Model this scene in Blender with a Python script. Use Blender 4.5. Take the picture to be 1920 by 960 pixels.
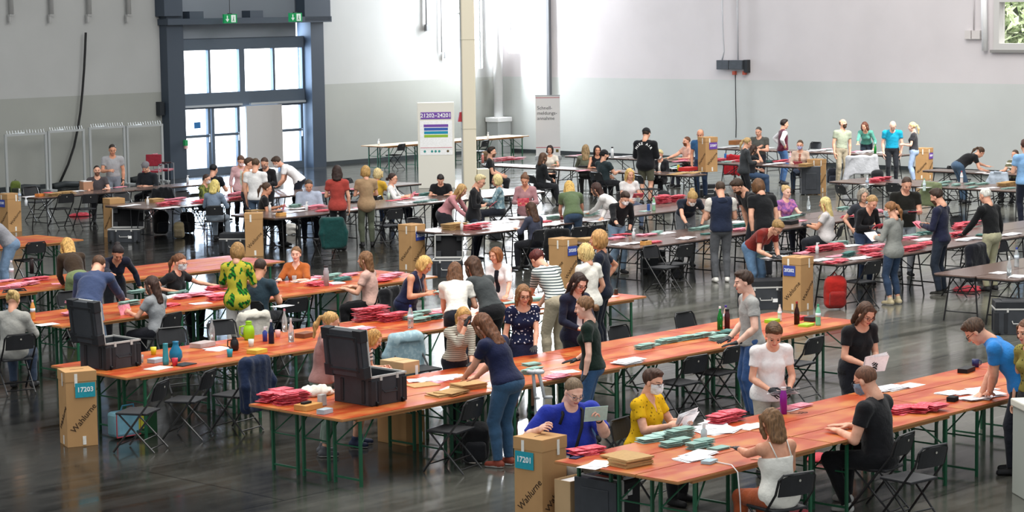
import bpy, math, random
import numpy as np
from mathutils import Vector, Matrix
for _o in list(bpy.data.objects): bpy.data.objects.remove(_o)
random.seed(7); rng = np.random.RandomState(7)
C = bpy.context.scene.collection
# ------------------------------------------------------------------ camera
FPX, CAMH, HORIZ, ROLL = 4270.0, 5.0, 12.0, 0.8
_p = math.atan((480-HORIZ)/FPX); _r = math.radians(ROLL)
_fw = np.array([0, math.cos(_p), -math.sin(_p)]); _rt = np.array([1., 0, 0]); _up = np.cross(_rt, _fw)
RT = _rt*math.cos(_r)-_up*math.sin(_r); UP = _up*math.cos(_r)+_rt*math.sin(_r); FW = _fw
cd = bpy.data.cameras.new('camera'); cam = bpy.data.objects.new('camera', cd); C.objects.link(cam)
cam.matrix_world = Matrix(((RT[0], UP[0], -FW[0], 0), (RT[1], UP[1], -FW[1], 0), (RT[2], UP[2], -FW[2], CAMH), (0, 0, 0, 1)))
cd.sensor_width = 36; cd.lens = 36*FPX/1920; cd.clip_end = 400
bpy.context.scene.camera = cam
# ------------------------------------------------------------------ light
vs = bpy.context.scene.view_settings
vs.view_transform = 'Standard'; vs.look = 'None'; vs.exposure = 0.0; vs.gamma = 1; vs.use_curve_mapping = False
W = bpy.data.worlds.new('sky'); bpy.context.scene.world = W; W.use_nodes = True
nt = W.node_tree; nt.nodes.clear(); N = nt.nodes.new; L = nt.links.new
out = N('ShaderNodeOutputWorld'); bg = N('ShaderNodeBackground'); tc = N('ShaderNodeTexCoord')
dp = N('ShaderNodeVectorMath'); dp.operation = 'DOT_PRODUCT'; dp.inputs[1].default_value = (0, 0.999, 0.04)
L(tc.outputs['Generated'], dp.inputs[0])
mr = N('ShaderNodeMapRange'); mr.interpolation_type = 'SMOOTHSTEP'
mr.inputs[1].default_value = 0.962; mr.inputs[2].default_value = 0.985; mr.inputs[3].default_value = 0.86; mr.inputs[4].default_value = 5.0
L(dp.outputs['Value'], mr.inputs[0]); L(mr.outputs[0], bg.inputs[1]); bg.inputs[0].default_value = (0.93, 0.97, 1.0, 1); L(bg.outputs[0], out.inputs[0])
def area(name, loc, direction, sx, sy, power, col=(1, 1, 1)):
    l = bpy.data.lights.new(name, 'AREA'); l.shape = 'RECTANGLE'; l.size = sx; l.size_y = sy; l.energy = power; l.color = col
    o = bpy.data.objects.new(name, l); C.objects.link(o); o.location = loc
    o.rotation_euler = Vector(direction).to_track_quat('-Z', 'Y').to_euler(); return o
# ------------------------------------------------------------------ hall frame: u recedes to the right, v recedes to the left
ANG = math.radians(46.5); CA, SA = math.cos(ANG), math.sin(ANG)
def hall(u, v, z=0): return (u*CA-v*SA, u*SA+v*CA, z)
def uv(x, y): return (x*CA+y*SA, -x*SA+y*CA)
def ray(px, py): return RT*(px-960)/FPX-UP*(py-480)/FPX+FW
def un(px, py, h=0.0):
    d = ray(px, py); t = (h-CAMH)/d[2]; return np.array([d[0]*t, d[1]*t, h])
def proj(P):
    v = np.array(P, float)-np.array([0, 0, CAMH]); return 960+FPX*(v@RT)/(v@FW), 480-FPX*(v@UP)/(v@FW)
VW, UW = 54.6, 57.05
def on_left(px, py, v=VW):   # pixel -> (u, z) on the left wall
    d = ray(px, py); du, dv = uv(d[0], d[1]); t = v/dv; return du*t, CAMH+d[2]*t
def on_right(px, py, u=UW):
    d = ray(px, py); du, dv = uv(d[0], d[1]); t = u/du; return dv*t, CAMH+d[2]*t
# assumed overhead lamps of the hall, out of view, and an added spot lamp
area('assumed_hall_lamp', hall(22, 20, 15), (0, .25, -1), 16, 16, 3800, (1, .96, .9))
sb = bpy.data.lights.new('added_spot_lamp', 'SPOT'); sb.energy = 26000; sb.spot_size = math.radians(17); sb.spot_blend = .6; sb.color = (1, .97, .92); sb.shadow_soft_size = .25  # added spot lamp, assumed sunlight brightening people at the far right
sbo = bpy.data.objects.new('added_spot_lamp', sb); C.objects.link(sbo); sbo.location = (15.5, 54.0, 16.5); sbo.rotation_euler = (Vector((9.6, 63.6, 1.0))-Vector(sbo.location)).to_track_quat('-Z', 'Y').to_euler()
area('assumed_hall_lamp', hall(44, 30, 15), (0, .2, -1), 16, 16, 3000, (1, .97, .93))
# ------------------------------------------------------------------ materials
MATS = {}
def lin(c):
    return tuple((x/12.92 if x <= .04045 else ((x+.055)/1.055)**2.4) for x in c)
def rgb(h):
    return lin(tuple(int(h[i:i+2], 16)/255 for i in (0, 2, 4)))
def mat(hexc, rough=.6, kind='plain', spec=.3, hex2=None, metal=0, scale=1.0, trans=0):
    key = (hexc, rough, kind, spec, hex2, metal, scale, trans)
    if key in MATS: return MATS[key]
    m = bpy.data.materials.new(kind+'_'+hexc); m.use_nodes = True; n = m.node_tree.nodes; l = m.node_tree.links
    b = n['Principled BSDF']; c = rgb(hexc)+(1,); b.inputs['Base Color'].default_value = c
    b.inputs['Roughness'].default_value = rough; b.inputs['Specular IOR Level'].default_value = spec; b.inputs['Metallic'].default_value = metal
    if trans: b.inputs['Transmission Weight'].default_value = trans; b.inputs['IOR'].default_value = 1.3
    m.diffuse_color = c
    t = n.new('ShaderNodeTexCoord'); O = t.outputs['Object']
    def noise(sc, det=3, vec=O, rough_=.55):
        x = n.new('ShaderNodeTexNoise'); x.inputs['Scale'].default_value = sc; x.inputs['Detail'].default_value = det; x.inputs['Roughness'].default_value = rough_; l.new(vec, x.inputs['Vector']); return x.outputs['Fac']
    def ramp(f, a, bcol, p0=.35, p1=.65, interp='LINEAR'):
        r = n.new('ShaderNodeValToRGB'); r.color_ramp.interpolation = interp; e = r.color_ramp.elements
        e[0].position = p0; e[1].position = p1; e[0].color = a; e[1].color = bcol; l.new(f, r.inputs[0]); return r.outputs[0]
    def bump(f, s, d=.01):
        x = n.new('ShaderNodeBump'); x.inputs['Strength'].default_value = s; x.inputs['Distance'].default_value = d; l.new(f, x.inputs['Height']); l.new(x.outputs[0], b.inputs['Normal'])
    def mapping(s, rot=(0, 0, 0)):
        x = n.new('ShaderNodeMapping'); x.inputs['Scale'].default_value = s; x.inputs['Rotation'].default_value = rot; l.new(O, x.inputs[0]); return x.outputs[0]
    def mixc(f, a, bcol):
        x = n.new('ShaderNodeMix'); x.data_type = 'RGBA'
        if isinstance(f, float): x.inputs[0].default_value = f
        else: l.new(f, x.inputs[0])
        for i, q in ((6, a), (7, bcol)):
            if isinstance(q, tuple): x.inputs[i].default_value = q
            else: l.new(q, x.inputs[i])
        return x.outputs[2]
    BC = b.inputs['Base Color']
    dk = tuple(x*.8 for x in c[:3])+(1,); lt = tuple(min(1, x*1.12) for x in c[:3])+(1,)
    c2 = (rgb(hex2)+(1,)) if hex2 else dk
    if kind == 'cloth':
        l.new(ramp(noise(9, 3), tuple(x*.9 for x in c[:3])+(1,), tuple(min(1, x*1.05) for x in c[:3])+(1,)), BC); bump(noise(14*scale, 4), .5, .03); b.inputs['Sheen Weight'].default_value = .15
    elif kind == 'skin':
        l.new(ramp(noise(12, 2), tuple(x*y for x, y in zip(c[:3], (.93, .86, .84)))+(1,), lt), BC); b.inputs['Subsurface Weight'].default_value = 0
    elif kind == 'hair':
        l.new(ramp(noise(70, 4, mapping((1, 1, .12))), tuple(x*.55 for x in c[:3])+(1,), tuple(min(1, x*1.35) for x in c[:3])+(1,)), BC); bump(noise(90, 3, mapping((1, 1, .1))), .6, .006)
    elif kind == 'stripe':
        w = n.new('ShaderNodeTexWave'); w.bands_direction = 'Z'; w.inputs['Scale'].default_value = 6.5*scale; w.inputs['Distortion'].default_value = .3; l.new(O, w.inputs[0])
        l.new(ramp(w.outputs['Fac'], c2, c, .2, .35), BC); bump(noise(14, 3), .4, .02)
    elif kind == 'dots':
        v = n.new('ShaderNodeTexVoronoi'); v.inputs['Scale'].default_value = 24*scale; l.new(O, v.inputs['Vector'])
        l.new(ramp(v.outputs['Distance'], c2, c, .2, .26), BC); bump(noise(14, 3), .4, .02)
    elif kind == 'leaf':
        v = noise(13*scale, 1.5, mapping((1, 1, .6), (.3, .5, .4))); w = n.new('ShaderNodeTexWave'); w.bands_direction = 'DIAGONAL'; w.inputs['Scale'].default_value = 9; w.inputs['Distortion'].default_value = 4; l.new(O, w.inputs[0])
        green = mixc(w.outputs['Fac'], rgb('17361f')+(1,), rgb('2f8a2c')+(1,))
        f = ramp(v, (0, 0, 0, 1), (1, 1, 1, 1), .5, .53); l.new(mixc(f, c, green), BC); bump(noise(14, 3), .4, .02)
    elif kind == 'camo':
        l.new(ramp(noise(14*scale, 2), c2, c, .46, .52), BC)
    elif kind == 'wood':   # painted or bare beer-table board: worn streaks along the board
        g = noise(4, 6, mapping((.5, 9, 1)), .7); k = noise(1.3, 4, mapping((1, 2.2, 1)))
        base = ramp(k, c, c2, .42, .62); l.new(mixc(ramp(g, (0, 0, 0, 1), (.55, .55, .55, 1), .5, .75), base, tuple(min(1, x*1.3) for x in c[:3])+(1,)), BC)
        l.new(ramp(k, (rough,)*3+(1,), (rough+.2,)*3+(1,)), b.inputs['Roughness']); bump(g, .05, .002)
    elif kind == 'walnut':
        g = noise(5, 6, mapping((.6, 10, 1)), .7); l.new(ramp(g, c, c2, .35, .7), BC)
    elif kind == 'card':
        g = noise(60, 2, mapping((1, 1, .05))); l.new(ramp(noise(2.5, 3), dk if False else c, lt), BC); bump(g, .08, .003)
    elif kind == 'plastic':
        l.new(ramp(noise(5, 3), tuple(x*.85 for x in c[:3])+(1,), lt), BC); bump(noise(160, 2), .12, .002)
    elif kind == 'label':
        l.new(mixc(ramp(noise(30, 2), (0, 0, 0, 1), (1, 1, 1, 1)), c, lt), BC)
    elif kind == 'tub':
        l.new(ramp(noise(20, 2), c2, c, .4, .6), BC)
    MATS[key] = m; return m
# ------------------------------------------------------------------ object helpers
def meta(o, label=None, cat=None, group=None, kind=None):
    if label: o['label'] = label
    if cat: o['category'] = cat
    if group: o['group'] = group
    if kind: o['kind'] = kind
    return o
def empty(name, loc=(0, 0, 0), rz=0.0, label=None, cat=None, group=None):
    o = bpy.data.objects.new(name, None); C.objects.link(o); o.empty_display_size = .1
    o.location = loc; o.rotation_euler = (0, 0, rz); return meta(o, label, cat, group)
def copy_tree(o, parent=None):
    c = o.copy(); C.objects.link(c); c.parent = parent
    for ch in o.children: copy_tree(ch, c)
    return c
def mesh_obj(name, verts, faces, m, parent=None, smooth=False, midx=None):
    me = bpy.data.meshes.new(name); me.from_pydata([tuple(v) for v in verts], [], faces)
    ms = m if isinstance(m, (list, tuple)) else [m]
    for x in ms: me.materials.append(x)
    if smooth: me.polygons.foreach_set('use_smooth', [True]*len(me.polygons))
    if midx is not None: me.polygons.foreach_set('material_index', midx)
    me.update(); o = bpy.data.objects.new(name, me); C.objects.link(o); o.parent = parent; return o
def np_obj(name, V, Q, m, parent=None, midx=None):
    me = bpy.data.meshes.new(name); nv, nq = len(V), len(Q)
    me.vertices.add(nv); me.vertices.foreach_set('co', np.asarray(V, np.float32).ravel())
    me.loops.add(nq*4); me.loops.foreach_set('vertex_index', np.asarray(Q, np.int32).ravel())
    me.polygons.add(nq); me.polygons.foreach_set('loop_start', np.arange(0, nq*4, 4, dtype=np.int32)); me.polygons.foreach_set('loop_total', np.full(nq, 4, np.int32))
    for x in (m if isinstance(m, (list, tuple)) else [m]): me.materials.append(x)
    me.polygons.foreach_set('use_smooth', np.ones(nq, bool))
    if midx is not None: me.polygons.foreach_set('material_index', np.asarray(midx, np.int32))
    me.update(calc_edges=True); o = bpy.data.objects.new(name, me); C.objects.link(o); o.parent = parent; return o
class MB:
    def __init__(s): s.v = []; s.f = []
    def add(s, vs, fs):
        b = len(s.v); s.v += [tuple(x) for x in vs]; s.f += [tuple(i+b for i in f) for f in fs]; return s
    def box(s, c, d, R=None):
        c = Vector(c); hx, hy, hz = d[0]/2, d[1]/2, d[2]/2
        vs = [Vector((x*hx, y*hy, z*hz)) for x in (-1, 1) for y in (-1, 1) for z in (-1, 1)]
        if R is not None: vs = [R @ v for v in vs]
        return s.add([v+c for v in vs], [(0, 1, 3, 2), (4, 6, 7, 5), (0, 4, 5, 1), (2, 3, 7, 6), (0, 2, 6, 4), (1, 5, 7, 3)])
    def tube(s, pts, r, n=8, r2=None):
        pts = [Vector(p) for p in pts]; k = len(pts); rings = []; prev = None
        for i, p in enumerate(pts):
            t = (pts[min(i+1, k-1)]-pts[max(i-1, 0)]).normalized()
            a = prev if prev is not None else (Vector((0, 0, 1)) if abs(t.z) < .9 else Vector((1, 0, 0)))
            x = (a-t*a.dot(t)); x = x.normalized() if x.length > 1e-6 else t.orthogonal().normalized(); y = t.cross(x); prev = x
            rr = r if r2 is None else r+(r2-r)*i/(k-1)
            rings.append([p+(x*math.cos(q)+y*math.sin(q))*rr for q in (2*math.pi*j/n for j in range(n))])
        vs = [v for g in rings for v in g]; fs = []
        for i in range(k-1):
            for j in range(n): fs.append((i*n+j, i*n+(j+1) % n, (i+1)*n+(j+1) % n, (i+1)*n+j))
        fs.append(tuple(range(n-1, -1, -1))); fs.append(tuple((k-1)*n+j for j in range(n)))
        return s.add(vs, fs)
    def lathe(s, prof, n=16, c=(0, 0, 0)):
        vs = []; fs = []; k = len(prof)
        for r, z in prof:
            for j in range(n):
                q = 2*math.pi*j/n; vs.append((c[0]+r*math.cos(q), c[1]+r*math.sin(q), c[2]+z))
        for i in range(k-1):
            for j in range(n): fs.append((i*n+j, i*n+(j+1) % n, (i+1)*n+(j+1) % n, (i+1)*n+j))
        fs.append(tuple(range(n-1, -1, -1))); fs.append(tuple((k-1)*n+j for j in range(n)))
        return s.add(vs, fs)
    def prism(s, poly, z0, z1):
        n = len(poly); return s.add([(x, y, z0) for x, y in poly]+[(x, y, z1) for x, y in poly], [tuple(range(n-1, -1, -1)), tuple(range(n, 2*n))]+[(i, (i+1) % n, n+(i+1) % n, n+i) for i in range(n)])
    def build(s, name, m, parent=None, smooth=False, bev=0):
        o = mesh_obj(name, s.v, s.f, m, parent, smooth)
        if bev:
            b = o.modifiers.new('bevel', 'BEVEL'); b.width = bev; b.segments = 2; b.limit_method = 'ANGLE'
        return o
def RX(a): return Matrix.Rotation(math.radians(a), 3, 'X')
def RY(a): return Matrix.Rotation(math.radians(a), 3, 'Y')
def RZ(a): return Matrix.Rotation(math.radians(a), 3, 'Z')
TXT = {}
def text(s, size, m, parent, loc, rot, name='lettering', align='CENTER', depth=.001, bold=0.0):
    key = (s, size, align, depth, bold, m.name)
    if key not in TXT:
        cu = bpy.data.curves.new('lettering', 'FONT'); cu.body = s; cu.size = size; cu.align_x = align; cu.align_y = 'CENTER'; cu.extrude = depth; cu.offset = bold; cu.resolution_u = 2
        t = bpy.data.objects.new('t', cu); C.objects.link(t); dg = bpy.context.evaluated_depsgraph_get(); me = bpy.data.meshes.new_from_object(t.evaluated_get(dg))
        bpy.data.objects.remove(t); me.materials.clear(); me.materials.append(m); me.name = 'lettering'; TXT[key] = me
    o = bpy.data.objects.new(name, TXT[key]); C.objects.link(o); o.parent = parent; o.location = loc; o.rotation_euler = rot; return o
ORD = ['first', 'second', 'third', 'fourth', 'fifth', 'sixth', 'seventh', 'eighth']
# ------------------------------------------------------------------ floor and walls
def wall_mat(up, lo, zline):
    m = bpy.data.materials.new('painted_wall'); m.use_nodes = True; n = m.node_tree.nodes; l = m.node_tree.links; b = n['Principled BSDF']; b.inputs['Roughness'].default_value = .7; b.inputs['Specular IOR Level'].default_value = .2
    t = n.new('ShaderNodeTexCoord'); sx = n.new('ShaderNodeSeparateXYZ'); l.new(t.outputs['Object'], sx.inputs[0])
    g = n.new('ShaderNodeMath'); g.operation = 'GREATER_THAN'; g.inputs[1].default_value = zline; l.new(sx.outputs[2], g.inputs[0])
    x = n.new('ShaderNodeMix'); x.data_type = 'RGBA'; l.new(g.outputs[0], x.inputs[0]); x.inputs[6].default_value = rgb(lo)+(1,); x.inputs[7].default_value = rgb(up)+(1,)
    nz = n.new('ShaderNodeTexNoise'); nz.inputs['Scale'].default_value = .5; nz.inputs['Detail'].default_value = 5; l.new(t.outputs['Object'], nz.inputs['Vector'])
    r = n.new('ShaderNodeMapRange'); r.inputs[1].default_value = .3; r.inputs[2].default_value = .7; r.inputs[3].default_value = .94; r.inputs[4].default_value = 1.04; l.new(nz.outputs[0], r.inputs[0])
    y = n.new('ShaderNodeMix'); y.data_type = 'RGBA'; y.blend_type = 'MULTIPLY'; y.inputs[0].default_value = 1; l.new(x.outputs[2], y.inputs[6]); l.new(r.outputs[0], y.inputs[7]); l.new(y.outputs[2], b.inputs['Base Color'])
    return m
def floor_mat():
    m = bpy.data.materials.new('dark_to_pale_floor'); m.use_nodes = True; n = m.node_tree.nodes; l = m.node_tree.links; b = n['Principled BSDF']
    t = n.new('ShaderNodeTexCoord'); mp = n.new('ShaderNodeMapping'); mp.inputs['Rotation'].default_value = (0, 0, -ANG); l.new(t.outputs['Object'], mp.inputs[0])
    def nz(s, d, v, r=.6):
        x = n.new('ShaderNodeTexNoise'); x.inputs['Scale'].default_value = s; x.inputs['Detail'].default_value = d; x.inputs['Roughness'].default_value = r; l.new(v, x.inputs['Vector']); return x.outputs[0]
    def mp2(sc):
        x = n.new('ShaderNodeMapping'); x.inputs['Scale'].default_value = sc; l.new(mp.outputs[0], x.inputs[0]); return x.outputs[0]
    a = nz(.22, 6, mp.outputs[0]); s = nz(1.2, 6, mp2((.25, 3, 1)), .7)
    # floor turns from dark to paler grey towards larger x, along an irregular border
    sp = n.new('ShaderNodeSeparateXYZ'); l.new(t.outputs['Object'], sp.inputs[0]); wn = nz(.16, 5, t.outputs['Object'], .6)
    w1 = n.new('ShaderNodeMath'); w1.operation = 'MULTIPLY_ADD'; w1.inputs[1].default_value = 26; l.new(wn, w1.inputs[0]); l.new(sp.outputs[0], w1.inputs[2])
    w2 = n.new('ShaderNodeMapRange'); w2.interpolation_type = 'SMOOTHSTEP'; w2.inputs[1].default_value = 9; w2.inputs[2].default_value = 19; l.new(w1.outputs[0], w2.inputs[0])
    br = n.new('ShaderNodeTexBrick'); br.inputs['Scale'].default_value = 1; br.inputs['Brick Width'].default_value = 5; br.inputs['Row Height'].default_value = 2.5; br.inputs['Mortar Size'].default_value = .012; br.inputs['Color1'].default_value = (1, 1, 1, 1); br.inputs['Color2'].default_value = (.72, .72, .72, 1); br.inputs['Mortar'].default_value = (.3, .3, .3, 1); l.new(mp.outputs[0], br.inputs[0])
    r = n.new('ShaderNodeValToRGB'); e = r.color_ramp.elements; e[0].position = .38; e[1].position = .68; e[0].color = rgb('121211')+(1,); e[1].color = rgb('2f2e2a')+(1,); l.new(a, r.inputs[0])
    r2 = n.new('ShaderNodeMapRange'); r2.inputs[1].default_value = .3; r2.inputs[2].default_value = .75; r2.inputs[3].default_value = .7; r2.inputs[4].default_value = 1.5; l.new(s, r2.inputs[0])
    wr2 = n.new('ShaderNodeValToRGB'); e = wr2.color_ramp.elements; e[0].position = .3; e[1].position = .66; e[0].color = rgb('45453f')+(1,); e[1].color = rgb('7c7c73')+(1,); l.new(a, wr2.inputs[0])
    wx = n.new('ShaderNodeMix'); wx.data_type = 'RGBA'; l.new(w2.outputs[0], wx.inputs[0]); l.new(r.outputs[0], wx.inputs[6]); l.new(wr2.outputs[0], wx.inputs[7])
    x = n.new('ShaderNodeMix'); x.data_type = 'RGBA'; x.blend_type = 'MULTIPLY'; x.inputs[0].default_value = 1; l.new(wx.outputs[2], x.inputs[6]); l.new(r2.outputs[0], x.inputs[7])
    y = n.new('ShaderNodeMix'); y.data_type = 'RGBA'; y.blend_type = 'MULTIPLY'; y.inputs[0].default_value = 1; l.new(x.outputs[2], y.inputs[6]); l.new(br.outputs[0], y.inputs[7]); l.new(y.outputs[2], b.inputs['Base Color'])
    q = n.new('ShaderNodeMapRange'); q.inputs[1].default_value = .3; q.inputs[2].default_value = .7; q.inputs[3].default_value = .07; q.inputs[4].default_value = .24; l.new(s, q.inputs[0]); l.new(q.outputs[0], b.inputs['Roughness'])
    b.inputs['Specular IOR Level'].default_value = .95
    bp = n.new('ShaderNodeBump'); bp.inputs['Strength'].default_value = .05; bp.inputs['Distance'].default_value = .02; l.new(nz(.8, 3, mp.outputs[0]), bp.inputs['Height']); l.new(bp.outputs[0], b.inputs['Normal'])
    return m
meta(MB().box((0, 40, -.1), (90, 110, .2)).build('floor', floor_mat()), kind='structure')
def hbox(mb, u0, u1, v0, v1, z0, z1):   # box given in hall coordinates
    mb.box(hall((u0+u1)/2, (v0+v1)/2, (z0+z1)/2), (abs(u1-u0), abs(v1-v0), abs(z1-z0)), Matrix.Rotation(ANG, 3, 'Z')); return mb
def holed(mb, axis, base, thick, a0, a1, z0, z1, holes):
    """wall slab along one hall axis with rectangular holes (a0,a1,z0,z1)"""
    xs = sorted({a0, a1} | {h[i] for h in holes for i in (0, 1)}); zs = sorted({z0, z1} | {h[i] for h in holes for i in (2, 3)})
    for i in range(len(xs)-1):
        run = None
        for j in range(len(zs)-1):
            ca, cz = (xs[i]+xs[i+1])/2, (zs[j]+zs[j+1])/2
            solid = not any(h[0] < ca < h[1] and h[2] < cz < h[3] for h in holes)
            if solid:
                if run is None: run = zs[j]
            if (not solid or j == len(zs)-2) and run is not None:
                top = zs[j+1] if solid else zs[j]
                if axis == 'u': hbox(mb, xs[i], xs[i+1], base, base+thick, run, top)
                else: hbox(mb, base, base+thick, xs[i], xs[i+1], run, top)
                run = None
    return mb
HT, HP = 20.0, 6.6   # painted up to HP; unseen wall above coloured dark to dim the floor's reflections
UPPER_DARK = mat('2e3033', .8)
# left wall: u from -30 to UW at v = VW ; right wall: v from -40 to VW at u = UW
duo, duoz = on_left(306, 250)[0], on_left(590, 250)[0]          # door opening
uA = on_left(829, 60)[0]; uB = on_left(868, 60)[0]; uC = on_left(880, 60)[0]; uD = on_left(904, 60)[0]
DZ = on_left(450, 70)[1]; DTOP = on_left(450, -60)[1]
WZL = on_left(845, 150)[1]
lh = [(duo, duoz, 0, on_left(450, 43)[1]), (uA, uB, 2.75, on_left(840, 24)[1]), (uA, uB, on_left(840, 16)[1], 11), (uC, uD, 2.9, 11)]
meta(holed(MB(), 'u', VW, .35, -35, UW+.35, HP, HT, [(h[0], h[1], max(h[2], HP), h[3]) for h in lh[1:] if h[3] > HP]).build('unseen_dark_wall_left', UPPER_DARK), kind='structure')
wl = holed(MB(), 'u', VW, .35, -35, UW+.35, 0, HP, [(h[0], h[1], h[2], min(h[3], HP+1)) for h in lh]).build('wall_left', wall_mat('b0b1af', '9c9e98', 2.6)); meta(wl, kind='structure')
vA = on_right(953, 60)[0]; vB = on_right(1012, 60)[0]; ZW = on_right(985, 100)[1]
vC = on_right(1866, 60)[0]; vD = on_right(1990, 60)[0]; ZR = on_right(1880, 92)[1]; ZRT = on_right(1890, 0)[1]
rh = [(vB, vA, ZW, 11), (vD, vC, ZR, ZRT+.05), ]
meta(holed(MB(), 'v', UW, .35, -40, VW, HP, HT, [(h[0], h[1], max(h[2], HP), h[3]) for h in rh[:1]]).build('unseen_dark_wall_right', UPPER_DARK), kind='structure')
wr = holed(MB(), 'v', UW, .35, -40, VW, 0, HP, [(h[0], h[1], h[2], min(h[3], HP+1)) for h in rh]).build('wall_right', wall_mat('d3cdce', 'c6c9c6', 2.6)); meta(wr, kind='structure')  # right wall's paint set lighter, putting the window light into its colour
b_ = MB(); hbox(b_, -35, duo, VW-.02, VW, 0, .12); hbox(b_, duoz, UW, VW-.02, VW, 0, .12); meta(b_.build('baseboard_left', mat('33383a', .5)), kind='structure')
b_ = MB(); hbox(b_, UW-.02, UW, -40, VW-.02, 0, .12); meta(b_.build('baseboard_right', mat('33383a', .5)), kind='structure')
# ---- glazed gate in the left wall
STEEL = mat('3a4450', .5, spec=.4); STEEL2 = mat('56616d', .5); GREY = mat('9a9a98', .7)
glass = bpy.data.materials.new('window_glass'); glass.use_nodes = True
_n = glass.node_tree.nodes; _n.clear(); _t = _n.new('ShaderNodeBsdfTransparent'); _g = _n.new('ShaderNodeBsdfGlossy'); _g.inputs['Roughness'].default_value = .05
_m = _n.new('ShaderNodeMixShader'); _m.inputs[0].default_value = .08; _o = _n.new('ShaderNodeOutputMaterial'); _k = glass.node_tree.links
_k.new(_t.outputs[0], _m.inputs[1]); _k.new(_g.outputs[0], _m.inputs[2]); _k.new(_m.outputs[0], _o.inputs[0])
def LU(x, y=200): return on_left(x, y)[0]
def LZ(y, x=460): return on_left(x, y)[1]
gate = MB(); v0, v1 = VW-.1, VW+.2
def gb(x0, x1, y0, y1, va=v0, vb=v1, mb=None, xr=None):
    m_ = mb or gate; xr = xr or (x0+x1)/2; hbox(m_, LU(x0), LU(x1), va, vb, min(LZ(y0, xr), LZ(y1, xr)), max(LZ(y0, xr), LZ(y1, xr))); return m_
ZF = on_left(450, 330)[1]
hbox(gate, LU(303), LU(334), VW-.35, VW+.3, 0, LZ(-60))                   # left steel post
hbox(gate, LU(572), LU(596), VW-.35, VW+.3, 0, LZ(0))                    # right post
hbox(gate, LU(556), LU(604), VW-.5, VW+.2, LZ(42), LZ(-80))
hbox(gate, LU(296), LU(330), VW-.45, VW+.3, LZ(28), LZ(-80))
hbox(gate, LU(300), LU(606), VW-.5, VW, LZ(44), LZ(33)); hbox(gate, LU(343), LU(369), VW-.45, VW, LZ(33), LZ(20)); hbox(gate, LU(456), LU(480), VW-.45, VW, LZ(33), LZ(20))
meta(gate.build('door_1', STEEL), kind='structure')
pan = MB(); hbox(pan, LU(328), LU(556), VW-.05, VW+.1, LZ(70), LZ(44)); hbox(pan, LU(328), LU(556), VW-.05, VW+.1, LZ(33), LZ(-60)); meta(pan.build('trim_1', mat('7b828a', .6)), kind='structure')
fr = MB(); UZ = (LZ(92), LZ(170)); um = [LU(x, 130) for x in (335, 391, 395, 449, 458, 512, 516, 567)]
zt, zb = LZ(92), LZ(171)
hbox(fr, LU(328), LU(574), VW, VW+.14, LZ(92), LZ(70)); hbox(fr, LU(328), LU(574), VW, VW+.14, LZ(200), zb)
for a, b2 in ((328, 335), (391, 395), (449, 459), (512, 516), (567, 574)): hbox(fr, LU(a, 130), LU(b2, 130), VW+.002, VW+.13, zb, zt)
w_ = fr.build('window_1', STEEL2); meta(w_, kind='structure')
p_ = MB(); hbox(p_, LU(335), LU(567), VW+.07, VW+.09, zb, zt); o = p_.build('window_pane', glass, w_)
def leaf(x0, x1, y0, ymid, name, lab):
    f = MB(); zt2 = LZ(y0, (x0+x1)/2)
    a, b2 = LU(x0), LU(x1); zm = LZ(ymid, (x0+x1)/2)
    hbox(f, a-.07, a+.03, VW+.0, VW+.12, 0, zt2+.1); hbox(f, b2-.03, b2+.07, VW+.0, VW+.12, 0, zt2+.1)
    hbox(f, a+.03, b2-.03, VW+.002, VW+.118, 0, .22); hbox(f, a+.03, b2-.03, VW+.002, VW+.118, zm-.04, zm+.04); hbox(f, a+.03, b2-.03, VW+.002, VW+.118, zt2, zt2+.1)
    o = f.build(name, STEEL2); meta(o, kind='structure'); g = MB(); hbox(g, a, b2, VW+.05, VW+.07, .2, zt2); g.build('door_pane', glass, o)
    h = MB(); hbox(h, b2-.02, b2+.02, VW-.05, VW+.0, 1.0, 1.25); h.build('door_handle', mat('b8bcc0', .3, metal=.8), o); return o
leaf(345, 391, 205, 256, 'door_2', ''); leaf(400, 446, 203, 252, 'door_3', ''); leaf(526, 565, 197, 244, 'door_4', '')
pl = MB(); hbox(pl, LU(457), LU(524), VW-.12, VW-.06, .08, LZ(197, 490)); meta(pl.build('door_5', mat('b9b7b4', .7)), kind='structure')
cl = MB(); hbox(cl, LU(343), LU(452), VW-.08, VW, LZ(200, 400), LZ(196, 400)); hbox(cl, LU(467), LU(570), VW-.1, VW, LZ(194, 520), LZ(190, 520)); meta(cl.build('trim_2', mat('b0b6ba', .4, metal=.3)), kind='structure')
# notice on glass
nb = MB(); hbox(nb, LU(362), LU(374), VW-.03, VW-.02, LZ(241, 368), LZ(229, 368)); meta(nb.build('notice', mat('2e6da4', .5, 'label')), 'small blue notice stuck to the left glass door', 'notice')
# corner windows
for i, (a, b2, z0, z1) in enumerate(lh[1:]):
    f = MB(); z1 = min(z1, 10.9); hbox(f, a, a+.05, VW+.1, VW+.2, z0, z1); hbox(f, b2-.05, b2, VW+.1, VW+.2, z0, z1); hbox(f, a+.05, b2-.05, VW+.1, VW+.2, z0, z0+.06); hbox(f, a+.05, b2-.05, VW+.1, VW+.2, z1-.06, z1)
    w_ = f.build('window_%d' % (i+2), mat('d8dcdf', .5)); meta(w_, kind='structure'); g = MB(); hbox(g, a+.05, b2-.05, VW+.14, VW+.15, z0+.06, z1-.06); g.build('window_pane', glass, w_)
f = MB(); ub = UW+.2
for zz in (ZW, ZW+1.0, ZW+2.6): hbox(f, ub-.08, ub, vB, vA, zz, zz+.05)
hbox(f, ub-.08, ub, vB, vB+.05, ZW+.05, 11); hbox(f, ub-.08, ub, vA-.05, vA, ZW+.05, 11)
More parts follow.
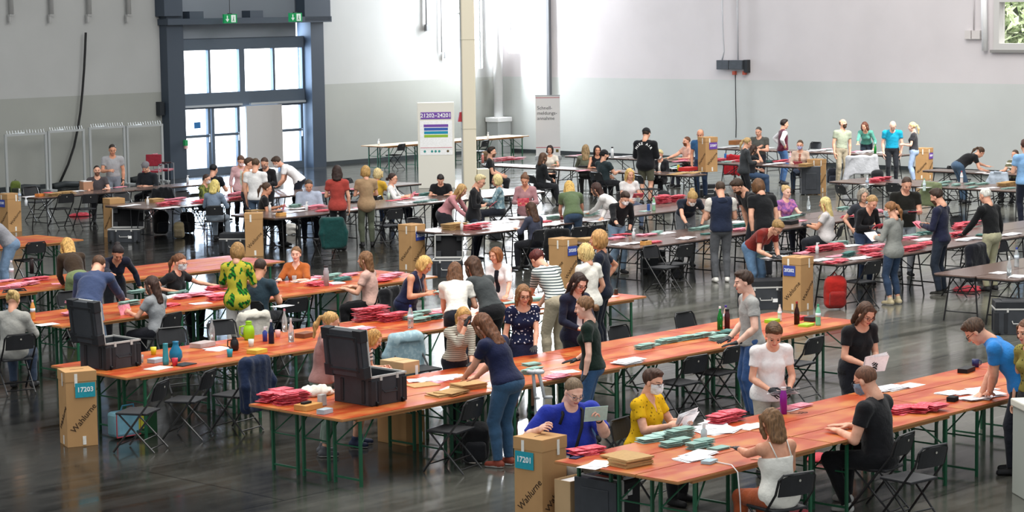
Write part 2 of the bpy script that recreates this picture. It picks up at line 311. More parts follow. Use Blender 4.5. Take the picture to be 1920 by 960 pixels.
w_ = f.build('window_5', mat('d8dcdf', .5)); meta(w_, kind='structure'); g = MB(); hbox(g, ub-.04, ub-.03, vB+.05, vA-.05, ZW+.05, 10.9); g.build('window_pane', glass, w_)
f = MB(); fw = .16
hbox(f, UW-.06, UW+.25, vC-fw, vC+.02, ZR-.02, ZRT+.1); hbox(f, UW-.06, UW+.25, vD, vC-fw, ZR-.02, ZR+fw); hbox(f, UW-.06, UW+.25, vD, vC-fw, ZRT-.06, ZRT+.1); hbox(f, UW+.1, UW+.2, vD, vC-1.2, (ZR+ZRT)/2, (ZR+ZRT)/2+.05)
w_ = f.build('window_6', mat('c9c7c4', .5)); meta(w_, kind='structure'); g = MB(); hbox(g, UW+.12, UW+.13, vD, vC-fw, ZR+fw, ZRT-.06); g.build('window_pane', glass, w_)
f = MB(); hbox(f, UW-.12, UW, vD, vC+.1, ZR-.1, ZR-.02); meta(f.build('trim_3', mat('8d8b88', .5)), kind='structure')
# dark strip beside the corner
f = MB(); va = on_right(1029, 100)[0]; vb = on_right(1034, 100)[0]; hbox(f, UW-.12, UW, vb, va, 1.2, 14); meta(f.build('trim_4', mat('6e7074', .6)), kind='structure')
# daylight at the openings, and an added lamp over the tree
um_ = (uC+uD)/2; area('window_daylight', hall(um_, VW+.6, 6.5), Vector(hall(.25, -1, -.15)), 1.6, 7, 5000, (.9, .95, 1))
area('window_daylight', hall(UW+.6, (vA+vB)/2, 7), Vector(hall(-1, .2, -.2)), 1.6, 7, 5000, (.9, .95, 1))
area('tree_fill_lamp', hall(UW+5, (vC+vD)/2, 12), (0, 0, -1), 6, 6, 3500, (1, .98, .92))  # added lamp above the tree, brightens its foliage
area('window_daylight', hall((duo+duoz)/2, VW+.8, 2.6), Vector(hall(0, -1, -.25)), 5, 4.5, 1500, (.55, .74, 1))
# ------------------------------------------------------------------ tables
TZ = .765
ORANGE = mat('b2461f', .31, 'wood', .38, 'c07c3a'); BARE = mat('cdb79a', .5, 'wood', .3, 'bda27f'); WALN = mat('65514a', .25, 'walnut', .6, '7d6860')
GREEN_ST = mat('1f5a3e', .4, spec=.5); BLK = mat('1c1c1e', .4, spec=.5); EDGE = mat('a9774a', .6)
def beer_table(Lm, topm, name='beer_table'):
    t = empty(name); MB().box((0, 0, TZ-.003), (Lm-.016, .484, .006)).build('tabletop', topm, t); MB().box((0, 0, TZ-.0175), (Lm-.008, .492, .022)).build('table_edge', EDGE, t, bev=.004)
    MB().box((0, .2, TZ-.045), (Lm-.5, .03, .034)).box((0, -.2, TZ-.045), (Lm-.5, .03, .034)).build('rail', EDGE, t)
    for s in (-1, 1):
        x = s*(Lm/2-.3); m = MB()
        for y in (-.2, .2): m.box((x, y, (TZ-.03)/2), (.035, .022, TZ-.03))
        m.box((x, 0, .07), (.02, .4, .02)).box((x, 0, TZ-.05), (.03, .4, .03)); m.build('leg_frame', GREEN_ST, t)
        b = MB()
        for y in (-.19, .19): b.tube([(x, y, .42), (x-s*.36, y*.3, TZ-.05)], .009, 6)
        b.tube([(x, -.19, .42), (x, .19, .42)], .009, 6); b.build('brace', GREEN_ST, t)
    return t
def folding_table(Lm, Wm=.75):
    t = empty('folding_table'); r = .06; o = MB().prism([(Lm/2-.005, Wm/2-r), (Lm/2-r, Wm/2-.005), (-Lm/2+r, Wm/2-.005), (-Lm/2+.005, Wm/2-r), (-Lm/2+.005, -Wm/2+r), (-Lm/2+r, -Wm/2+.005), (Lm/2-r, -Wm/2+.005), (Lm/2-.005, -Wm/2+r)], TZ-.02, TZ).build('tabletop', WALN, t)
    MB().prism([(Lm/2-.01, Wm/2-r), (Lm/2-r, Wm/2-.01), (-Lm/2+r, Wm/2-.01), (-Lm/2+.01, Wm/2-r), (-Lm/2+.01, -Wm/2+r), (-Lm/2+r, -Wm/2+.01), (Lm/2-r, -Wm/2+.01), (Lm/2-.01, -Wm/2+r)], TZ-.045, TZ-.021).build('apron', BLK, t)
    for s in (-1, 1):
        m = MB(); x = s*(Lm/2-.28)
        for y in (-1, 1): m.tube([(x-s*.02, y*.22, TZ-.04), (x+s*.03, y*.31, 0)], .013, 6)
        m.tube([(x+s*.025, -.29, .16), (x+s*.025, .29, .16)], .011, 6); m.tube([(x+s*.005, -.25, .45), (x+s*.005, .25, .45)], .009, 6); m.build('leg_frame', BLK, t)
        MB().tube([(x, .1, .45), (x-s*.42, .06, TZ-.05)], .009, 6).tube([(x, -.1, .45), (x-s*.42, -.06, TZ-.05)], .009, 6).build('brace', BLK, t)
    return t
TCACHE = {}
SPAN = []
def row(d, a, b, n, strips, kind, where):
    A = uv(*un(a[0], a[1], TZ)[:2]); B = uv(*un(b[0], b[1], TZ)[:2]) if isinstance(b, tuple) else ((A[0]+b, A[1]) if d == 'u' else (A[0], A[1]-b)); w = .5 if kind != 'dark' else .76
    i0 = 0 if d == 'u' else 1; lo, hi = sorted((A[i0], B[i0])); base = (A[1-i0]+B[1-i0])/2; Lm = round((hi-lo)/n, 2)
    key = (kind, Lm)
    if key not in TCACHE: TCACHE[key] = [folding_table(Lm) if kind == 'dark' else beer_table(Lm, ORANGE if kind == 'beer' else BARE), False]
    SPAN.append((d, lo, lo+Lm*n, base, base+w*strips))
    what = {'beer': 'orange beer table', 'bare': 'bare wooden beer table', 'dark': 'brown folding table'}[kind]
    for k in range(n):
        for j in range(strips):
            c0 = lo+Lm*(k+.5); c1 = base+w*(j+.5); p = hall(c0, c1) if d == 'u' else hall(c1, c0)
            pr_ = TCACHE[key]
            if pr_[1]: o = copy_tree(pr_[0])
            else: o = pr_[0]; pr_[1] = True
            o.location = p; o.rotation_euler = (0, 0, ANG+(0 if d == 'u' else math.pi/2))
            kk = k if d == 'u' else n-1-k
            st = '' if strips == 1 else (['front', 'back'] if strips == 2 else ['front', 'middle', 'back'])[j]+' strip, '
            meta(o, '%s, %s%s from left, %s' % (what, st, ORD[kk], where), 'table', 'tables '+where)
row('u', (1271, 904), 9.44, 4, 3, 'beer', 'in the row at the front right')
row('u', (657, 790), (1605, 600), 4, 3, 'beer', 'in the long middle row')
row('u', (250, 711), (1199, 554), 4, 3, 'beer', 'in the 17203 row')
row('u', (113, 612), (823, 518), 3, 3, 'beer', 'in the row behind 17203')
row('u', (-150, 572), (532, 489), 3, 3, 'beer', 'in the row before the tall box')
row('u', (-120, 481), (139, 447), 1, 3, 'beer', 'at the far left')
row('u', (70, 371), (430, 342), 2, 1, 'dark', 'in the row below the wall frames')
row('u', (267, 391), (800, 344), 4, 2, 'dark', 'in the row of the masked sorters')
row('u', (510, 409), (1033, 359), 4, 2, 'dark', 'in the row before the poster panel')
row('u', (880, 441), (1406, 378), 4, 2, 'dark', 'in the row right of box 20204')
row('u', (1199, 466), (1665, 402), 4, 2, 'dark', 'in the hooded vest man\'s row')
row('u', (1577, 496), (2060, 420), 3, 2, 'dark', 'in the row at box 20202')
row('u', (1885, 524), (2110, 494), 1, 2, 'dark', 'at the right edge')
row('v', (1547, 341), (1925, 359), 3, 2, 'dark', 'in the jersey man\'s row')
row('v', (1722, 320), (1990, 331), 2, 1, 'dark', 'by the right wall')
row('v', (1330, 279), (1690, 291), 3, 1, 'dark', 'in the last row')
row('v', (1058, 292), (1300, 304), 2, 1, 'dark', 'near the roll-up banner')
row('v', (1330, 306), (1500, 313), 1, 1, 'dark', 'behind box 23207')
row('v', (894, 310), (1300, 329), 3, 1, 'dark', 'in the row under box 23207')
row('u', (725, 275), (985, 254), 3, 2, 'bare', 'along the left wall')
def pen(x, y, r=.12):
    u, v = uv(x, y); best = 0
    for d, lo, hi, b0, b1 in SPAN:
        a, b = (u, v) if d == 'u' else (v, u)
        if lo-r < a < hi+r and b0-r < b < b1+r: best = max(best, min(a-lo+r, hi+r-a, b-b0+r, b1+r-b))
    return best
# ------------------------------------------------------------------ chairs
SEATM = mat('26272a', .55, 'plastic', .4); TUBE = mat('151517', .3, spec=.6); DOT = mat('b5b2a8', .5)
def make_chair():
    t = empty('folding_chair')
    pan = MB().box((0, .02, .452), (.40, .39, .028)); pan.build('seat', SEATM, t, bev=.01)
    b = MB(); n = 8
    for i in range(n):
        a0, a1 = [(-.19+.38*q/n) for q in (i, i+1)]
        f = lambda x: -.245-.03*(1-(x/.19)**2)
        top = lambda x: .80-.028*(abs(x)/.19)**3
        b.add([(a0, f(a0), .60), (a1, f(a1), .60), (a1, f(a1)-.045, top(a1)), (a0, f(a0)-.045, top(a0)), (a0, f(a0)+.012, .60), (a1, f(a1)+.012, .60), (a1, f(a1)-.033, top(a1)), (a0, f(a0)-.033, top(a0))], [(0, 3, 2, 1), (4, 5, 6, 7), (3, 7, 6, 2), (0, 1, 5, 4), (0, 4, 7, 3), (1, 2, 6, 5)])
    b.build('backrest', SEATM, t); q_ = MB().lathe([(.012, 0), (.012, .004)], 10).build('badge', DOT, t); q_.location = (0, -.316, .745); q_.rotation_euler = (math.radians(100), 0, 0)
    fr = MB().tube([(-.22, .24, .012), (-.215, -.235, .62), (-.205, -.275, .76), (-.17, -.295, .805), (.17, -.295, .805), (.205, -.275, .76), (.215, -.235, .62), (.22, .24, .012)], .0125, 6); fr.build('front_frame', TUBE, t)
    for s in (-1, 1): MB().tube([(s*.19, -.25, .012), (s*.19, .17, .44)], .011, 6).build('rear_leg', TUBE, t)
    MB().tube([(-.19, -.21, .055), (.19, -.21, .055)], .008, 6).tube([(-.19, -.12, .15), (.19, -.12, .15)], .008, 6).tube([(-.21, .18, .09), (.21, .18, .09)], .008, 6).build('stretcher', TUBE, t)
    return t
CH0 = [make_chair(), False]
def chair(p, h, label, group='black folding chairs'):
    o = CH0[0] if not CH0[1] else copy_tree(CH0[0]); CH0[1] = True
    o.location = (p[0], p[1], 0); o.rotation_euler = (0, 0, -math.radians(h)); meta(o, label, 'chair', group); return o
def chair_px(x, y, h, label):
    p = un(x, y, .46); f = np.array([math.sin(math.radians(h)), math.cos(math.radians(h)), 0]); q = p.copy()
    for k in range(26):
        b = q-f*.31
        if pen(b[0], b[1], .05) < .01: break
        q = q-f*.05
    else: q = p
    return chair(q, h, label)
# ------------------------------------------------------------------ ballot boxes
CARD = mat('b78f62', .8, 'card', .15); CARD2 = mat('c3a47c', .8, 'card', .15); TAPE = mat('e9e6dd', .4, 'label'); INK = mat('3b2b1f', .8); WHITE = mat('f4f4f2', .6, 'label')
def ballot_box(px, py, z, yaw, num, col, side, label, base=0.0, tapes=2, txt=True):
    """px,py = nearest upright edge at height z above the ground"""
    S, H = .37, .88; a = math.radians(yaw); P = un(px, py, z); c = P[:2]+np.array([S/2*(math.cos(a)-math.sin(a)), S/2*(math.sin(a)+math.cos(a))])
    t = empty('ballot_box', (c[0], c[1], base), a, label, 'ballot box', 'cardboard ballot boxes'); h = S/2
    MB().box((0, 0, (H-.02)/2), (S-.012, S-.012, H-.02)).build('carton', CARD, t, bev=.003)
    lid = MB().box((0, 0, H-.06), (S, S, .12)).build('lid', CARD, t, bev=.003); MB().box((0, 0, H+.0005), (.16, .012, .002)).build('slot', mat('2a1c12', .9), lid)
    # faces: right one looks to -y, left one to -x
    for nm, rot, pos in (('r', (math.radians(90), 0, 0), lambda x, zz, e=.0: (x, -h-.0015-e, zz)), ('l', (math.radians(90), 0, math.radians(-90)), lambda x, zz, e=.0: (-h-.0015-e, -x, zz))):
        if txt: text('Wahlurne', .10, INK, t, pos(.02, .33, -.005), (rot[0], math.radians(-43) if nm == 'r' else math.radians(-43), rot[2]) if False else (Matrix.Rotation(rot[2], 3, 'Z') @ Matrix.Rotation(rot[0], 3, 'X') @ Matrix.Rotation(math.radians(48), 3, 'Z')).to_euler(), 'lettering')
        if nm == side and num:
            pl = MB(); q = pos(.045 if nm == 'r' else -.04, H-.22, .003); R = Matrix.Rotation(rot[2], 3, 'Z')
            pl.box(q, (.235, .004, .17), R).build('number_card', mat(col, .5, 'label'), t); q2 = pos(.045 if nm == 'r' else -.04, H-.215, .0065)
            text(num, .078, WHITE, t, q2, (math.radians(90), 0, rot[2]), 'number', bold=.0016)
        R = Matrix.Rotation(rot[2], 3, 'Z')
        if tapes:
            tp = MB().box(pos(-.06 if nm == side else .05, H-.1, .001), (.035, .003, .15), R).box(pos(.02, .07, -.004), (.04, .003, .1), R); tp.build('tape', TAPE, t)
    return t
ballot_box(126.5, 840, 0, 25, '17203', '2596a6', 'r', 'cardboard ballot box with teal number card standing before the open flight case')
ballot_box(1016, 826, .88, 48, '17201', '2596a6', 'l', 'cardboard ballot box with teal number card beside the man in royal blue')
ballot_box(1501.5, 585, 0, 48, '20202', '3d4fa0', 'l', 'cardboard ballot box with blue number card left of the red backpack')
ballot_box(771, 422.5, .88, 46, '20204', '3d4fa0', 'r', 'cardboard ballot box with blue number card on its right face beside the open case')
ballot_box(1056, 449, .88, 45, '20205', '3d4fa0', 'r', 'cardboard ballot box with half hidden blue card behind the curly blonde woman')
ballot_box(1323, 323, TZ, 28, '23207', '6c4a9e', 'r', 'cardboard ballot box with purple card 23207 standing on a table', base=TZ)
ballot_box(16, 436, 0, 45, '15101', '3d4fa0', 'l', 'cardboard ballot box with blue card at the left edge')
ballot_box(208, 447, 0, 35, None, '', 'r', 'cardboard ballot box without card beside the open flight case', tapes=0)
ballot_box(460, 481, 0, 4, None, '', 'r', 'tall cardboard ballot box without card beside the closed flight case')
ballot_box(1534, 362, 0, 46, None, '', 'r', 'cardboard ballot box without card right of the upright black trunk')
ballot_box(1738, 337, 0, 52, '30201', '6c4a9e', 'r', 'cardboard ballot box with purple card by the right wall')
# ------------------------------------------------------------------ flight cases
PLAS = mat('3a3d42', .45, 'plastic', .4); PLAS2 = mat('24262a', .5, 'plastic', .4); ALU = mat('c6c5c1', .4, spec=.5); LIN = mat('1e1e20', .9)
def case(c, base, yaw, label, lx=.6, ly=.48, h=.31, lid='side', lh=.1, notes=0, name='flight_case'):
    """lid: 'side' stands open on the -x edge, 'back' stands open on the +y edge, 'shut'"""
    t = empty(name, (c[0], c[1], base), math.radians(yaw), label, 'case', 'black flight cases'); w = .012
    b = MB().box((0, 0, .012), (lx-.02, ly-.02, .022))
    for x, y, sx, sy in ((lx/2-w/2, 0, w, ly), (-lx/2+w/2, 0, w, ly), (0, ly/2-w/2, lx-2*w, w), (0, -ly/2+w/2, lx-2*w, w)): b.box((x, y, h/2), (sx, sy, h))
    o = b.build('case_body', PLAS, t, bev=.008)
    rb = MB()
    for x in (-.28, .28): rb.box((x*lx, -ly/2-.006, h*.47), (.05, .012, h*.8))
    for y in (-.28, .28): rb.box((-lx/2-.006, y*ly, h*.47), (.012, .05, h*.8)).box((lx/2+.006, y*ly, h*.47), (.012, .05, h*.8))
    for x in (-1, 1): rb.box((x*(lx/2-.02), -ly/2+.02, h*.46), (.06, .06, h*.86))
    rb.build('rib', PLAS2, t, bev=.006)
    r = MB()
    for x, y, sx, sy in ((lx/2, 0, .018, ly+.018), (-lx/2, 0, .018, ly+.018), (0, ly/2, lx, .018), (0, -ly/2, lx, .018)): r.box((x, y, h+.006), (sx, sy, .022))
    r.build('rim', ALU, t)
    MB().tube([(.1, -ly/2-.01, h*.55), (.09, -ly/2-.035, h*.45), (-.09, -ly/2-.035, h*.45), (-.1, -ly/2-.01, h*.55)], .008, 6).build('handle', ALU if lid != 'side' else PLAS2, t)
    for x in (-.2, .2): MB().box((x*lx*1.2, -ly/2-.008, h-.01), (.03, .014, .06)).build('latch', ALU, t)
    for x in (-1, 1):
        q_ = MB().lathe([(.025, -.012), (.025, .012)], 12).build('wheel', mat('111111', .6), t); q_.location = (x*(lx/2-.06), -ly/2-.012, .026); q_.rotation_euler = (0, math.radians(90), 0)
    if notes: MB().box((lx*.5+.014, -.02, h*.7), (.003, .3, .07)).build('sticky_notes', mat('e9ecb0', .7), t) if lid == 'side' and notes == 2 else MB().box((lx*.22, -ly/2-.008, h*.42), (.12, .004, .06)).build('paper_label', WHITE, t)
    if lid == 'shut':
        MB().box((0, 0, h+.017+lh/2), (lx, ly, lh)).box((0, 0, h+.02+lh), (lx*.7, ly*.7, .012)).build('case_lid', PLAS2, t, bev=.012)
    else:
        pass
        if lid == 'side': R = RY(-96); org = Vector((-lx/2-.012, 0, h+.02)); dims = (ly, lx)
        else: R = RX(98) ; org = Vector((0, ly/2+.012, h+.02))
        # lid slab modelled lying shut, then swung open about the hinge edge
        m = MB(); vs = []
        def put(mb, cc, dd):
            if lid == 'side':
                c0 = Vector((cc[0]+lx/2, cc[1], cc[2])); mb.box(org+R @ c0, dd, R)
            else:
                c0 = Vector((cc[0], cc[1]-ly/2, cc[2])); Rb = RX(-98); mb.box(org+Rb @ c0, dd, Rb)
        put(m, (0, 0, lh-.008), (lx, ly, .016))
        for x, y, sx, sy in ((lx/2-w/2, 0, w, ly), (-lx/2+w/2, 0, w, ly), (0, ly/2-w/2, lx, w), (0, -ly/2+w/2, lx, w)): put(m, (x, y, lh/2), (sx, sy, lh))
        m.build('case_lid', PLAS, t, bev=.01)
        m = MB()
        for sx in (-1, 1): put(m, (sx*lx*.36, 0, lh+.004), (.03, ly*.8, .012))
        for sy in (-1, 1): put(m, (0, sy*ly*.38, lh+.004), (lx*.76, .03, .012))
        for sx in (-1, 1):
            for sy in (-1, 1): put(m, (sx*(lx/2-.05), sy*(ly/2-.05), lh*.55), (.13, .13, lh*1.0))
        m.build('lid_rib', PLAS2, t, bev=.006)
        m = MB(); put(m, (0, ly/2, .004), (lx+.02, .02, .02)); put(m, (0, -ly/2, .004), (lx+.02, .02, .02)); put(m, (lx/2, 0, .004), (.02, ly, .02)); put(m, (-lx/2, 0, .004), (.02, ly, .02)); m.build('lid_rim', ALU, t)
        m = MB(); put(m, (0, 0, lh-.022), (lx-.05, ly-.05, .008)); m.build('lining', LIN, t)
    return t
def case_px(x, y, z, yaw, label, base=None, **k):
    """x,y: nearest bottom corner at height z"""
    lx, ly = k.get('lx', .6), k.get('ly', .48); P = un(x, y, z); a = math.radians(yaw); c = P[:2]+np.array([lx/2*math.cos(a)-ly/2*math.sin(a), lx/2*math.sin(a)+ly/2*math.cos(a)])
    return case(c, z if base is None else base, yaw, label, **k)
case_px(200, 695, TZ, 46.5, 'open dark flight case on the table beside box 17203', lx=.5, ly=.52)
case_px(698, 763, TZ, 46.5, 'open dark flight case with yellow notes on the middle front table', lx=.5, ly=.6, notes=2)
case_px(812, 520, 0, -4, 'open dark flight case on the floor beside box 20204', lx=.52, ly=.42, lid='back', notes=1)
case_px(203, 455, 0, -4, 'open dark flight case on the floor beside the left ballot boxes', lx=.7, ly=.42, h=.28, lid='back', notes=1)
case_px(412, 476, 0, -5, 'closed dark flight case left of the tall ballot box', lx=.6, ly=.4, h=.3, lid='shut')
case_px(1392, 582, 0, 5, 'closed dark flight case left of box 20202', lx=.78, ly=.45, h=.36, lid='shut', notes=1)
case_px(1866, 628, 0, -5, 'closed dark flight case under the table at the right edge', lx=.7, ly=.45, h=.38, lid='shut')
case_px(1313, 370, 0, 5, 'closed dark flight case with pale rim below box 23207', lx=.5, ly=.3, h=.2, lid='shut')
case_px(1206, 516, 0, 5, 'closed black case under the table near the blonde woman in navy', lx=.42, ly=.35, h=.32, lid='shut')
def trunk(x, y, z, yaw, lx, ly, h, label):
    P = un(x, y, z); a = math.radians(yaw); c = P[:2]+np.array([lx/2*math.cos(a)-ly/2*math.sin(a), lx/2*math.sin(a)+ly/2*math.cos(a)])
    t = empty('upright_flight_case', (c[0], c[1], 0), a, label, 'case')
    MB().box((0, ly*.12, h/2+.02), (lx, ly*.75, h)).build('case_body', PLAS2, t, bev=.025)
    MB().box((0, -ly*.37, h/2+.02), (lx, ly*.22, h)).box((0, -ly*.49, h*.5), (lx*.6, .02, h*.6)).build('case_lid', PLAS, t, bev=.02)
    m = MB()
    for q in ((-lx/2, 0), (lx/2, 0)): m.box((q[0], -ly*.26, h/2+.02), (.012, .02, h))
    m.box((0, -ly*.26, h+.022), (lx+.01, .02, .012)); m.build('rim', ALU, t)
    for zz in (.3, .75): MB().box((lx/2+.006, -ly*.26, h*zz), (.014, .07, .05)).build('latch', ALU, t)
    MB().box((0, 0, h+.035), (.2, .04, .02)).build('handle', mat('c9563f', .6), t); MB().box((lx/2+.004, ly*.2, h*.8), (.004, .05, .05)).build('paper_label', WHITE, t)
    for x in (-1, 1):
        q_ = MB().lathe([(.03, -.012), (.03, .012)], 12).build('wheel', mat('111111', .6), t); q_.location = (x*(lx/2-.05), ly*.4, .031); q_.rotation_euler = (0, math.radians(90), 0)
    return t
def trunk2():
    P = un(1155, 906, .58); yaw = 46.5
    a = math.radians(yaw); lx, ly = .36, .52; h = .56
    c = P[:2]+np.array([lx/2*math.cos(a)-ly/2*math.sin(a), lx/2*math.sin(a)+ly/2*math.cos(a)])
    t = empty('upright_flight_case', (c[0], c[1], 0), a, 'upright closed flight case at the front beside box 17201', 'case')
    MB().box((.05, 0, h/2+.02), (lx-.1, ly, h)).build('case_body', PLAS2, t, bev=.03)
    MB().box((-lx/2+.04, 0, h/2+.02), (.09, ly, h)).box((-lx/2-.008, 0, h/2+.02), (.016, ly*.66, h*.7)).build('case_lid', PLAS, t, bev=.02)
    MB().box((-lx/2+.09, -ly/2-.004, h/2+.02), (.025, .012, h)).box((-lx/2+.09, 0, h+.023), (.025, ly, .012)).build('rim', ALU, t)
    for zz in (.25, .6): MB().box((-lx/2+.1, -ly/2-.014, h*zz+.1), (.08, .016, .045)).build('latch', ALU, t)
    MB().box((.06, 0, h+.03), (.05, .22, .018)).build('handle', PLAS2, t); MB().box((-.04, .02, h+.0215), (.09, .2, .003)).build('red_label', mat('cf6a55', .6, 'label'), t); MB().box((.11, .0, h+.0215), (.07, .22, .003)).build('paper_label', WHITE, t)
    MB().box((.02, -ly/2-.002, h*.83), (.06, .003, .06)).build('sticker', WHITE, t)
trunk2()
trunk(1503, 366, 0, 2, .5, .35, .72, 'tall upright black trunk below the stack of brown folders')
# grey bin cut by the frame
P = un(1921, 760, .98)
t = empty('ballot_bin', (P[0]+.26, P[1]+.22, 0), math.radians(8), 'large pale grey bin with lid at the right edge', 'bin'); MB().box((0, 0, .45), (.5, .5, .9)).build('bin_body', mat('aeb3ab', .6), t, bev=.01); MB().box((0, 0, .94), (.54, .54, .08)).build('lid', mat('dddccf', .6), t, bev=.015)
# plain cartons
def carton(x, y, z, yaw, lx, ly, h, label, m=None, open_=False, cat='box', name='cardboard_box'):
    P = un(x, y, z); a = math.radians(yaw); c = P[:2]+np.array([lx/2*math.cos(a)-ly/2*math.sin(a), lx/2*math.sin(a)+ly/2*math.cos(a)]); t = empty(name, (c[0], c[1], z), a, label, cat); m = m or CARD
    if open_:
        b = MB().box((0, 0, .004), (lx, ly, .008))
        for q in ((lx/2, 0, .006, ly), (-lx/2, 0, .006, ly), (0, ly/2, lx, .006), (0, -ly/2, lx, .006)): b.box((q[0], q[1], h/2), (q[2], q[3], h))
        b.build('carton', m, t); MB().box((.0, 0, h*.86), (lx*.9, ly*.9, .1)).build('contents', WHITE, t)
    else:
        MB().box((0, 0, h/2), (lx, ly, h)).build('carton', m, t, bev=.004); MB().box((0, 0, h+.002), (lx*.95, .05, .003)).build('tape', TAPE if not z else CARD2, t); MB().box((lx*.3, -ly/2-.002, h*.2), (.045, .003, .12)).build('label', WHITE, t)
    return t
carton(762, 837, 0, 46.5, .3, .48, .38, 'plain cardboard box under the middle front table')
carton(757, 703, TZ, 46.5, .26, .4, .14, 'flat cardboard box with slot on the table behind the open flight case', CARD2)
carton(1070, 1000, 0, 46.5, .3, .2, .5, 'open cardboard box between box 17201 and the flight case', CARD2, True)
carton(157, 357, TZ, 30, .3, .28, .2, 'brown paper box filled with papers on the far left table', mat('b4866b', .8, 'card'), True)
# ------------------------------------------------------------------ people: distance fields meshed with surface nets
f32 = np.float32
def V3(*a): return np.array(a, float)
def grid(lo, hi, h):
    ax = [np.arange(lo[i], hi[i]+h, h, dtype=f32) for i in range(3)]; X, Y, Z = np.meshgrid(*ax, indexing='ij'); return X, Y, Z
def snet(F, lo, h):
    S = F < 0; nx, ny, nz = F.shape
    c = np.zeros((nx-1, ny-1, nz-1), np.int8)
    for i in (0, 1):
        for j in (0, 1):
            for k in (0, 1): c += S[i:nx-1+i, j:ny-1+j, k:nz-1+k]
    I = np.argwhere((c > 0) & (c < 8))
    if len(I) == 0: return np.zeros((0, 3)), np.zeros((0, 4), int)
    acc = np.zeros((len(I), 3)); cnt = np.zeros(len(I)); cor = [(i, j, k) for i in (0, 1) for j in (0, 1) for k in (0, 1)]
    val = {q: F[I[:, 0]+q[0], I[:, 1]+q[1], I[:, 2]+q[2]] for q in cor}
    for a in cor:
        for d in range(3):
            if a[d] == 0:
                b = list(a); b[d] = 1; b = tuple(b); va, vb = val[a], val[b]; m = (va < 0) != (vb < 0)
                t = np.where(m, va/np.where(m, va-vb, 1), 0); p = np.array(a, float)[None, :]+np.zeros((len(I), 3)); p[:, d] += t
                acc[m] += p[m]; cnt[m] += 1
    Vt = (I+acc/cnt[:, None])*h+np.array(lo)[None, :]
    idx = -np.ones(c.shape, np.int64); idx[I[:, 0], I[:, 1], I[:, 2]] = np.arange(len(I)); Q = []
    for d in range(3):
        sl0 = [slice(None)]*3; sl1 = [slice(None)]*3; sl0[d] = slice(0, -1); sl1[d] = slice(1, None)
        A, B = S[tuple(sl0)], S[tuple(sl1)]; e = np.argwhere(A != B); o1, o2 = [(1, 2), (2, 0), (0, 1)][d]
        e = e[(e[:, o1] > 0) & (e[:, o2] > 0) & (e[:, o1] < F.shape[o1]-1) & (e[:, o2] < F.shape[o2]-1)]
        inn = S[e[:, 0], e[:, 1], e[:, 2]]
        def at(da, db):
            q = e.copy(); q[:, o1] -= da; q[:, o2] -= db; return idx[q[:, 0], q[:, 1], q[:, 2]]
        q = np.stack([at(1, 1), at(0, 1), at(0, 0), at(1, 0)], 1); q[~inn] = q[~inn][:, ::-1]; Q.append(q)
    Q = np.concatenate(Q); return Vt, Q[(Q >= 0).all(1)]
class Fld:
    def __init__(s, lo, hi, h): s.lo, s.h = lo, h; s.P = grid(lo, hi, h)
    def cap(s, a, b, ra, rb=None, flat=None):
        rb = ra if rb is None else rb; X, Y, Z = s.P; a = np.asarray(a, f32); b = np.asarray(b, f32); d = b-a; L2 = float(d@d)+1e-9
        px, py, pz = X-a[0], Y-a[1], Z-a[2]; t = np.clip((px*d[0]+py*d[1]+pz*d[2])/f32(L2), 0, 1)
        return np.sqrt((px-t*d[0])**2+(py-t*d[1])**2+(pz-t*d[2])**2)-(f32(ra)+t*f32(rb-ra))
    def ell(s, c, r, R=None):
        X, Y, Z = s.P; q = [X-f32(c[0]), Y-f32(c[1]), Z-f32(c[2])]
        if R is not None: q = [q[0]*f32(R[0][i])+q[1]*f32(R[1][i])+q[2]*f32(R[2][i]) for i in range(3)]
        k0 = np.sqrt((q[0]/f32(r[0]))**2+(q[1]/f32(r[1]))**2+(q[2]/f32(r[2]))**2)+1e-6
        k1 = np.sqrt((q[0]/f32(r[0]**2))**2+(q[1]/f32(r[1]**2))**2+(q[2]/f32(r[2]**2))**2)+1e-6; return k0*(k0-1)/k1
    def plane(s, p, n): X, Y, Z = s.P; return (X-f32(p[0]))*f32(n[0])+(Y-f32(p[1]))*f32(n[1])+(Z-f32(p[2]))*f32(n[2])   # >0 beyond p along n
    def box(s, c, r, rad=.01, R=None):
        X, Y, Z = s.P; q = [X-f32(c[0]), Y-f32(c[1]), Z-f32(c[2])]
        if R is not None: q = [q[0]*f32(R[0][i])+q[1]*f32(R[1][i])+q[2]*f32(R[2][i]) for i in range(3)]
        q = [np.abs(q[i])-f32(r[i]-rad) for i in range(3)]; return np.sqrt(sum(np.maximum(v, 0)**2 for v in q))+np.minimum(np.maximum(np.maximum(q[0], q[1]), q[2]), 0)-f32(rad)
    def net(s, F): return snet(F, s.lo, s.h)
def smin(a, b, k): h = np.clip(.5+.5*(b-a)/k, 0, 1); return b+(a-b)*h-k*h*(1-h)
def smax(a, b, k): return -smin(-a, -b, k)
def wob(P, amp, sc, seed):
    r = np.random.RandomState(seed); o = 0
    for i in range(4):
        d = r.randn(3); d = d/np.linalg.norm(d)*sc*(1+i*.5); o = o+np.sin(P[0]*f32(d[0])+P[1]*f32(d[1])+P[2]*f32(d[2])+f32(r.rand()*6))/(1+i*.4)
    return o*f32(amp*.45)
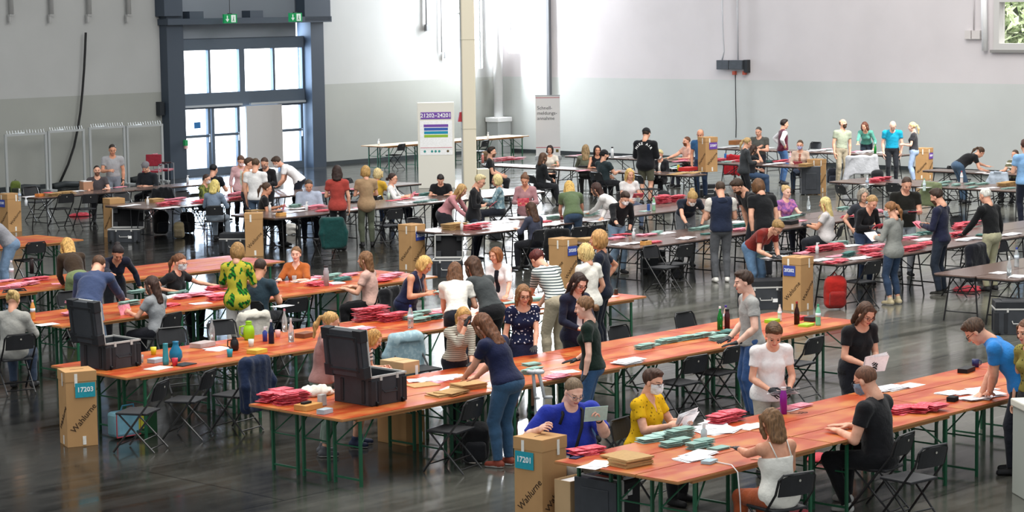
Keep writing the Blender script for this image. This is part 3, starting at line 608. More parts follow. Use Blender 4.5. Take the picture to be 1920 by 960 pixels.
# ---- premade heads
def head_field(f, fem, k=1.0):
    sk = f.ell((0, -.012, .028), (.076, .096, .088)); jaw = f.ell((0, .018, -.045), (.056 if fem else .061, .068, .078)); F = smin(sk, jaw, .03)
    F = smin(F, f.ell((0, .06, -.095), (.022, .02, .018)), .02); F = smin(F, f.ell((0, .075, .028), (.045, .016, .012)), .014)
    for s in (-1, 1):
        F = smax(F, -f.ell((s*.031, .099, .004), (.019, .017, .012)), .012); F = smin(F, f.ell((s*.031, .078, .002), (.013, .012, .010)), .003)
        F = smin(F, f.ell((s*.038, .062, -.028), (.022, .022, .02)), .02); F = smin(F, f.ell((s*.077, -.006, -.008), (.010, .019, .031)), .006)
    F = smin(F, f.cap((0, .086, .012), (0, .103, -.026), .008, .0125), .010); F = smin(F, f.ell((0, .088, -.060), (.023, .009, .0085)), .006)
    F = smax(F, -f.ell((0, .1, -.0605), (.024, .006, .0018)), .003)
    return smin(F, f.cap((0, -.028, -.07), (0, -.05, -.16), .05 if fem else .057, .052 if fem else .06), .02)
HLO, HHI = (-.13, -.19, -.33), (.13, .16, .19)
HEADS = {}
def head(fem, h):
    if (fem, h) not in HEADS:
        f = Fld((-.11, -.14, -.19), (.11, .14, .15), h); V, Q = f.net(head_field(f, fem)); c = V[Q].mean(1); x, y, z = np.abs(c[:, 0]), c[:, 1], c[:, 2]
        m = np.zeros(len(Q), int); m[(((x-.031)/.0125)**2+((z-.003)/.0075)**2 < 1) & (y > .06)] = 1
        m[(x > .014) & (x < .05) & (z > .020) & (z < .030) & (y > .06)] = 2; m[(x < .023) & (np.abs(z+.061) < .009) & (y > .08)] = 3; HEADS[(fem, h)] = (V, Q, m)
    return HEADS[(fem, h)]
def hair_field(f, st, fem):
    P = f.P; X, Y, Z = P; cr = .004 if st in ('crop', 'bald') else .0
    cap = f.ell((0, -.02, .034), (.087-cr*1.5, .104-cr*1.5, .097-cr*1.6))
    front = smin(f.plane((0, .066, .072), (0, .62, -.78)), f.plane((0, .012, .0), (0, 1, -.15)), .015)     # >0 in the face zone
    cut = smax(cap, front, .012)
    if st == 'crop': F = smax(cut, -f.plane((0, 0, -.045), (0, .25, .97)), .01); F = smax(F, -smin(f.ell((-.08, .0, -.01), (.02, .03, .04)), f.ell((.08, .0, -.01), (.02, .03, .04)), .005), .006)
    elif st == 'bald': F = smax(smax(cap, -f.plane((0, 0, -.05), (0, .2, .97)), .01), f.plane((0, -.03, .05), (0, .6, .8)), .01)
    elif st == 'short': F = smax(smin(cut, f.ell((0, .02, .105), (.062, .07, .03)), .02), -f.plane((0, 0, -.055), (0, .35, .93)), .012); F = smax(F, -smin(f.ell((-.085, .01, -.012), (.022, .022, .03)), f.ell((.085, .01, -.012), (.022, .022, .03)), .005), .006)
    elif st in ('bob', 'curly'):
        sh = f.ell((0, -.03, -.01), (.102, .102, .128)); sh = smax(sh, smin(f.plane((0, .03, 0), (0, 1, 0)), f.plane((0, .066, .07), (0, .62, -.78)), .02), .015); sh = smax(sh, -f.plane((0, 0, -.115), (0, -.15, 1)), .01); F = smin(cut, sh, .02)
        for s in (-1, 1): F = smin(F, f.cap((s*.068, .045, .055), (s*.085, .03, -.06), .018, .02), .015)
    elif st in ('long', 'mid'):
        e = -.30 if st == 'long' else -.19
        F = smin(cut, f.cap((-.045, -.055, .0), (-.05, -.085, e+.04), .052, .036), .03); F = smin(F, f.cap((.045, -.055, .0), (.05, -.085, e+.04), .052, .036), .03); F = smin(F, f.cap((0, -.07, .0), (0, -.10, e+.03), .05, .036), .03)
        for s in (-1, 1): F = smin(F, smin(f.cap((s*.066, .045, .062), (s*.088, .025, -.05), .017, .022), f.cap((s*.088, .025, -.05), (s*.085, .0, e+.06), .022, .02), .01), .015)
    elif st == 'pony':
        F = smax(cut, -f.plane((0, 0, -.05), (0, .45, .89)), .01); F = smin(F, f.ell((0, -.128, .035), (.024, .024, .024)), .01); F = smin(F, smin(f.cap((0, -.14, .03), (0, -.165, -.06), .024, .03), f.cap((0, -.165, -.06), (0, -.15, -.20), .03, .012), .02), .01)
    elif st == 'bun': F = smax(cut, -f.plane((0, 0, -.05), (0, .45, .89)), .01); F = smin(F, f.ell((0, -.11, .085), (.042, .042, .038)), .006)
    elif st == 'lowbun': F = smax(cut, -f.plane((0, 0, -.05), (0, .45, .89)), .01); F = smin(F, f.ell((0, -.135, -.02), (.045, .035, .04)), .008)
    if st == 'curly': F = F+wob(P, .014, 110, 3)
    elif st not in ('crop', 'bald'): F = F+wob((X, Y, Z*.3), .005, 150, 5)
    return F
HAIRS = {}
def hair(st, h):
    if (st, h) not in HAIRS:
        z0 = -.33 if st == 'long' else (-.25 if st in ('mid', 'pony') else -.16); f = Fld((-.13, -.20, z0), (.13, .12, .17), h); HAIRS[(st, h)] = f.net(hair_field(f, st, 1))
    return HAIRS[(st, h)]
def extra(kind, h):
    key = ('x', kind, h)
    if key not in HAIRS:
        f = Fld((-.15, -.20, -.20), (.15, .20, .19), h); H = head_field(f, True)
        if kind == 'mask':
            F = smax(smax(H-.008, -(H-.001), .002), smax(-f.plane((0, .02, 0), (0, 1, 0)), smax(f.plane((0, 0, -.015), (0, -.25, 1)), -f.plane((0, 0, -.108), (0, 0, 1)), .004), .004), .004)
            F = np.minimum(F, smax(f.ell((0, .07, -.055), (.05, .05, .045)), -f.ell((0, .06, -.055), (.045, .045, .04)), .002))
            st = np.minimum(f.cap((.055, .06, -.02), (.08, -.005, .01), .003), f.cap((-.055, .06, -.02), (-.08, -.005, .01), .003)); F = np.minimum(F, st)
        elif kind == 'beard': F = smax(H-.005, smax(-f.plane((0, .012, 0), (0, 1, 0)), smax(f.plane((0, 0, -.050), (0, -.3, 1)), -f.plane((0, 0, -.135), (0, 0, 1)), .01), .01), .006); F = smax(F, -f.ell((0, .105, -.06), (.022, .03, .006)), .004)
        elif kind == 'cap':
            F = smax(f.ell((0, -.018, .036), (.092, .108, .102)), -f.plane((0, 0, .03), (0, .12, 1)), .006); F = smin(F, smax(f.ell((0, .10, .035), (.07, .075, .05)), np.abs(f.plane((0, .1, .035), (0, .15, 1)))-.004, .004), .006)
        elif kind == 'beanie': F = smax(f.ell((0, -.02, .04), (.094, .108, .105)), -f.plane((0, 0, .028), (0, .35, .94)), .01)
        HAIRS[key] = f.net(F)
    return HAIRS[key]
# ---- premade right hands, fingers along +y, palm facing -z
HANDS = {}
def hand(kind, h, infl=0.0):
    key = (kind, h, infl)
    if key not in HANDS:
        f = Fld((-.085, -.045, -.11), (.065, .22, .06), h)
        F = smin(f.ell((-.012, .055, 0), (.026, .05, .015)), f.ell((.018, .055, 0), (.024, .046, .014)), .02); F = smin(F, f.cap((0, -.03, 0), (0, .02, 0), .024, .024), .02)
        curl = {'flat': 6, 'relax': 24, 'grip': 52}[kind]
        for x, L1, r, sp in ((-.033, .078, .0092, -4), (-.011, .088, .0095, -1), (.011, .081, .009, 3), (.032, .062, .0078, 8)):
            p = V3(x, .095, 0); a = math.radians(curl*.5)
            for q, w in ((.45, 1), (.31, .9), (.24, .8)):
                d = V3(math.sin(math.radians(sp))*math.cos(a), math.cos(a), -math.sin(a)); e = p+d*L1*q; F = smin(F, f.cap(p, e, r*w+infl, r*w*.93+infl), .0035); p = e; a += math.radians(curl)
        b0 = V3(-.028, .02, -.004); b1 = V3(-.056, .052, -.012 if kind == 'flat' else -.03); b2 = V3(-.060, .088, -.016 if kind == 'flat' else -.05)
        F = smin(F, smin(f.cap(b0, b1, .015, .012), f.cap(b1, b2, .0115, .009), .006), .008); F = F-infl*.6; HANDS[key] = f.net(F)
    return HANDS[key]
def rotm(d, up):
    """matrix whose +y column is d and whose +z column is close to up"""
    d = d/np.linalg.norm(d); x = np.cross(d, up); x = x/(np.linalg.norm(x)+1e-9); z = np.cross(x, d); return np.stack([x, d, z], 1)
def rx(a): a = math.radians(a); c, s = math.cos(a), math.sin(a); return np.array([[1, 0, 0], [0, c, -s], [0, s, c]])
def ry(a): a = math.radians(a); c, s = math.cos(a), math.sin(a); return np.array([[c, 0, s], [0, 1, 0], [-s, 0, c]])
def rz(a): a = math.radians(a); c, s = math.cos(a), math.sin(a); return np.array([[c, -s, 0], [s, c, 0], [0, 0, 1]])
def ik(a, t, l1, l2, pole):
    d = t-a; D = np.linalg.norm(d); mx = (l1+l2)*.985
    if D > mx: t = a+d/D*mx; D = mx; d = t-a
    D = max(D, abs(l1-l2)+.02); u = d/np.linalg.norm(d); x = (l1*l1-l2*l2+D*D)/(2*D); hgt = math.sqrt(max(l1*l1-x*x, 0)); p = pole-u*(pole@u); p = p/(np.linalg.norm(p)+1e-9); return a+u*x+p*hgt, a+u*D
SKINS = {'a': 'e0ab90', 'b': 'd49a7c', 'c': 'b97f5f', 'd': '8a5a40', 'p': 'eec0ab'}
PEOPLE = {}
def brief(label):
    w = label.split(',')[0].split()[:9]
    while w[-1] in ('with', 'and', 'in', 'a', 'the', 'over', 'on', 'at', 'of', 'his', 'her', 'before', 'under', 'behind', 'black', 'white', 'long', 'short'): w.pop()
    return ' '.join(w)
# arm presets: (side offset, forward, height) from the ground point under the hips; height negative = relative to the hips
def fit_height(hx, hy, pose, hd, H, lean, hp, hyaw, side, turn, z0):
    best = None; fw_ = np.array([math.sin(math.radians(hd)), math.cos(math.radians(hd))])
    for k in range(-16, 17):
        h2 = H*(1+k*.006); s = h2/1.72; P = V3(0, -.21*math.sin(math.radians(lean))*s, .93*s) if pose == 'stand' else V3(0, -.02, .565); M = rz(turn) @ ry(side); D0, D1, D2 = (M @ rx(-a) @ V3(0, 0, 1) for a in (lean*.75, lean, lean*1.15))
        Nk = P+D0*.14*s+D1*.17*s+D2*.165*s; Hc = Nk+M @ rx(-(lean*.75+hp*.35)) @ V3(0, 0, 1)*.125*s+rz(hyaw) @ rz(turn) @ side_r(side) @ rx(-hp) @ V3(0, .035, .075)*s; G = un(hx, hy, Hc[2]+z0); Rw = rz(-hd); hw = Rw @ Hc; Pw = (Rw @ P)[:2]+G[:2]-hw[:2]
        c = abs(k)*.02+4*max(0, pen(Pw[0], Pw[1], .15)-.02)
        if pose == 'sit': b = Pw-fw_*.29; c += 4*max(0, pen(b[0], b[1], .05)-.02); q = Pw+fw_*.5; c += .25 if pen(q[0], q[1], .05) <= 0 else 0
        if best is None or c < best[0]: best = (c, h2)
    return best[1]
def side_r(a): return ry(a)
def solve_lean(hx, hy, hd, s, fem, lean0, hp, hyaw, pxs, z0):
    best = None; Rw = rz(-hd)
    for ln in range(4, 71, 3):
        hp_ = hp+max(0, ln-lean0)*.4; P = V3(0, -.21*math.sin(math.radians(ln))*s, .93*s); D0, D1, D2 = (rx(-a) @ V3(0, 0, 1) for a in (ln*.75, ln, ln*1.15))
        Nk = P+D0*.14*s+D1*.17*s+D2*.165*s; Hc = Nk+rx(-(ln*.75+hp_*.35)) @ V3(0, 0, 1)*.125*s+rz(hyaw) @ rx(-hp_) @ V3(0, .035, .075)*s; G = un(hx, hy, Hc[2]+z0); hw = Rw @ Hc; root = V3(G[0]-hw[0], G[1]-hw[1], z0); c = abs(ln-lean0)*.022
        for sg, q in pxs:
            t = Rw.T @ (un(*q[1:])-root); S = Nk-D2*.035*s+V3(sg*.165*s, 0, 0); c += max(0, .10-(t[1]-S[1]))*2.5+max(0, np.linalg.norm(t-S)-.53*s)*2.5
        if best is None or c < best[0]: best = (c, ln, hp_)
    return best[1], best[2]
def person(key, hx, hy, pose, hd, top, bottom, label, H=1.70, sex='f', hr=('mid', '6b4a35'), lean=0, hp=10, hyaw=0, L='d', R='d', sleeve='short', skin='a', girth=1.0,
           shoes='2a2a2c', mask=None, glasses=None, glove=None, ex=(), side=0, stag=0.0, low='pants', item=None, hem=None, neck='round', topk='cloth', top2=None, tsc=1.0, seat_chair=True, chd=None, legs=None, inner=None, beard=None, turn=0, loose=.0, z0=0.0):
    fem = sex == 'f'; g = girth; H = fit_height(hx, hy, pose, hd, H, lean, hp, hyaw, side, turn, z0); s = H/1.72
    wl = .03 if lean > 12 else 0
    # --- skeleton, local frame: +y forward
    if pose == 'stand': Pz = .93*s; P = V3(0, -.42*math.sin(math.radians(lean))*.5*s, Pz)
    elif pose == 'kneel': Pz = .55; P = V3(0, 0, Pz)
    else: Pz = .565; P = V3(0, -.02, Pz)
    side_ = ry(side); T = rz(turn)
    pxs = [(sg, q) for sg, q in ((-1, L), (1, R)) if isinstance(q, tuple) and q[0] == 'px']
    if pxs and pose == 'stand': lean, hp = solve_lean(hx, hy, hd, s, fem, lean, hp, hyaw, pxs, z0); H = fit_height(hx, hy, pose, hd, H, lean, hp, hyaw, side, turn, z0); s = H/1.72
    D0, D1, D2 = (T @ side_ @ rx(-a) @ V3(0, 0, 1) for a in (lean*.75, lean*1.0, lean*1.15)); R0, R1, R2 = (T @ side_ @ rx(-a) for a in (lean*.6, lean, lean*1.15))
    Wst = P+D0*.14*s; Ch = Wst+D1*.17*s; Nk = Ch+D2*.165*s; lat = R2 @ V3(1, 0, 0)
    sw = (.165 if fem else .19)*s*(1+.35*(g-1)); S = [Nk-D2*.035*s+lat*sg*sw for sg in (-1, 1)]
    nd = T @ side_ @ rx(-(lean*.75+hp*.35)) @ V3(0, 0, 1); Rh = rz(hyaw) @ T @ side_ @ rx(-hp); Hc = Nk+nd*.125*s+Rh @ V3(0, .035, .075)*s
    # --- place on the ground so that the head centre falls on its pixel
    a = -math.radians(hd); Rw = rz(-hd); hw = Rw @ Hc; G = un(hx, hy, Hc[2]+z0); root = V3(G[0]-hw[0], G[1]-hw[1], z0); inv = Rw.T
    dist = root[1]; near = dist < 33; h = .0125 if dist < 29 else (.0165 if dist < 40 else (.021 if dist < 52 else .027)); hh = .0065 if dist < 29 else (.009 if dist < 40 else .013)
    def tgt(sp, sg):
        if isinstance(sp, tuple) and sp[0] == 'px': w = un(sp[1], sp[2], sp[3]); q = inv @ (w-root); return q
        pre = {'d': (.24, P[1]+.05, .80*s if pose == 'stand' else .62), 't': (.17, P[1]+.36, TZ+.035), 'r': (.20, P[1]+.50, TZ+.035), 'h': (.12, Ch[1]+.27, Ch[2]-.12*s), 'c': (.09, Ch[1]+.24, Ch[2]-.02), 'p': (.235*s, P[1]-.02, P[2]+.12), 'f': (.05, Hc[1]+.11, Hc[2]-.09), 'l': (.12, .28, .66), 'b': (.12, P[1]-.2, P[2]+.02), 'x': (-.05, Ch[1]+.2, Ch[2]-.06), 'o': (.16, Ch[1]+.36, Ch[2]-.05)}
        v = pre[sp] if isinstance(sp, str) else sp; return V3(sg*v[0]*(1 if isinstance(sp, tuple) else 1), v[1], v[2])
    arms = []
    for sg, sp in ((-1, L), (1, R)):
        Sh = S[0 if sg < 0 else 1]; t = tgt(sp, sg); pole = V3(sg*(1.4 if sp == 'p' else .55), -.5, -.75) if sp != 'p' else V3(sg*1.0, -.7, .1)
        if sp == 'f': pole = V3(sg*.4, .3, -1)
        E, Wr = ik(Sh, t, .285*s, .25*s, pole); arms.append((sg, Sh, E, Wr, sp))
    hipw = .088*s*(1+.4*(g-1)); legsJ = []
    for i, sg in enumerate((-1, 1)):
        Hp = P+T @ V3(sg*hipw, 0, -.03*s)
        if pose == 'stand':
            st = stag*sg; An = V3(sg*(.105+.0*s), st-.02, .085); pole = V3(sg*.1, 1, 0)
        elif pose == 'kneel': An = V3(sg*.1, -.35, .06); pole = V3(0, 1, 0)
        else:
            lg = (legs or ((-.13, .36), (.13, .40)))[i]; An = V3(lg[0], lg[1], .085); pole = V3(lg[0]*.6, .6, 1)
        Kn, An = ik(Hp, An, .415*s, .42*s, pole); legsJ.append((sg, Hp, Kn, An))
    pts = [P, Wst, Ch, Nk, Hc]+[q for A_ in arms for q in A_[1:4]]+[q for A_ in legsJ for q in A_[1:4]]; pts = np.array(pts)
    lo = pts.min(0)-.21*max(1, g); hi = pts.max(0)+.21*max(1, g); lo[2] = max(lo[2], -.02); hi[2] = Nk[2]+.14
    for A_ in arms: hi[2] = max(hi[2], A_[2][2]+.1, A_[3][2]+.08)
    f = Fld(lo, hi, h); c = f.cap; e = f.ell
    hb = (.172 if fem else .160)*s*g; wa = (.120 if fem else .140)*s*g; cw = (.142 if fem else .165)*s*(1+.6*(g-1)); gd = 1+.9*(g-1)
    T1 = e(P+D0*.01, (hb, .118*s*gd, .125*s), R0); T1 = smin(T1, e(P-R0 @ V3(0, .055, .03)*s, (hb*.88, .085*s*gd, .095*s), R0), .04)
    T2 = e(Wst+R0 @ V3(0, .015*(g-1)*6, .0), (wa*(1+.25*(g-1)), .098*s*gd*(1+.25*(g-1)), .15*s), R1); T3 = e(Ch, (cw, .105*s*(1+.7*(g-1)), .165*s), R2)
    TT = smin(smin(T1, T2, .06*s), T3, .06*s); TT = smin(TT, c(S[0], S[1], .050*s, .050*s), .05*s)
    if fem:
        for sg in (-1, 1): TT = smin(TT, e(Ch+R2 @ V3(sg*.062*s, .082*s*(1+.3*(g-1)), -.005), (.058*s, .052*s, .058*s), R2), .03)
    for q in S: TT = smin(TT, c(Nk+nd*.02, q+(Nk-q)*.25, .045*s, .042*s), .04)
    nkf = c(Nk-D2*.03, Hc-(Rh @ V3(0, .03, .06))*s, .052*s if fem else .06*s, .048*s if fem else .056*s)
    AR = None; ARU = []; up = (.044 if fem else .052)*s*(1+.5*(g-1)); fo = (.036 if fem else .042)*s*(1+.35*(g-1)); wr = .0255*s if fem else .029*s
    armF = []
    for sg, Sh, E, Wr, sp in arms:
        U = smin(c(Sh, E, up, up*.82), e(Sh, (up*1.06,)*3), .02); Fm = E+(Wr-E)*.3; F1 = smin(c(E, Fm, up*.8, fo*1.02), c(Fm, Wr, fo*1.02, wr), .015); A_ = smin(U, F1, .012); armF.append((U, F1, A_))
    th = (.083 if fem else .080)*s*(1+.55*(g-1)); LG = None; legF = []
    for sg, Hp, Kn, An in legsJ:
        Cf = Kn+(An-Kn)*.3+V3(0, -.012, 0); q = smin(c(Hp, Kn, th, .054*s*(1+.3*(g-1))), smin(c(Kn, Cf, .05*s, .053*s), c(Cf, An, .053*s, .034*s), .02), .015); legF.append(q)
    LG = smin(legF[0], legF[1], .006)
    # feet
    fts = []
    for sg, Hp, Kn, An in legsJ:
        yaw = sg*-.12; fd = V3(-yaw if pose == 'stand' else sg*.1, 1, 0)
        if pose == 'sit': k = Kn-An; 
        fd = fd/np.linalg.norm(fd); fts.append((An, fd))
    body = smin(TT-.0, LG, .03); body = smin(body, nkf, .03)
    for U, F1, A_ in armF: body = np.minimum(smin(body, U, .03), F1)
    V, Q = f.net(body); Vs, Qs, Ms = [V], [Q], [np.zeros(len(Q), int)]; n0 = len(V)
    def addm(v, q, m, flip=False):
        nonlocal n0
        Vs.append(v); Qs.append((q[:, ::-1] if flip else q)+n0); Ms.append(m if not np.isscalar(m) else np.full(len(q), m)); n0 += len(v)
    hv, hq, hm = head(fem, hh); addm((Rh @ (hv*s*1.05).T).T+Hc, hq, hm)
    handpose = {'d': 'relax', 't': 'flat', 'r': 'flat', 'h': 'grip', 'c': 'grip', 'p': 'relax', 'f': 'relax', 'l': 'relax', 'b': 'relax', 'x': 'relax', 'o': 'grip'}
    gloves = []; palms = []
    for sg, Sh, E, Wr, sp in arms:
        d = Wr-E; d = d/np.linalg.norm(d); kp = handpose.get(sp, 'flat') if isinstance(sp, str) else ('grip' if item and not (Wr[2] < TZ+.09) else 'flat')
        if kp == 'flat': d = d*V3(1, 1, .25); n = V3(0, 0, 1.)
        elif kp == 'grip': n = V3(sg*.75, 0, -.4)+np.cross(d, V3(1, 0, 0))*.2; n = -n if False else V3(sg*.8, -.1, .5)
        else: n = V3(sg*1., 0, .2)
        M = rotm(d, n); hv, hq = hand(kp, hh*.85 if near else hh*.9); q = hv*s*(.98 if fem else 1.06)
        if sg < 0: q = q*np.array([-1, 1, 1])
        w = (M @ q.T).T+Wr; palms.append(Wr+M @ V3(0, .09, -.02)*s)
        if glove and (glove in ('both',) or (glove == 'L') == (sg < 0)): gloves.append((w, hq, sg < 0))
        else: addm(w, hq, 0, sg < 0)
    body_feet = []
    bm = [mat(SKINS.get(skin, skin), .55, 'skin', .35), mat('2a201c', .3), mat(hr[1] if hr[1] != 'none' else '6b5545', .8), mat('b5605a', .5)]
    MV = np.concatenate(Vs); ob = np_obj('person', MV, np.concatenate(Qs), bm, None, np.concatenate(Ms))
    ob.location = root; ob.rotation_euler = (0, 0, a); meta(ob, label, 'person')
    # --- clothes
    def cloth_obj(name, F, m): v, q = f.net(F); return np_obj(name, v, q, m, ob) if len(v) else None
    wr_ = wob(f.P, .011 if near else .008, 24, int(hx*7) % 999)
    if sleeve is not None:
        inf = .013+loose; pelv_cut = {None: .03}.get(hem, hem) if hem is None else hem
        tf = TT-inf+wr_*.5
        if low in ('dress',): tf = smin(tf, c(P, P-V3(0, 0, .35), hb*1.0, hb*1.15), .04)
        elif hem is not None and hem < -.02 and pose == 'stand': tf = smin(tf, e(P-V3(0, 0, .06), (hb*1.02+inf, .13*s*gd+inf, .14), R0), .05)
        tf = smax(tf, -f.plane(P+D0*(pelv_cut*s), D0), .008)
        for i, (U, F1, A_) in enumerate(armF):
            sg, Sh, E, Wr, sp = arms[i]; k = {'none': 0, 'short': .55, 'elbow': .92, 'threeq': 1.5, 'long': 2}[sleeve]
            if k == 0: tf = smax(tf, -(e(Sh+lat*sg*.035, (.062, .075, .085))), .01); continue
            if k <= 1: cl = smax(U-inf-.004+wr_*.4, f.plane(Sh+(E-Sh)*k, (E-Sh)/np.linalg.norm(E-Sh)), .006)
            else: kk = .55 if sleeve == 'threeq' else .97; cl = np.minimum(U-inf+wr_*.4, smax(F1-inf*.85+wr_*.4, f.plane(E+(Wr-E)*kk, (Wr-E)/np.linalg.norm(Wr-E)), .006))
            tf = np.minimum(smin(tf, smax(cl, f.plane(Sh+(E-Sh)*.6, (E-Sh)), .02), .025), cl)
        nc = Nk+R2 @ V3(0, .045, .035)*s
        if neck == 'round': tf = smax(tf, -e(nc, (.072*s, .075*s, .06*s), R2), .008)
        elif neck == 'v': tf = smax(tf, -smin(e(nc, (.075*s, .07*s, .06*s), R2), c(nc, Nk+R2 @ V3(0, .12, -.10)*s, .04*s, .012*s), .03), .008)
        elif neck == 'wide': tf = smax(tf, -e(nc, (.10*s, .09*s, .075*s), R2), .008)
        elif neck == 'strap': tf = smax(tf, f.plane(Ch+D2*.045*s, D2), .006)
        elif neck == 'high': tf = smin(tf, smax(nkf-.010, f.plane(Nk+nd*.065, nd), .006), .02)
        t_o = cloth_obj({'dots': 'blouse'}.get(topk, 'top'), tf, mat(top, .85, topk, .15, top2, scale=tsc))
        if neck == 'strap':
            for sg in (-1, 1):
                pt = [Ch+R2 @ (V3(sg*.085, -.118, .045)*s), Nk+R2 @ (V3(sg*.10, -.045, .025)*s), Nk+R2 @ (V3(sg*.095, .03, .01)*s), Ch+R2 @ (V3(sg*.075, .125, .045)*s)]; MB().tube(pt, .006, 6).build('strap', mat(top, .85), ob, True)
        for x in ex:
            if x.startswith('vest'):
                vf = smax(TT-inf-.014+wr_*.5, -f.plane(P+D0*((hem if hem is not None else .0)*s), D0), .008)
                for sg, Sh, E, Wr, sp in arms: vf = smax(vf, -e(Sh+lat*sg*.04, (.07, .085, .10)), .01)
                cloth_obj('vest', smax(vf, -e(nc+R2 @ V3(0, .03, 0), (.07*s, .07*s, .07*s), R2), .008), mat(x[4:], .85, 'cloth', .15))
            if x.startswith('hood'): cloth_obj('hood', e(Nk+R2 @ V3(0, -.07, -.01), (.11, .06, .075), R2)+wr_, mat(x[4:], .85, 'cloth', .15))
        if inner:   # open front over an inner layer
            v_, q_ = None, None
            cf = smax(smax(TT-inf-.006, -f.plane(Ch+R2 @ V3(0, .05, 0), R2 @ V3(0, 1, 0)), .01), np.abs(f.plane(Ch, R2 @ V3(1, 0, 0)))-.045*s, .01); cf = smax(cf, -f.plane(P, D0), .01); cf = smax(cf, f.plane(Nk-D2*.03, D2), .01); cloth_obj('shirt_front', cf, mat(inner, .85, 'cloth', .15))
    lm = mat(bottom, .85, 'cloth', .15)
    if low in ('pants', 'crop', 'shorts', 'tight'):
        infl = {'pants': .016, 'crop': .012, 'shorts': .022, 'tight': .006}[low]; lf = []
        for i, q in enumerate(legF):
            sg, Hp, Kn, An = legsJ[i]; q = q-infl+wr_*.5
            if low == 'pants': q = smin(q, c(Kn, An, .058*s, .05*s), .01)
            ax, pt = {'pants': ((An-Kn), An+V3(0, 0, .0)), 'crop': ((An-Kn), Kn+(An-Kn)*.82), 'tight': ((An-Kn), Kn+(An-Kn)*.9), 'shorts': ((Kn-Hp), Hp+(Kn-Hp)*.85)}[low]; ax = ax/np.linalg.norm(ax)
            q2 = smax(q, f.plane(pt, ax), .006)
            if low == 'shorts': q2 = smax(c(Hp, Kn, th+infl, .065+infl)+wr_*.5, f.plane(pt, ax), .006)
            lf.append(q2)
        pf = smin(np.minimum(lf[0], lf[1]), smax(T1-.010, f.plane(P+D0*(.10*s), D0), .006), .025); pf = smax(pf, f.plane(P+D0*.10*s, D0), .006); cloth_obj('trousers' if low != 'shorts' else 'shorts', pf, lm)
    elif low in ('skirt', 'dress', 'longskirt'):
        K = (legsJ[0][2]+legsJ[1][2])/2; A2 = (legsJ[0][3]+legsJ[1][3])/2
        q = smin(smin(legF[0], legF[1], .09)-.02, T1-.012, .04)
        end = K if low != 'longskirt' else K+(A2-K)*.85; 
        if pose == 'stand': q = smin(q, c(P, end, hb*.95, hb*(1.0 if low != 'longskirt' else .9)), .05); q = smax(q+wr_, f.plane(end, V3(0, 0, -1)), .006)
        elif low == 'longskirt': q = smin(q, c(K, A2, .12, .13), .05); q = smax(q+wr_, f.plane(end, V3(0, 0, -1)), .006)
        else: q = smax(q+wr_, f.plane(K+(K-P)*.1, (K-P)/np.linalg.norm(K-P)), .006)
        if pose == 'sit': q = smax(q, -f.plane((0, 0, .455), (0, 0, 1)), .006) if low == 'dress' else q
        q = smax(q, f.plane(P+D0*.10*s, D0), .006); cloth_obj('skirt', q, lm)
    # shoes
    for An, fd in fts:
        hs = min(h, .014); fs = Fld(V3(An[0]-.13, An[1]-.13, -.012), V3(An[0]+.13, An[1]+.24, An[2]+.06), hs); A0 = V3(An[0], An[1], 0)
        q = smin(fs.cap(A0+fd*-.035+V3(0, 0, .042), A0+fd*.13+V3(0, 0, .030), .043, .036), fs.cap(A0+V3(0, 0, .05), An+V3(0, 0, .02), .042, .042), .02); q = smax(q, -fs.plane((0, 0, .004), (0, 0, 1)), .003)
        v, qq = fs.net(q); mi = (v[qq].mean(1)[:, 2] < .024).astype(int); np_obj('shoe', v, qq, [mat(shoes, .6, 'plain'), mat('d9d6cf' if shoes not in ('2a2a2c', '151515') else '1a1a1a', .6)], ob, mi)
    def hobj(name, vq, m, k=1.0): v, q = vq; return np_obj(name, (Rh @ (v*s*k*1.05).T).T+Hc, q, m, ob)
    if hr[0] != 'none': hobj('hair', hair(hr[0], hh*1.05), mat(hr[1], .6, 'hair', .35))
    if mask: hobj('face_mask', extra('mask', hh), mat(mask, .8, 'cloth'))
    if beard: hobj('beard', extra('beard', hh), mat(beard, .8, 'hair'))
    for x in ex:
        if x.startswith('cap'): hobj('cap', extra('cap', hh), mat('17181b', .8, 'cloth'))
        if x.startswith('beanie'): hobj('beanie', extra('beanie', hh), mat(x[6:] or '80807e', .9, 'cloth'))
    if glasses:
        m = MB(); nn = 14
        for sg in (-1, 1):
            ring = [Hc+Rh @ (V3(sg*.033+.023*math.cos(q), .106, .001+.018*math.sin(q))*s) for q in (2*math.pi*j/nn for j in range(nn+1))]; m.tube(ring, .0024, 5)
            m.tube([Hc+Rh @ (V3(sg*.056, .104, .006)*s), Hc+Rh @ (V3(sg*.084, .005, .006)*s)], .0022, 5)
        m.tube([Hc+Rh @ (V3(-.011, .108, .004)*s), Hc+Rh @ (V3(.011, .108, .004)*s)], .0024, 5); m.build('glasses', mat(glasses, .3), ob)
    for w, hq, fl in gloves: np_obj('glove', w, hq[:, ::-1] if fl else hq, mat('1d1f24', .6, 'cloth'), ob)
    if 'watch' in ex:
        sg, Sh, E, Wr, sp = arms[0]; d = (Wr-E)/np.linalg.norm(Wr-E); p0 = Wr-d*.03; o = MB().tube([p0-d*.011, p0+d*.011], wr+.006, 12).build('watch', mat('1b1b1d', .4), ob, True)
    info = dict(ob=ob, root=root, Rw=Rw, palms=[Rw @ p+root for p in palms], hd=hd, Ch=Ch, Nk=Nk, P=P, R2=R2, s=s, f=f, TT=TT, label=label, nd=nd, S=S)
    PEOPLE[key] = info
    if item: held(item, info, label)
    if pose == 'sit' and seat_chair:
        ch = hd if chd is None else chd; q = Rw @ V3(0, 0, 0)+root; short = brief(label)
        chair((q[0]-.01*math.sin(math.radians(ch)), q[1]), ch, 'black folding chair holding the '+short)
    if pose != 'stand' or True: info.pop('f') if not near else None
    return info
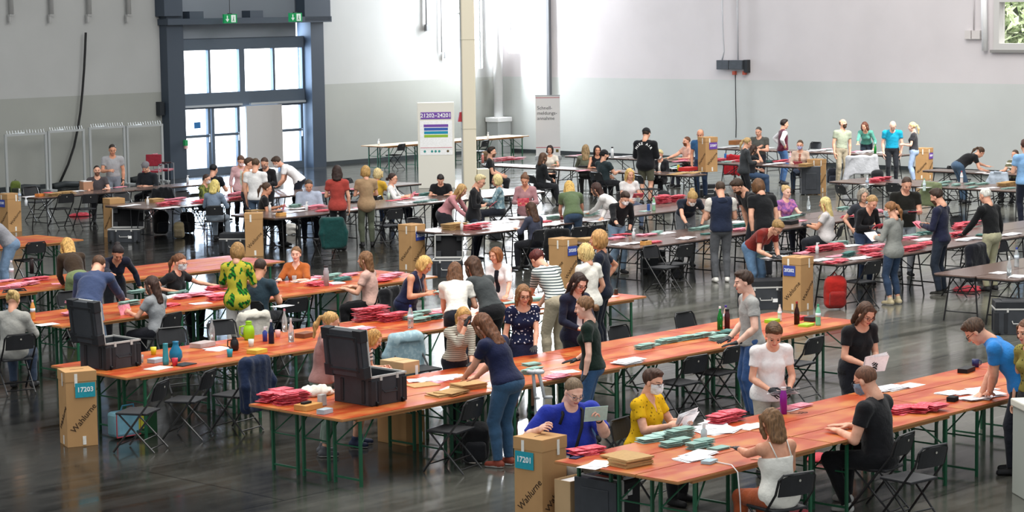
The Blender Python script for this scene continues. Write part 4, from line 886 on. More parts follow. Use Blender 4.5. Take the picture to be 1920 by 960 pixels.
# ------------------------------------------------------------------ paper things
RED = mat('d43e50', .7, 'tub', .3, 'ea7480'); PINK = mat('ea8398', .75, 'tub', .3, 'f0a5b2'); GRN = mat('8aaaa1', .8, 'label'); GRD = mat('4f7a74', .8, 'label'); PAP = mat('f1f0f2', .75, 'label'); BRN = mat('b59262', .8, 'label'); LGR = mat('a5c4bc', .8, 'label')
PM = {}
def paper_mesh(kind, i):
    if (kind, i) not in PM:
        w, l, t, m = {'red': (.165, .235, .005, RED), 'pink': (.165, .235, .004, PINK), 'green': (.12, .20, .0065, GRN), 'dgreen': (.12, .20, .0065, GRD), 'lgreen': (.15, .24, .005, LGR), 'white': (.21, .297, .0012, PAP), 'brown': (.25, .34, .008, BRN), 'bundle': (.12, .20, .03, GRN)}[kind]
        r = random.Random(i*31+len(kind)); nx, ny = 5, 3; vs = []; fs = []
        a, b = r.uniform(-1, 1), r.uniform(-1, 1); amp = .0007 if kind in ('red', 'pink', 'white') else .0003
        for top in (1, 0):
            for iy in range(ny):
                for ix in range(nx):
                    x = (ix/(nx-1)-.5)*l; y = (iy/(ny-1)-.5)*w; z = amp*(1+math.sin(a*3+ix*1.3)*.7+math.cos(b*4+iy*1.7)*.6)*(abs(ix-2)/2) if kind != 'green' else 0
                    edge = 0 if top else 0; vs.append((x, y, max(z, 0)+(t if top else 0)))
        n = nx*ny
        for iy in range(ny-1):
            for ix in range(nx-1): q = iy*nx+ix; fs.append((q, q+1, q+nx+1, q+nx)); fs.append((n+q+nx, n+q+nx+1, n+q+1, n+q))
        bd = [ix for ix in range(nx)]+[iy*nx+nx-1 for iy in range(1, ny)]+[(ny-1)*nx+ix for ix in range(nx-2, -1, -1)]+[iy*nx for iy in range(ny-2, 0, -1)]
        for j in range(len(bd)): p, q = bd[j], bd[(j+1) % len(bd)]; fs.append((p, n+p, n+q, q))
        me = bpy.data.meshes.new('paper'); me.from_pydata(vs, [], fs); me.materials.append(m); me.update(); PM[(kind, i)] = (me, t, l, w)
    return PM[(kind, i)]
NAMES = {'red': ('red_envelope', 'red envelope', 'envelope'), 'pink': ('pink_envelope', 'pink envelope', 'envelope'), 'green': ('green_ballot_bundle', 'grey-green folded ballot bundle', 'ballot paper'), 'dgreen': ('green_ballot_bundle', 'dark green ballot bundle', 'ballot paper'), 'lgreen': ('green_ballot_paper', 'pale green ballot paper', 'ballot paper'), 'white': ('white_sheet', 'white paper sheet', 'paper'), 'brown': ('brown_folder', 'tan card folder', 'folder'), 'bundle': ('green_ballot_bundle', 'thick grey-green ballot bundle', 'ballot paper')}
def sheet(kind, loc, rz_, label, group=None, R=None):
    me, t, l, w = paper_mesh(kind, random.randrange(4)); o = bpy.data.objects.new(NAMES[kind][0], me); C.objects.link(o); o.location = loc
    if R is None: o.rotation_euler = (random.uniform(-.01, .01), random.uniform(-.01, .01), rz_)
    else: o.rotation_euler = R
    return meta(o, label, NAMES[kind][2], group)
QUEUE = []
def pile(x, y, kind, cols, k, where, su=.3, sv=.12, jit=.35, z=None, ang=0.0):
    """cols stacks of k pieces each spread over su x sv metres around pixel x,y on a surface"""
    z = TZ+.001 if z is None else z; P = un(x, y, z); nm = NAMES[kind]; t = paper_mesh(kind, 0)[1]; lab = '%s %s %s' % (nm[1], 'in the pile' if cols*k > 2 else 'lying', where); q = cols*k
    for cc in range(cols):
        fu = ((cc+.5)/cols-.5)*su+random.uniform(-.02, .02); fv = random.uniform(-.5, .5)*sv; p = hall(fu, fv); b = ANG+ang+random.uniform(-jit, jit)
        q_ = .03 if kind in ('red', 'pink', 'white') else .012
        for i in range(k): QUEUE.append((P[1], kind, (P[0]+p[0]+random.uniform(-q_, q_), P[1]+p[1]+random.uniform(-q_, q_), z+(i*cols+cc)*(t+(.0022 if q_ > .02 else .0008))*(.5 if jit >= .5 else 1)), b+random.uniform(-jit, jit)*(.8 if q_ > .02 else .3), lab, nm[1]+'s '+where if q > 1 else None))
def held(item, info, label):
    kind, n = item[0], item[1]; p = (info['palms'][0]+info['palms'][1])/2 if len(item) < 3 or item[2] == 'B' else info['palms'][0 if item[2] == 'L' else 1]
    short = brief(label); hd = math.radians(info['hd']); tilt = item[3] if len(item) > 3 else 25; fw_ = np.array([math.sin(hd), math.cos(hd), 0])
    for i in range(n): sheet(kind, (p[0]+fw_[0]*.03, p[1]+fw_[1]*.03, p[2]+.012+i*.007), 0, '%s held by the %s' % (NAMES[kind][1], short), (NAMES[kind][1]+'s held by the '+short) if n > 1 else None, R=(math.radians(tilt)+i*.05, i*.03, -hd+random.uniform(-.2, .2)))
# ------------------------------------------------------------------ the people
def X(x, y, z=.80): return ('px', x, y, z)
BK = '17181b'; NV = '1c2338'; JN = '4b6484'; DJ = '2b3850'
# front right row
person('blue', 1076, 735, 'sit', 155, '2436a0', 'b4afa6', 'man in royal blue t-shirt and glasses with a black strap, behind the box', H=1.8, sex='m', hr=('crop', '7a6650'), lean=8, hp=28, L=(.14, .40, 1.0), R=X(1012, 805, .92), sleeve='elbow', skin='p', girth=1.6, glasses='6b6f78', ex=('watch',), seat_chair=True, neck='round', item=('lgreen', 1, 'L', 75))
person('yellow', 1225, 716, 'sit', 125, 'e3b21c', '26262a', 'woman in yellow top with white mask and glasses, reading white papers', H=1.7, hr=('short', '4a3226'), lean=6, hp=14, L='o', R='o', girth=1.35, mask='f2f2f4', glasses='3a2a30', topk='dots', top2='8a6a10', item=('white', 5, 'B', 50), hem=-.08, neck='v', sleeve='short')
person('whitetee', 1451, 628, 'stand', 165, 'f1efee', 'bdb4a6', 'person in white printed t-shirt with short brown hair, standing and looking down at papers', H=1.70, sex='f', hr=('short', '5b4028'), lean=8, hp=35, hyaw=-12, L=(.12, .24, .98), R=(.10, .24, .98), glove='both', item=('white', 5, 'B', 4), hem=-.08, girth=1.1)
person('cami', 1445, 792, 'sit', 328, 'efece2', 'a4502c', 'woman in white strap top and rust trousers seen from behind, reaching across papers', H=1.68, hr=('mid', '7b5a3c'), lean=6, hp=12, L=X(1352, 842, .82), R='t', sleeve='none', neck='strap', glove='L', skin='b', girth=1.14, low='pants', hem=-.12, loose=.004)
person('blackman', 1622, 714, 'sit', 305, '1b1b1e', '18191c', 'man in black t-shirt with cropped hair and blue mask, sitting at the front right table', H=1.82, sex='m', hr=('crop', '6d4a38'), lean=7, hp=22, L='t', R=X(1592, 798, .80), mask='7f93a8', shoes='c9c8c4', hem=-.10, legs=((-.18, .25), (.22, .45)), girth=1.14, glasses='2b2b2e')
person('blackwoman', 1624, 589, 'stand', 150, '19191c', '1c1d24', 'woman in black t-shirt with brown bob and red glasses, holding white forms', H=1.70, hr=('mid', '4e3424'), lean=10, hp=30, L=(.04, .27, 1.05), R=(.10, .25, 1.0), glove='both', item=('white', 4, 'B', 60), glasses='5a2a2e', neck='wide', low='skirt', girth=1.15, hem=-.05)
person('polo', 1829, 622, 'stand', 285, '3187d4', '2b2d36', 'man in bright blue polo shirt with glasses, bending over papers at the right', H=1.84, sex='m', hr=('short', '4c3728'), lean=33, hp=42, L=X(1855, 742, .82), R=X(1840, 738, .82), glasses='22242a', neck='high', hem=-.06, girth=1.12)
person('edge', 1925, 622, 'stand', 240, '8a8244', '2c2c30', 'woman with brown hair in olive patterned top, cut off by the right edge', hr=('bob', '6b4730'), topk='dots', top2='3a3a24', lean=5)
# middle row
person('greytee', 1394, 529, 'stand', 262, 'a9a9a6', '3c5a8c', 'young man in grey t-shirt and blue jeans with short dark hair, standing in profile', H=1.80, sex='m', hr=('short', '3a281e'), skin='p', lean=2, hp=8, L=X(1384, 642, .98), R=(.16, .22, .98), glove='both', hem=-.06)
person('greenblack', 1095, 577, 'stand', 282, '15261f', '41638c', 'woman in black-green t-shirt and jeans with low bun, standing in profile', H=1.70, hr=('lowbun', '7d5a3c'), skin='p', lean=3, hp=10, L=(.28, .02, .78), R=(.2, .2, .95), glove='both', hem=-.04, neck='round')
person('dots', 982, 553, 'stand', 165, '1d2340', '1d2340', 'woman in navy dress with white dots and glasses, standing behind the table', H=1.64, hr=('mid', '8a6340'), hp=14, lean=4, L=X(1004, 665, .8), R=(.24, .12, .78), topk='dots', top2='dfe2ea', glasses='44342c', low='dress', neck='wide', glove='L')
person('blazer', 1086, 531, 'stand', 145, '1e2236', '1b1c26', 'woman in dark navy blazer with long dark hair and glasses, looking at her phone', H=1.70, hr=('long', '33221c'), hp=28, lean=3, L=(.06, .28, 1.12), R=(.12, .25, 1.0), sleeve='long', inner='d8dade', glasses='1c1c1e', hem=-.22, skin='p', neck='v')
person('navylean', 904, 611, 'stand', 305, '1b2140', '3b5a78', 'woman in navy t-shirt and blue jeans with long brown hair, leaning over brown folders', H=1.74, hr=('long', '6b4229'), lean=24, hp=34, L=(.06, .52, .86), R=(.10, .46, .88), girth=1.18, shoes='8a4030', hem=-.02, low='pants')
person('stripes', 870, 595, 'stand', 150, 'b9b4a6', '1c1d28', 'blonde woman in beige striped shirt with glasses, black glove on her mouth', H=1.72, hr=('pony', 'c79a5c'), lean=24, hp=20, L=X(884, 692, .80), R='f', glove='both', glasses='2b2b30', sleeve='threeq', topk='stripe', top2='6f6b60', tsc=2, stag=.08)
person('darkgrey', 886, 499, 'stand', 318, '3f4344', '1b1b1e', 'woman in dark grey top with long brown hair, leaning over the table', H=1.74, hr=('long', '513727'), lean=32, hp=18, L=X(872, 600, .8), R=X(905, 590, .8), sleeve='long', girth=1.1)
person('whiteback', 853, 510, 'stand', 355, 'eae6dc', '20222c', 'woman in cream t-shirt with brown-blonde hair seen from behind', H=1.68, hr=('long', '6e4b33'), lean=12, hp=10, L=X(838, 598, .8), R='h', loose=.005)
person('vestdress', 797, 497, 'stand', 115, '1b2140', '1d2446', 'blonde woman in sleeveless navy top with lanyard, checking green ballot papers', H=1.70, hr=('bob', 'd3aa66'), skin='b', lean=26, hp=32, L='h', R='h', sleeve='none', girth=1.2, item=('lgreen', 2, 'L', 5), stag=.1)
person('whiteshirt', 929, 479, 'stand', 205, 'f0eeee', '24252c', 'woman in open white shirt with tied auburn hair, leaning on the table', H=1.68, hr=('bob', '8a5632'), lean=24, hp=10, hyaw=-20, L=X(950, 563, .8), R=X(915, 560, .8), inner='1a1c26', neck='v', hem=-.1, sleeve='elbow')
person('redhair', 1008, 487, 'stand', 322, 'cfd3ce', 'b3a790', 'person with short red hair in striped sweater and beige trousers, bending over the table', H=1.78, hr=('short', '5c2420'), lean=42, hp=45, L=X(990, 575, .8), R=X(1004, 585, .8), sleeve='elbow', topk='stripe', top2='2c3c42', tsc=1.3, girth=1.08)
person('curly', 1097, 474, 'stand', 318, 'ece9df', '1b1c20', 'woman in white polo shirt with curly blonde hair seen from behind', H=1.68, hr=('curly', 'd6bb7d'), lean=3, hp=12, L='h', R=(.22, .12, .88), hem=-.1)
person('navyv', 1121, 449, 'stand', 283, '1a2030', '151b28', 'woman in navy v-neck and dark trousers with blonde bob, hand on her hip', H=1.74, hr=('bob', 'b98d58'), skin='b', hp=4, L='h', R='p', neck='v', hem=-.08)
person('pinkblouse', 684, 487, 'sit', 285, 'd2aa9d', '17171a', 'woman in pale pink blouse with brown shoulder-length hair, sitting on a chair with black jacket', hr=('mid', '7a5638'), lean=6, hp=2, L='t', R='t', hem=-.08, girth=1.1, chd=300)
person('pinktop', 621, 606, 'stand', 80, 'a87a74', '76867a', 'woman in mauve blouse with blonde ponytail, standing behind the open flight case', H=1.74, hr=('pony', 'c69a5e'), hp=16, lean=6, L='h', R=(.16, .25, .85), sleeve='long', low='crop', shoes='55565a', hem=-.04)
person('child', 702, 636, 'stand', 100, 'ece8e4', '8a8f94', 'blond child in striped shirt and shorts, bending behind the open flight case', H=1.42, hr=('bob', 'b88a4c'), lean=28, hp=30, L='h', R='h', topk='stripe', top2='3b3d46', low='shorts', shoes='27304a')
# rows on the left
person('leaf', 446, 472, 'stand', 8, 'b9af3a', 'e4e0dc', 'woman in yellow shirt with green leaf print, back turned to the camera', H=1.70, hr=('bob', '9a7648'), hp=18, lean=4, L='h', R='h', topk='leaf', hem=-.18, loose=.004, sleeve='elbow')
person('teal', 489, 502, 'sit', 20, '2b3d48', '23262c', 'man in dark teal t-shirt with short hair, sitting with his back turned', H=1.78, sex='m', hr=('crop', '3b2d26'), hp=14, lean=6, L='t', R='t', skin='b', hem=-.1)
person('orange', 555, 477, 'sit', 195, 'b3622e', '2c2c34', 'woman in rust-orange v-neck blouse, sitting with hands on the table', hr=('bun', '7b5838'), hp=2, hyaw=10, L='t', R='t', neck='v', sleeve='elbow', skin='p', loose=.006)
person('maskleft', 338, 492, 'sit', 118, '16171a', '1c1c22', 'person in black t-shirt and light mask, reaching over red envelopes', hr=('pony', '6e4a32'), mask='c9d3d6', hp=16, lean=8, L=X(398, 535, .8), R=X(318, 545, .8), hem=-.1, girth=1.1, glasses='332a2a')
person('girl', 283, 534, 'sit', 300, '94979a', '2b2c34', 'girl in grey t-shirt with long dark hair, holding a pink envelope', H=1.60, hr=('long', '3f2a22'), hp=10, hyaw=20, lean=4, L='o', R='h', item=('pink', 1, 'L', 70), hem=-.1)
person('bluesweater', 185, 498, 'stand', 8, '3d4a6b', '7389a3', 'man in slate blue sweater and faded jeans, bending over the table with his back turned', H=1.80, sex='m', hr=('crop', '5b3f2c'), lean=30, hp=40, L=X(150, 588, .8), R=X(243, 580, .8), sleeve='long', neck='high', girth=1.1)
person('bunv', 221, 475, 'stand', 160, '161a2b', '1b1c22', 'woman in navy v-neck top with dark hair bun, reaching down to papers', hr=('bun', '231a1a'), lean=15, hp=34, L=X(262, 538, .82), R=X(232, 568, .82), sleeve='long', neck='v', skin='b')
person('browntop', 126, 462, 'stand', 332, '3a2c20', '77855a', 'blonde woman in brown top and olive trousers, leaning on the table', H=1.70, hr=('mid', 'cda15c'), lean=38, hp=25, L=X(118, 532, .8), R=X(150, 528, .8), sleeve='long', loose=.0, low='longskirt')
person('edgeleft', -34, 408, 'stand', 250, '8f8f95', '7189a4', 'person in grey top and blue jeans leaning at the left edge of the picture', H=1.75, hr=('short', '5b4028'), lean=42, hp=30, L=X(-60, 470, .8), R=X(-40, 480, .8), sleeve='long', girth=1.15)
person('greysweater', 25, 563, 'sit', 5, 'a3a29c', '39465a', 'woman in grey sweater with blonde hair seen from behind at the left edge', hr=('bun', 'b79a63'), hp=14, lean=3, L='t', R='t', sleeve='long', girth=1.1, chd=330, loose=.01, hem=-.12)
# below the wall frames
person('greyman', 211, 281, 'stand', 165, 'a5a5a8', '7d858f', 'man in light grey t-shirt with short dark hair, standing at the back left', H=1.80, sex='m', hr=('crop', '2e2621'), hp=18, skin='b', L='d', R='h', ex=('watch',))
person('greyseat', 182, 320, 'sit', 165, '4a4548', '2a2b30', 'bearded man in dark grey t-shirt, leaning back at the far left table', sex='m', H=1.78, hr=('crop', '241c18'), beard='7a5a4a', hp=2, L='t', R='l')
person('beanie', 273, 314, 'sit', 195, '20242a', '24262c', 'man in dark hoodie with grey beanie, sitting at the far left table', sex='m', H=1.75, hr=('none', 'none'), ex=('beanie77767a',), hp=28, sleeve='threeq', lean=6, L='h', R='h', neck='high')
person('olive', 388, 336, 'sit', 110, '7f8540', '2f3238', 'man in olive patterned sweater with white mask', sex='m', hr=('crop', '3f2f28'), mask='eceaec', hp=14, sleeve='long', topk='camo', top2='4c5634', lean=6, L='h', R='t', glasses='2b2b2b', chd=133)
person('blackback', 401, 318, 'sit', 25, '1c1f26', '22242a', 'man in black shirt with black hair, sitting before the glass doors with his back turned', sex='m', H=1.78, hr=('crop', '16171b'), hp=10, L='t', R='t', girth=1.1)
person('cardiblue', 403, 348, 'sit', 15, '7c8ca0', '8e9aa6', 'blonde woman in grey-blue cardigan with tied hair seen from behind', hr=('mid', 'dcc777'), hp=14, sleeve='long', L='t', R='t', chd=350, lean=5)
person('pinkcardi', 452, 302, 'stand', 160, 'd9b1b4', '2c2830', 'woman in pink cardigan with mask, standing by the red envelopes', hr=('lowbun', '5d4335'), mask='e6c8c8', inner='b9c2b4', sleeve='threeq', hp=30, L='h', R='d', lean=5, hem=-.12)
person('whitemanback', 480, 308, 'stand', 15, 'efeeec', '51657c', 'man in white t-shirt with short brown hair, back turned before the grey door panel', sex='m', H=1.78, hr=('crop', '53402f'), hp=10, L='d', R='d', hem=-.08)
person('peach', 467, 307, 'stand', 100, 'dba37e', '3a3a40', 'person in peach top hidden behind the man in the white t-shirt', hr=('short', '4c3a2e'), hp=10)
person('blackfront', 496, 306, 'stand', 195, '1b1b1e', '1f2024', 'person in black top with mask, standing behind the table and looking down', hr=('crop', '4a3428'), hp=30, L='h', R='h', sleeve='long', H=1.68, mask='8d6f66')
person('whitelean', 519, 304, 'stand', 272, 'f0efef', '20242f', 'young man in white t-shirt with mask, bending over the table with black gloves', sex='m', H=1.80, hr=('short', '43342a'), mask='efeaea', lean=22, hp=28, L=X(516, 352, .82), R=X(522, 350, .82), glove='both', hem=-.06)
person('blackpink', 501, 354, 'sit', 80, '18181b', '1c1c22', 'woman in black t-shirt with glasses and ponytail, holding a pink envelope', hr=('pony', '4d3728'), glasses='5a3a36', hp=12, L='o', R='h', item=('pink', 2, 'B', 65), skin='b', hem=-.1, lean=4, neck='v')
person('lightblue', 579, 348, 'sit', 172, 'aab4c6', '232733', 'man in light blue shirt reading papers at the table', sex='m', H=1.80, hr=('crop', '4c4038'), hp=28, girth=1.2, sleeve='elbow', L='h', R='h', item=('white', 2, 'B', 30), neck='high', skin='b')
person('redshirt', 632, 322, 'stand', 358, 'a5423a', '1b1c20', 'woman in brick red t-shirt and black trousers with dark hair, back turned', H=1.70, hr=('mid', '33221d'), hp=8, L='h', R='d', low='tight', hem=-.12, shoes='5a2a30', loose=.008)
person('beige', 685, 322, 'stand', 345, 'a68a6a', '545a4a', 'woman in taupe t-shirt and olive trousers with blonde hair, back turned', H=1.70, hr=('bob', 'b48f57'), hp=10, L='h', R='h', hem=-.22, loose=.008)
person('yellowseat', 709, 326, 'sit', 30, 'd0a63a', '30405c', 'woman in mustard top with curly light hair, sitting with her back turned', hr=('curly', 'd6bf8a'), hp=8, L='t', R='t', skin='b')
person('scarf', 737, 335, 'sit', 100, 'e3e3e0', '2a3040', 'woman in white cardigan with grey scarf, holding up a pink envelope', hr=('lowbun', '3a2822'), inner='7f8f98', sleeve='threeq', hp=6, L='o', R='o', glasses='2a2a2e', item=('pink', 1, 'L', 60))
person('blackseat', 826, 337, 'sit', 180, '1b1c1f', '1b1c20', 'person in black t-shirt sitting before the white poster panel', sex='m', H=1.72, hr=('short', '221c1b'), hp=42, lean=8, L='t', R='t')
person('pinklong', 866, 357, 'stand', 112, 'c98b90', '2a2a30', 'woman in pink long-sleeved dress with long blonde hair, leaning over red envelopes', hr=('long', 'b8935f'), lean=22, hp=25, L=X(890, 408, .8), R=X(882, 412, .8), sleeve='long', low='dress')
person('blacksweater', 900, 340, 'stand', 105, '17181b', '1f2633', 'person in black sweater with short blonde hair and black gloves, holding a red envelope', H=1.74, hr=('short', 'c9b98c'), hp=24, lean=6, L='h', R='h', sleeve='threeq', glove='both', item=('red', 1, 'B', 40), hem=-.15, glasses='2b2b2b')
person('denim', 931, 338, 'sit', 272, '6c8792', '22252e', 'blonde woman in pale denim jacket, sitting sideways', hr=('bob', 'd8c48c'), hp=8, sleeve='long', L='o', R='h', glasses='2a2a2e', topk='camo', top2='a3b5b8', item=('red', 1, 'L', 30))
person('mauve', 984, 338, 'stand', 188, 'a97f83', '2b3038', 'woman in mauve v-neck sweater, looking down at red and white envelopes', hr=('bun', '6b4a34'), hp=28, lean=4, L='h', R='h', sleeve='long', neck='v', item=('red', 3, 'B', 60), hem=-.12, skin='b')
person('purpleseat', 995, 391, 'sit', 318, '3d4050', '1d1e24', 'woman in dark blue-grey top with very long brown hair, sitting with her back turned', hr=('long', '4a3224'), hp=16, lean=8, L='t', R='t', sleeve='threeq', chd=330)
person('olivetee', 1067, 352, 'stand', 352, '59694a', '3d5068', 'woman in olive t-shirt and jeans with blonde ponytail, back turned', hr=('long', 'cfa85e'), hp=20, lean=14, L=X(1052, 404, .85), R=X(1092, 402, .85), hem=-.05, sleeve='short', loose=.012)
person('whitesleeve', 1117, 355, 'stand', 285, 'e2dedb', '3c4a60', 'woman in white long-sleeved top with dark hair, reaching over green papers', hr=('mid', '3e2822'), lean=26, hp=12, L=X(1098, 408, .82), R=X(1128, 412, .82), sleeve='long', glasses='2b2b2b')
person('blacklong', 1172, 372, 'stand', 155, '141518', '7f96ad', 'person in black sweater with white mask and black gloves, sorting red envelopes', sex='m', H=1.74, hr=('short', '3b2b22'), mask='f0efef', lean=20, hp=34, L=X(1180, 432, .82), R=X(1163, 440, .82), sleeve='threeq', glove='both')
# back rows
person('whiteblond', 1181, 327, 'sit', 160, 'dedad8', '55627a', 'young woman in white t-shirt with long blonde hair, holding red envelopes', hr=('long', 'd2ad6a'), hp=14, L='h', R='l', item=('red', 2, 'L', 35), hem=-.1)
person('capman', 1212, 251, 'stand', 25, '15161a', '5b5a4a', 'tall man in black sweatshirt with lettered back, cap and camouflage shorts', sex='m', H=1.90, hr=('crop', '3a2c24'), ex=('cap',), hp=14, girth=1.2, sleeve='long', L='h', R='h', low='shorts', hem=-.16, loose=.012)
person('suit', 1237, 290, 'sit', 205, '232327', '2a2b30', 'person in dark blazer with short blonde hair and white mask, sitting', hr=('short', 'cfc08e'), mask='efeeec', inner='e5e3dc', sleeve='long', hp=20, L='h', R='h', neck='v')
person('profileman', 922, 285, 'sit', 95, '1f2022', '1c1d22', 'man in black t-shirt sitting in profile at the end of the dark table', sex='m', H=1.80, hr=('short', '2b201b'), beard='7a5646', hp=4, L='l', R='l')
person('blackseat2', 1019, 296, 'sit', 60, '1b1d20', '222327', 'woman in black top with long brown hair, sitting with crossed legs', hr=('mid', '594030'), hp=10, lean=6, L='t', R='l', sleeve='long', legs=((-.05, .55), (.1, .45)))
person('beigeseat', 1031, 281, 'sit', 190, 'ddd5c8', '3a3a40', 'woman in cream top with dark curly hair, before the roll-up banner', hr=('bob', '2b2020'), hp=10, L='t', R='t')
person('longback', 1098, 280, 'sit', 5, '6f7260', '4a4b48', 'woman with long light brown hair and olive jacket, sitting with her back turned', hr=('long', '9b815c'), hp=6, sleeve='long', L='t', R='t')
person('tank', 1120, 282, 'sit', 172, '1a1a1e', '26262c', 'woman in black tank top with long dark hair and sunglasses on her head', hr=('long', '221a1a'), hp=6, sleeve='none', L='l', R='t', skin='b')
person('bearded', 1134, 291, 'sit', 48, '263236', '1e2026', 'bearded man in dark teal t-shirt with black cap, sitting and looking right', sex='m', H=1.82, hr=('crop', '1c1a1a'), beard='1f1a18', hyaw=-25, hp=4, L='l', R='t', girth=1.15, ex=('beanie1d1d20',))
person('peachman', 1287, 265, 'sit', 245, 'd9a894', '3b3d48', 'bearded man in peach t-shirt, reaching to the left', sex='m', H=1.80, hr=('crop', '6a4632'), beard='7a4c30', hp=4, girth=1.2, L='t', R='r')
person('bluebehind', 1313, 252, 'stand', 200, '335b84', '2a3a55', 'man in blue shirt and jeans, half hidden behind box 23207', sex='m', H=1.80, hr=('bald', '8c7866'), hp=20, L='d', R='d', skin='b')
person('denimjacket', 1402, 268, 'stand', 75, '35383b', '1c1d22', 'woman in charcoal denim jacket with blonde ponytail and beige gloves', hr=('pony', 'b09262'), hp=14, sleeve='long', L='h', R='h', lean=4, inner='dcdcdc', hem=-.1, low='tight', shoes='e0e0e0')
person('darkseat', 1413, 281, 'sit', 70, '1c1c20', '3b4f6b', 'woman in black t-shirt with long dark hair, sitting beside the denim jacket', hr=('long', '3a2820'), hp=24, L='l', R='f')
person('greyback', 1422, 247, 'stand', 205, '52534f', '2c3038', 'man in dark grey t-shirt with short grey hair, standing by the right wall', sex='m', H=1.74, hr=('crop', '4b453f'), hp=16, girth=1.15, L='h', R='x')
person('vest', 1471, 233, 'stand', 82, 'e9e6e8', '3f5f8a', 'man in maroon vest over a white shirt, standing in profile with hand on his hip', sex='m', H=1.78, hr=('short', '2a1f1c'), hp=4, L='p', R='p', sleeve='long', neck='high', hem=-.04, ex=('vest5c1f33',))
person('beigemask', 1500, 272, 'sit', 195, 'cdb4a2', '3f5068', 'woman in beige cardigan with lilac mask, sitting', hr=('crop', '54402f'), mask='a3a4cc', hp=14, L='h', R='h', sleeve='threeq', inner='9a5a48', item=('red', 1, 'B', 50))
person('greentee', 1581, 232, 'stand', 160, 'a3ab96', 'a59a84', 'bearded man in sage green t-shirt and beige trousers, looking up', sex='m', H=1.80, hr=('bald', '6b5040'), beard='4a382c', hp=-14, hyaw=20, L='d', R='d', shoes='4a2f22', side=-4)
person('tealwoman', 1621, 237, 'stand', 195, '5fa596', '26303c', 'woman in sea-green blouse with brown hair, leaning on the table', hr=('mid', '6b4030'), lean=24, hp=14, hyaw=-18, L=X(1640, 278, .8), R=X(1606, 280, .8), sleeve='threeq')
person('turquoise', 1674, 236, 'stand', 185, '1ba0c4', '23262c', 'bald man in turquoise t-shirt, looking down at the table', sex='m', H=1.80, hr=('none', 'none'), lean=10, hp=40, L='d', R='d', skin='p', girth=1.08)
person('sunlit', 1710, 238, 'stand', 285, '35353a', 'a9bede', 'blonde woman with ponytail in dark top and pale jeans, standing in the light', hr=('pony', 'e6c88e'), hp=6, L='h', R='h', low='tight', skin='p')
person('bending', 1838, 286, 'stand', 75, '1b1b1d', '4a6078', 'woman in black t-shirt and jeans, bending to write at the table', hr=('pony', '4a3626'), lean=48, hp=40, L=X(1862, 318, .8), R=X(1848, 320, .8), girth=1.2)
person('stripeseat', 1903, 290, 'sit', 225, '6a6a52', '3a3a40', 'man in olive and white striped shirt, sitting by the right edge', sex='m', hr=('crop', '4a3a30'), topk='stripe', top2='e6e4da', hp=10, L='t', R='t', tsc=.5)
person('bluepolo', 1922, 274, 'stand', 350, '86b0da', '1d2130', 'tall man in light blue shirt and dark trousers, back turned at the right edge', sex='m', H=1.90, hr=('short', '4a2c22'), hp=10, L='h', R='h', girth=1.15, hem=-.08)
person('navymask', 1298, 372, 'stand', 172, '1c2230', '6f7276', 'woman in navy t-shirt with blonde hair and mask, bending over green ballot papers', hr=('bun', 'b3935c'), mask='e9e4e0', lean=28, hp=40, L=X(1315, 422, .82), R=X(1290, 428, .82), glove='both')
person('hoodvest', 1350, 354, 'stand', 352, 'd8d3ca', '5a5c60', 'man in navy hooded vest and grey trousers with white shoes, back turned', sex='m', H=1.82, hr=('crop', '4a3a2e'), hp=18, L='h', R='h', hem=-.06, shoes='e6e4de', girth=1.1, ex=('vest20283c', 'hood242d42'))
person('blackbeard', 1383, 350, 'stand', 245, '1c1c20', '2b2c33', 'man in black t-shirt with glasses and beard, bending forward', sex='m', H=1.86, hr=('short', '3c2c20'), beard='4a3424', lean=28, hp=40, glasses='2a2a2e', L='d', R='d')
person('blackwide', 1421, 350, 'stand', 335, '17181b', '1a1b20', 'man in black t-shirt with brown hair to the ears, bending with his back turned', sex='m', H=1.86, hr=('bob', '6a4a30'), hp=28, lean=16, L='d', R='d', girth=1.12, glove='both', hem=-.1)
person('pinkpattern', 1475, 360, 'sit', 150, 'c07aa8', '4a4a58', 'woman in pink patterned t-shirt with blonde hair, sitting and reaching right', hr=('bun', 'c8a873'), hp=6, L=X(1505, 400, .82), R='l', topk='camo', top2='8a5a9a', glove='L', skin='p')
person('maroon', 1457, 427, 'stand', 140, '7a2620', '5f7d9c', 'person in rust red t-shirt and jeans with glasses and black gloves, bending over papers', H=1.72, hr=('short', '9a7a4c'), lean=30, hp=38, L=X(1460, 480, .82), R=X(1448, 482, .82), glove='both', glasses='2b2b2b', neck='v', girth=1.1)
person('bigblond', 1546, 382, 'sit', 290, 'd6d0cf', '2c2e34', 'woman in white t-shirt with long blonde hair and black gloves, sitting', hr=('long', 'e0c886'), hp=8, girth=1.4, L='o', R='t', glove='both', skin='b', hem=-.1)
person('blackv', 1636, 380, 'stand', 150, '141518', '3c4a66', 'woman in black v-neck sweater with tied blonde hair, looking down at envelopes', hr=('lowbun', 'ad8a5c'), hp=34, lean=18, L='h', R='h', sleeve='long', neck='v', glove='both', item=('red', 2, 'B', 30))
person('jersey', 1700, 346, 'stand', 172, '1b1b17', 'a2a6ae', 'man in black football jersey with black gloves, holding a red folder', sex='m', H=1.84, hr=('crop', '46342a'), hp=30, L='h', R='h', glove='both', girth=1.12, item=('red', 1, 'L', 10), hem=-.08)
person('greywoman', 1669, 393, 'stand', 318, '8f918c', '33455f', 'woman in long grey sweater and blue jeans with ponytail and mask, back turned', H=1.70, hr=('pony', '8a5f3a'), mask='b9ccd0', hyaw=18, hp=14, L='h', R='h', sleeve='long', hem=-.14, shoes='c2b493', low='crop', item=('white', 1, 'L', 40))
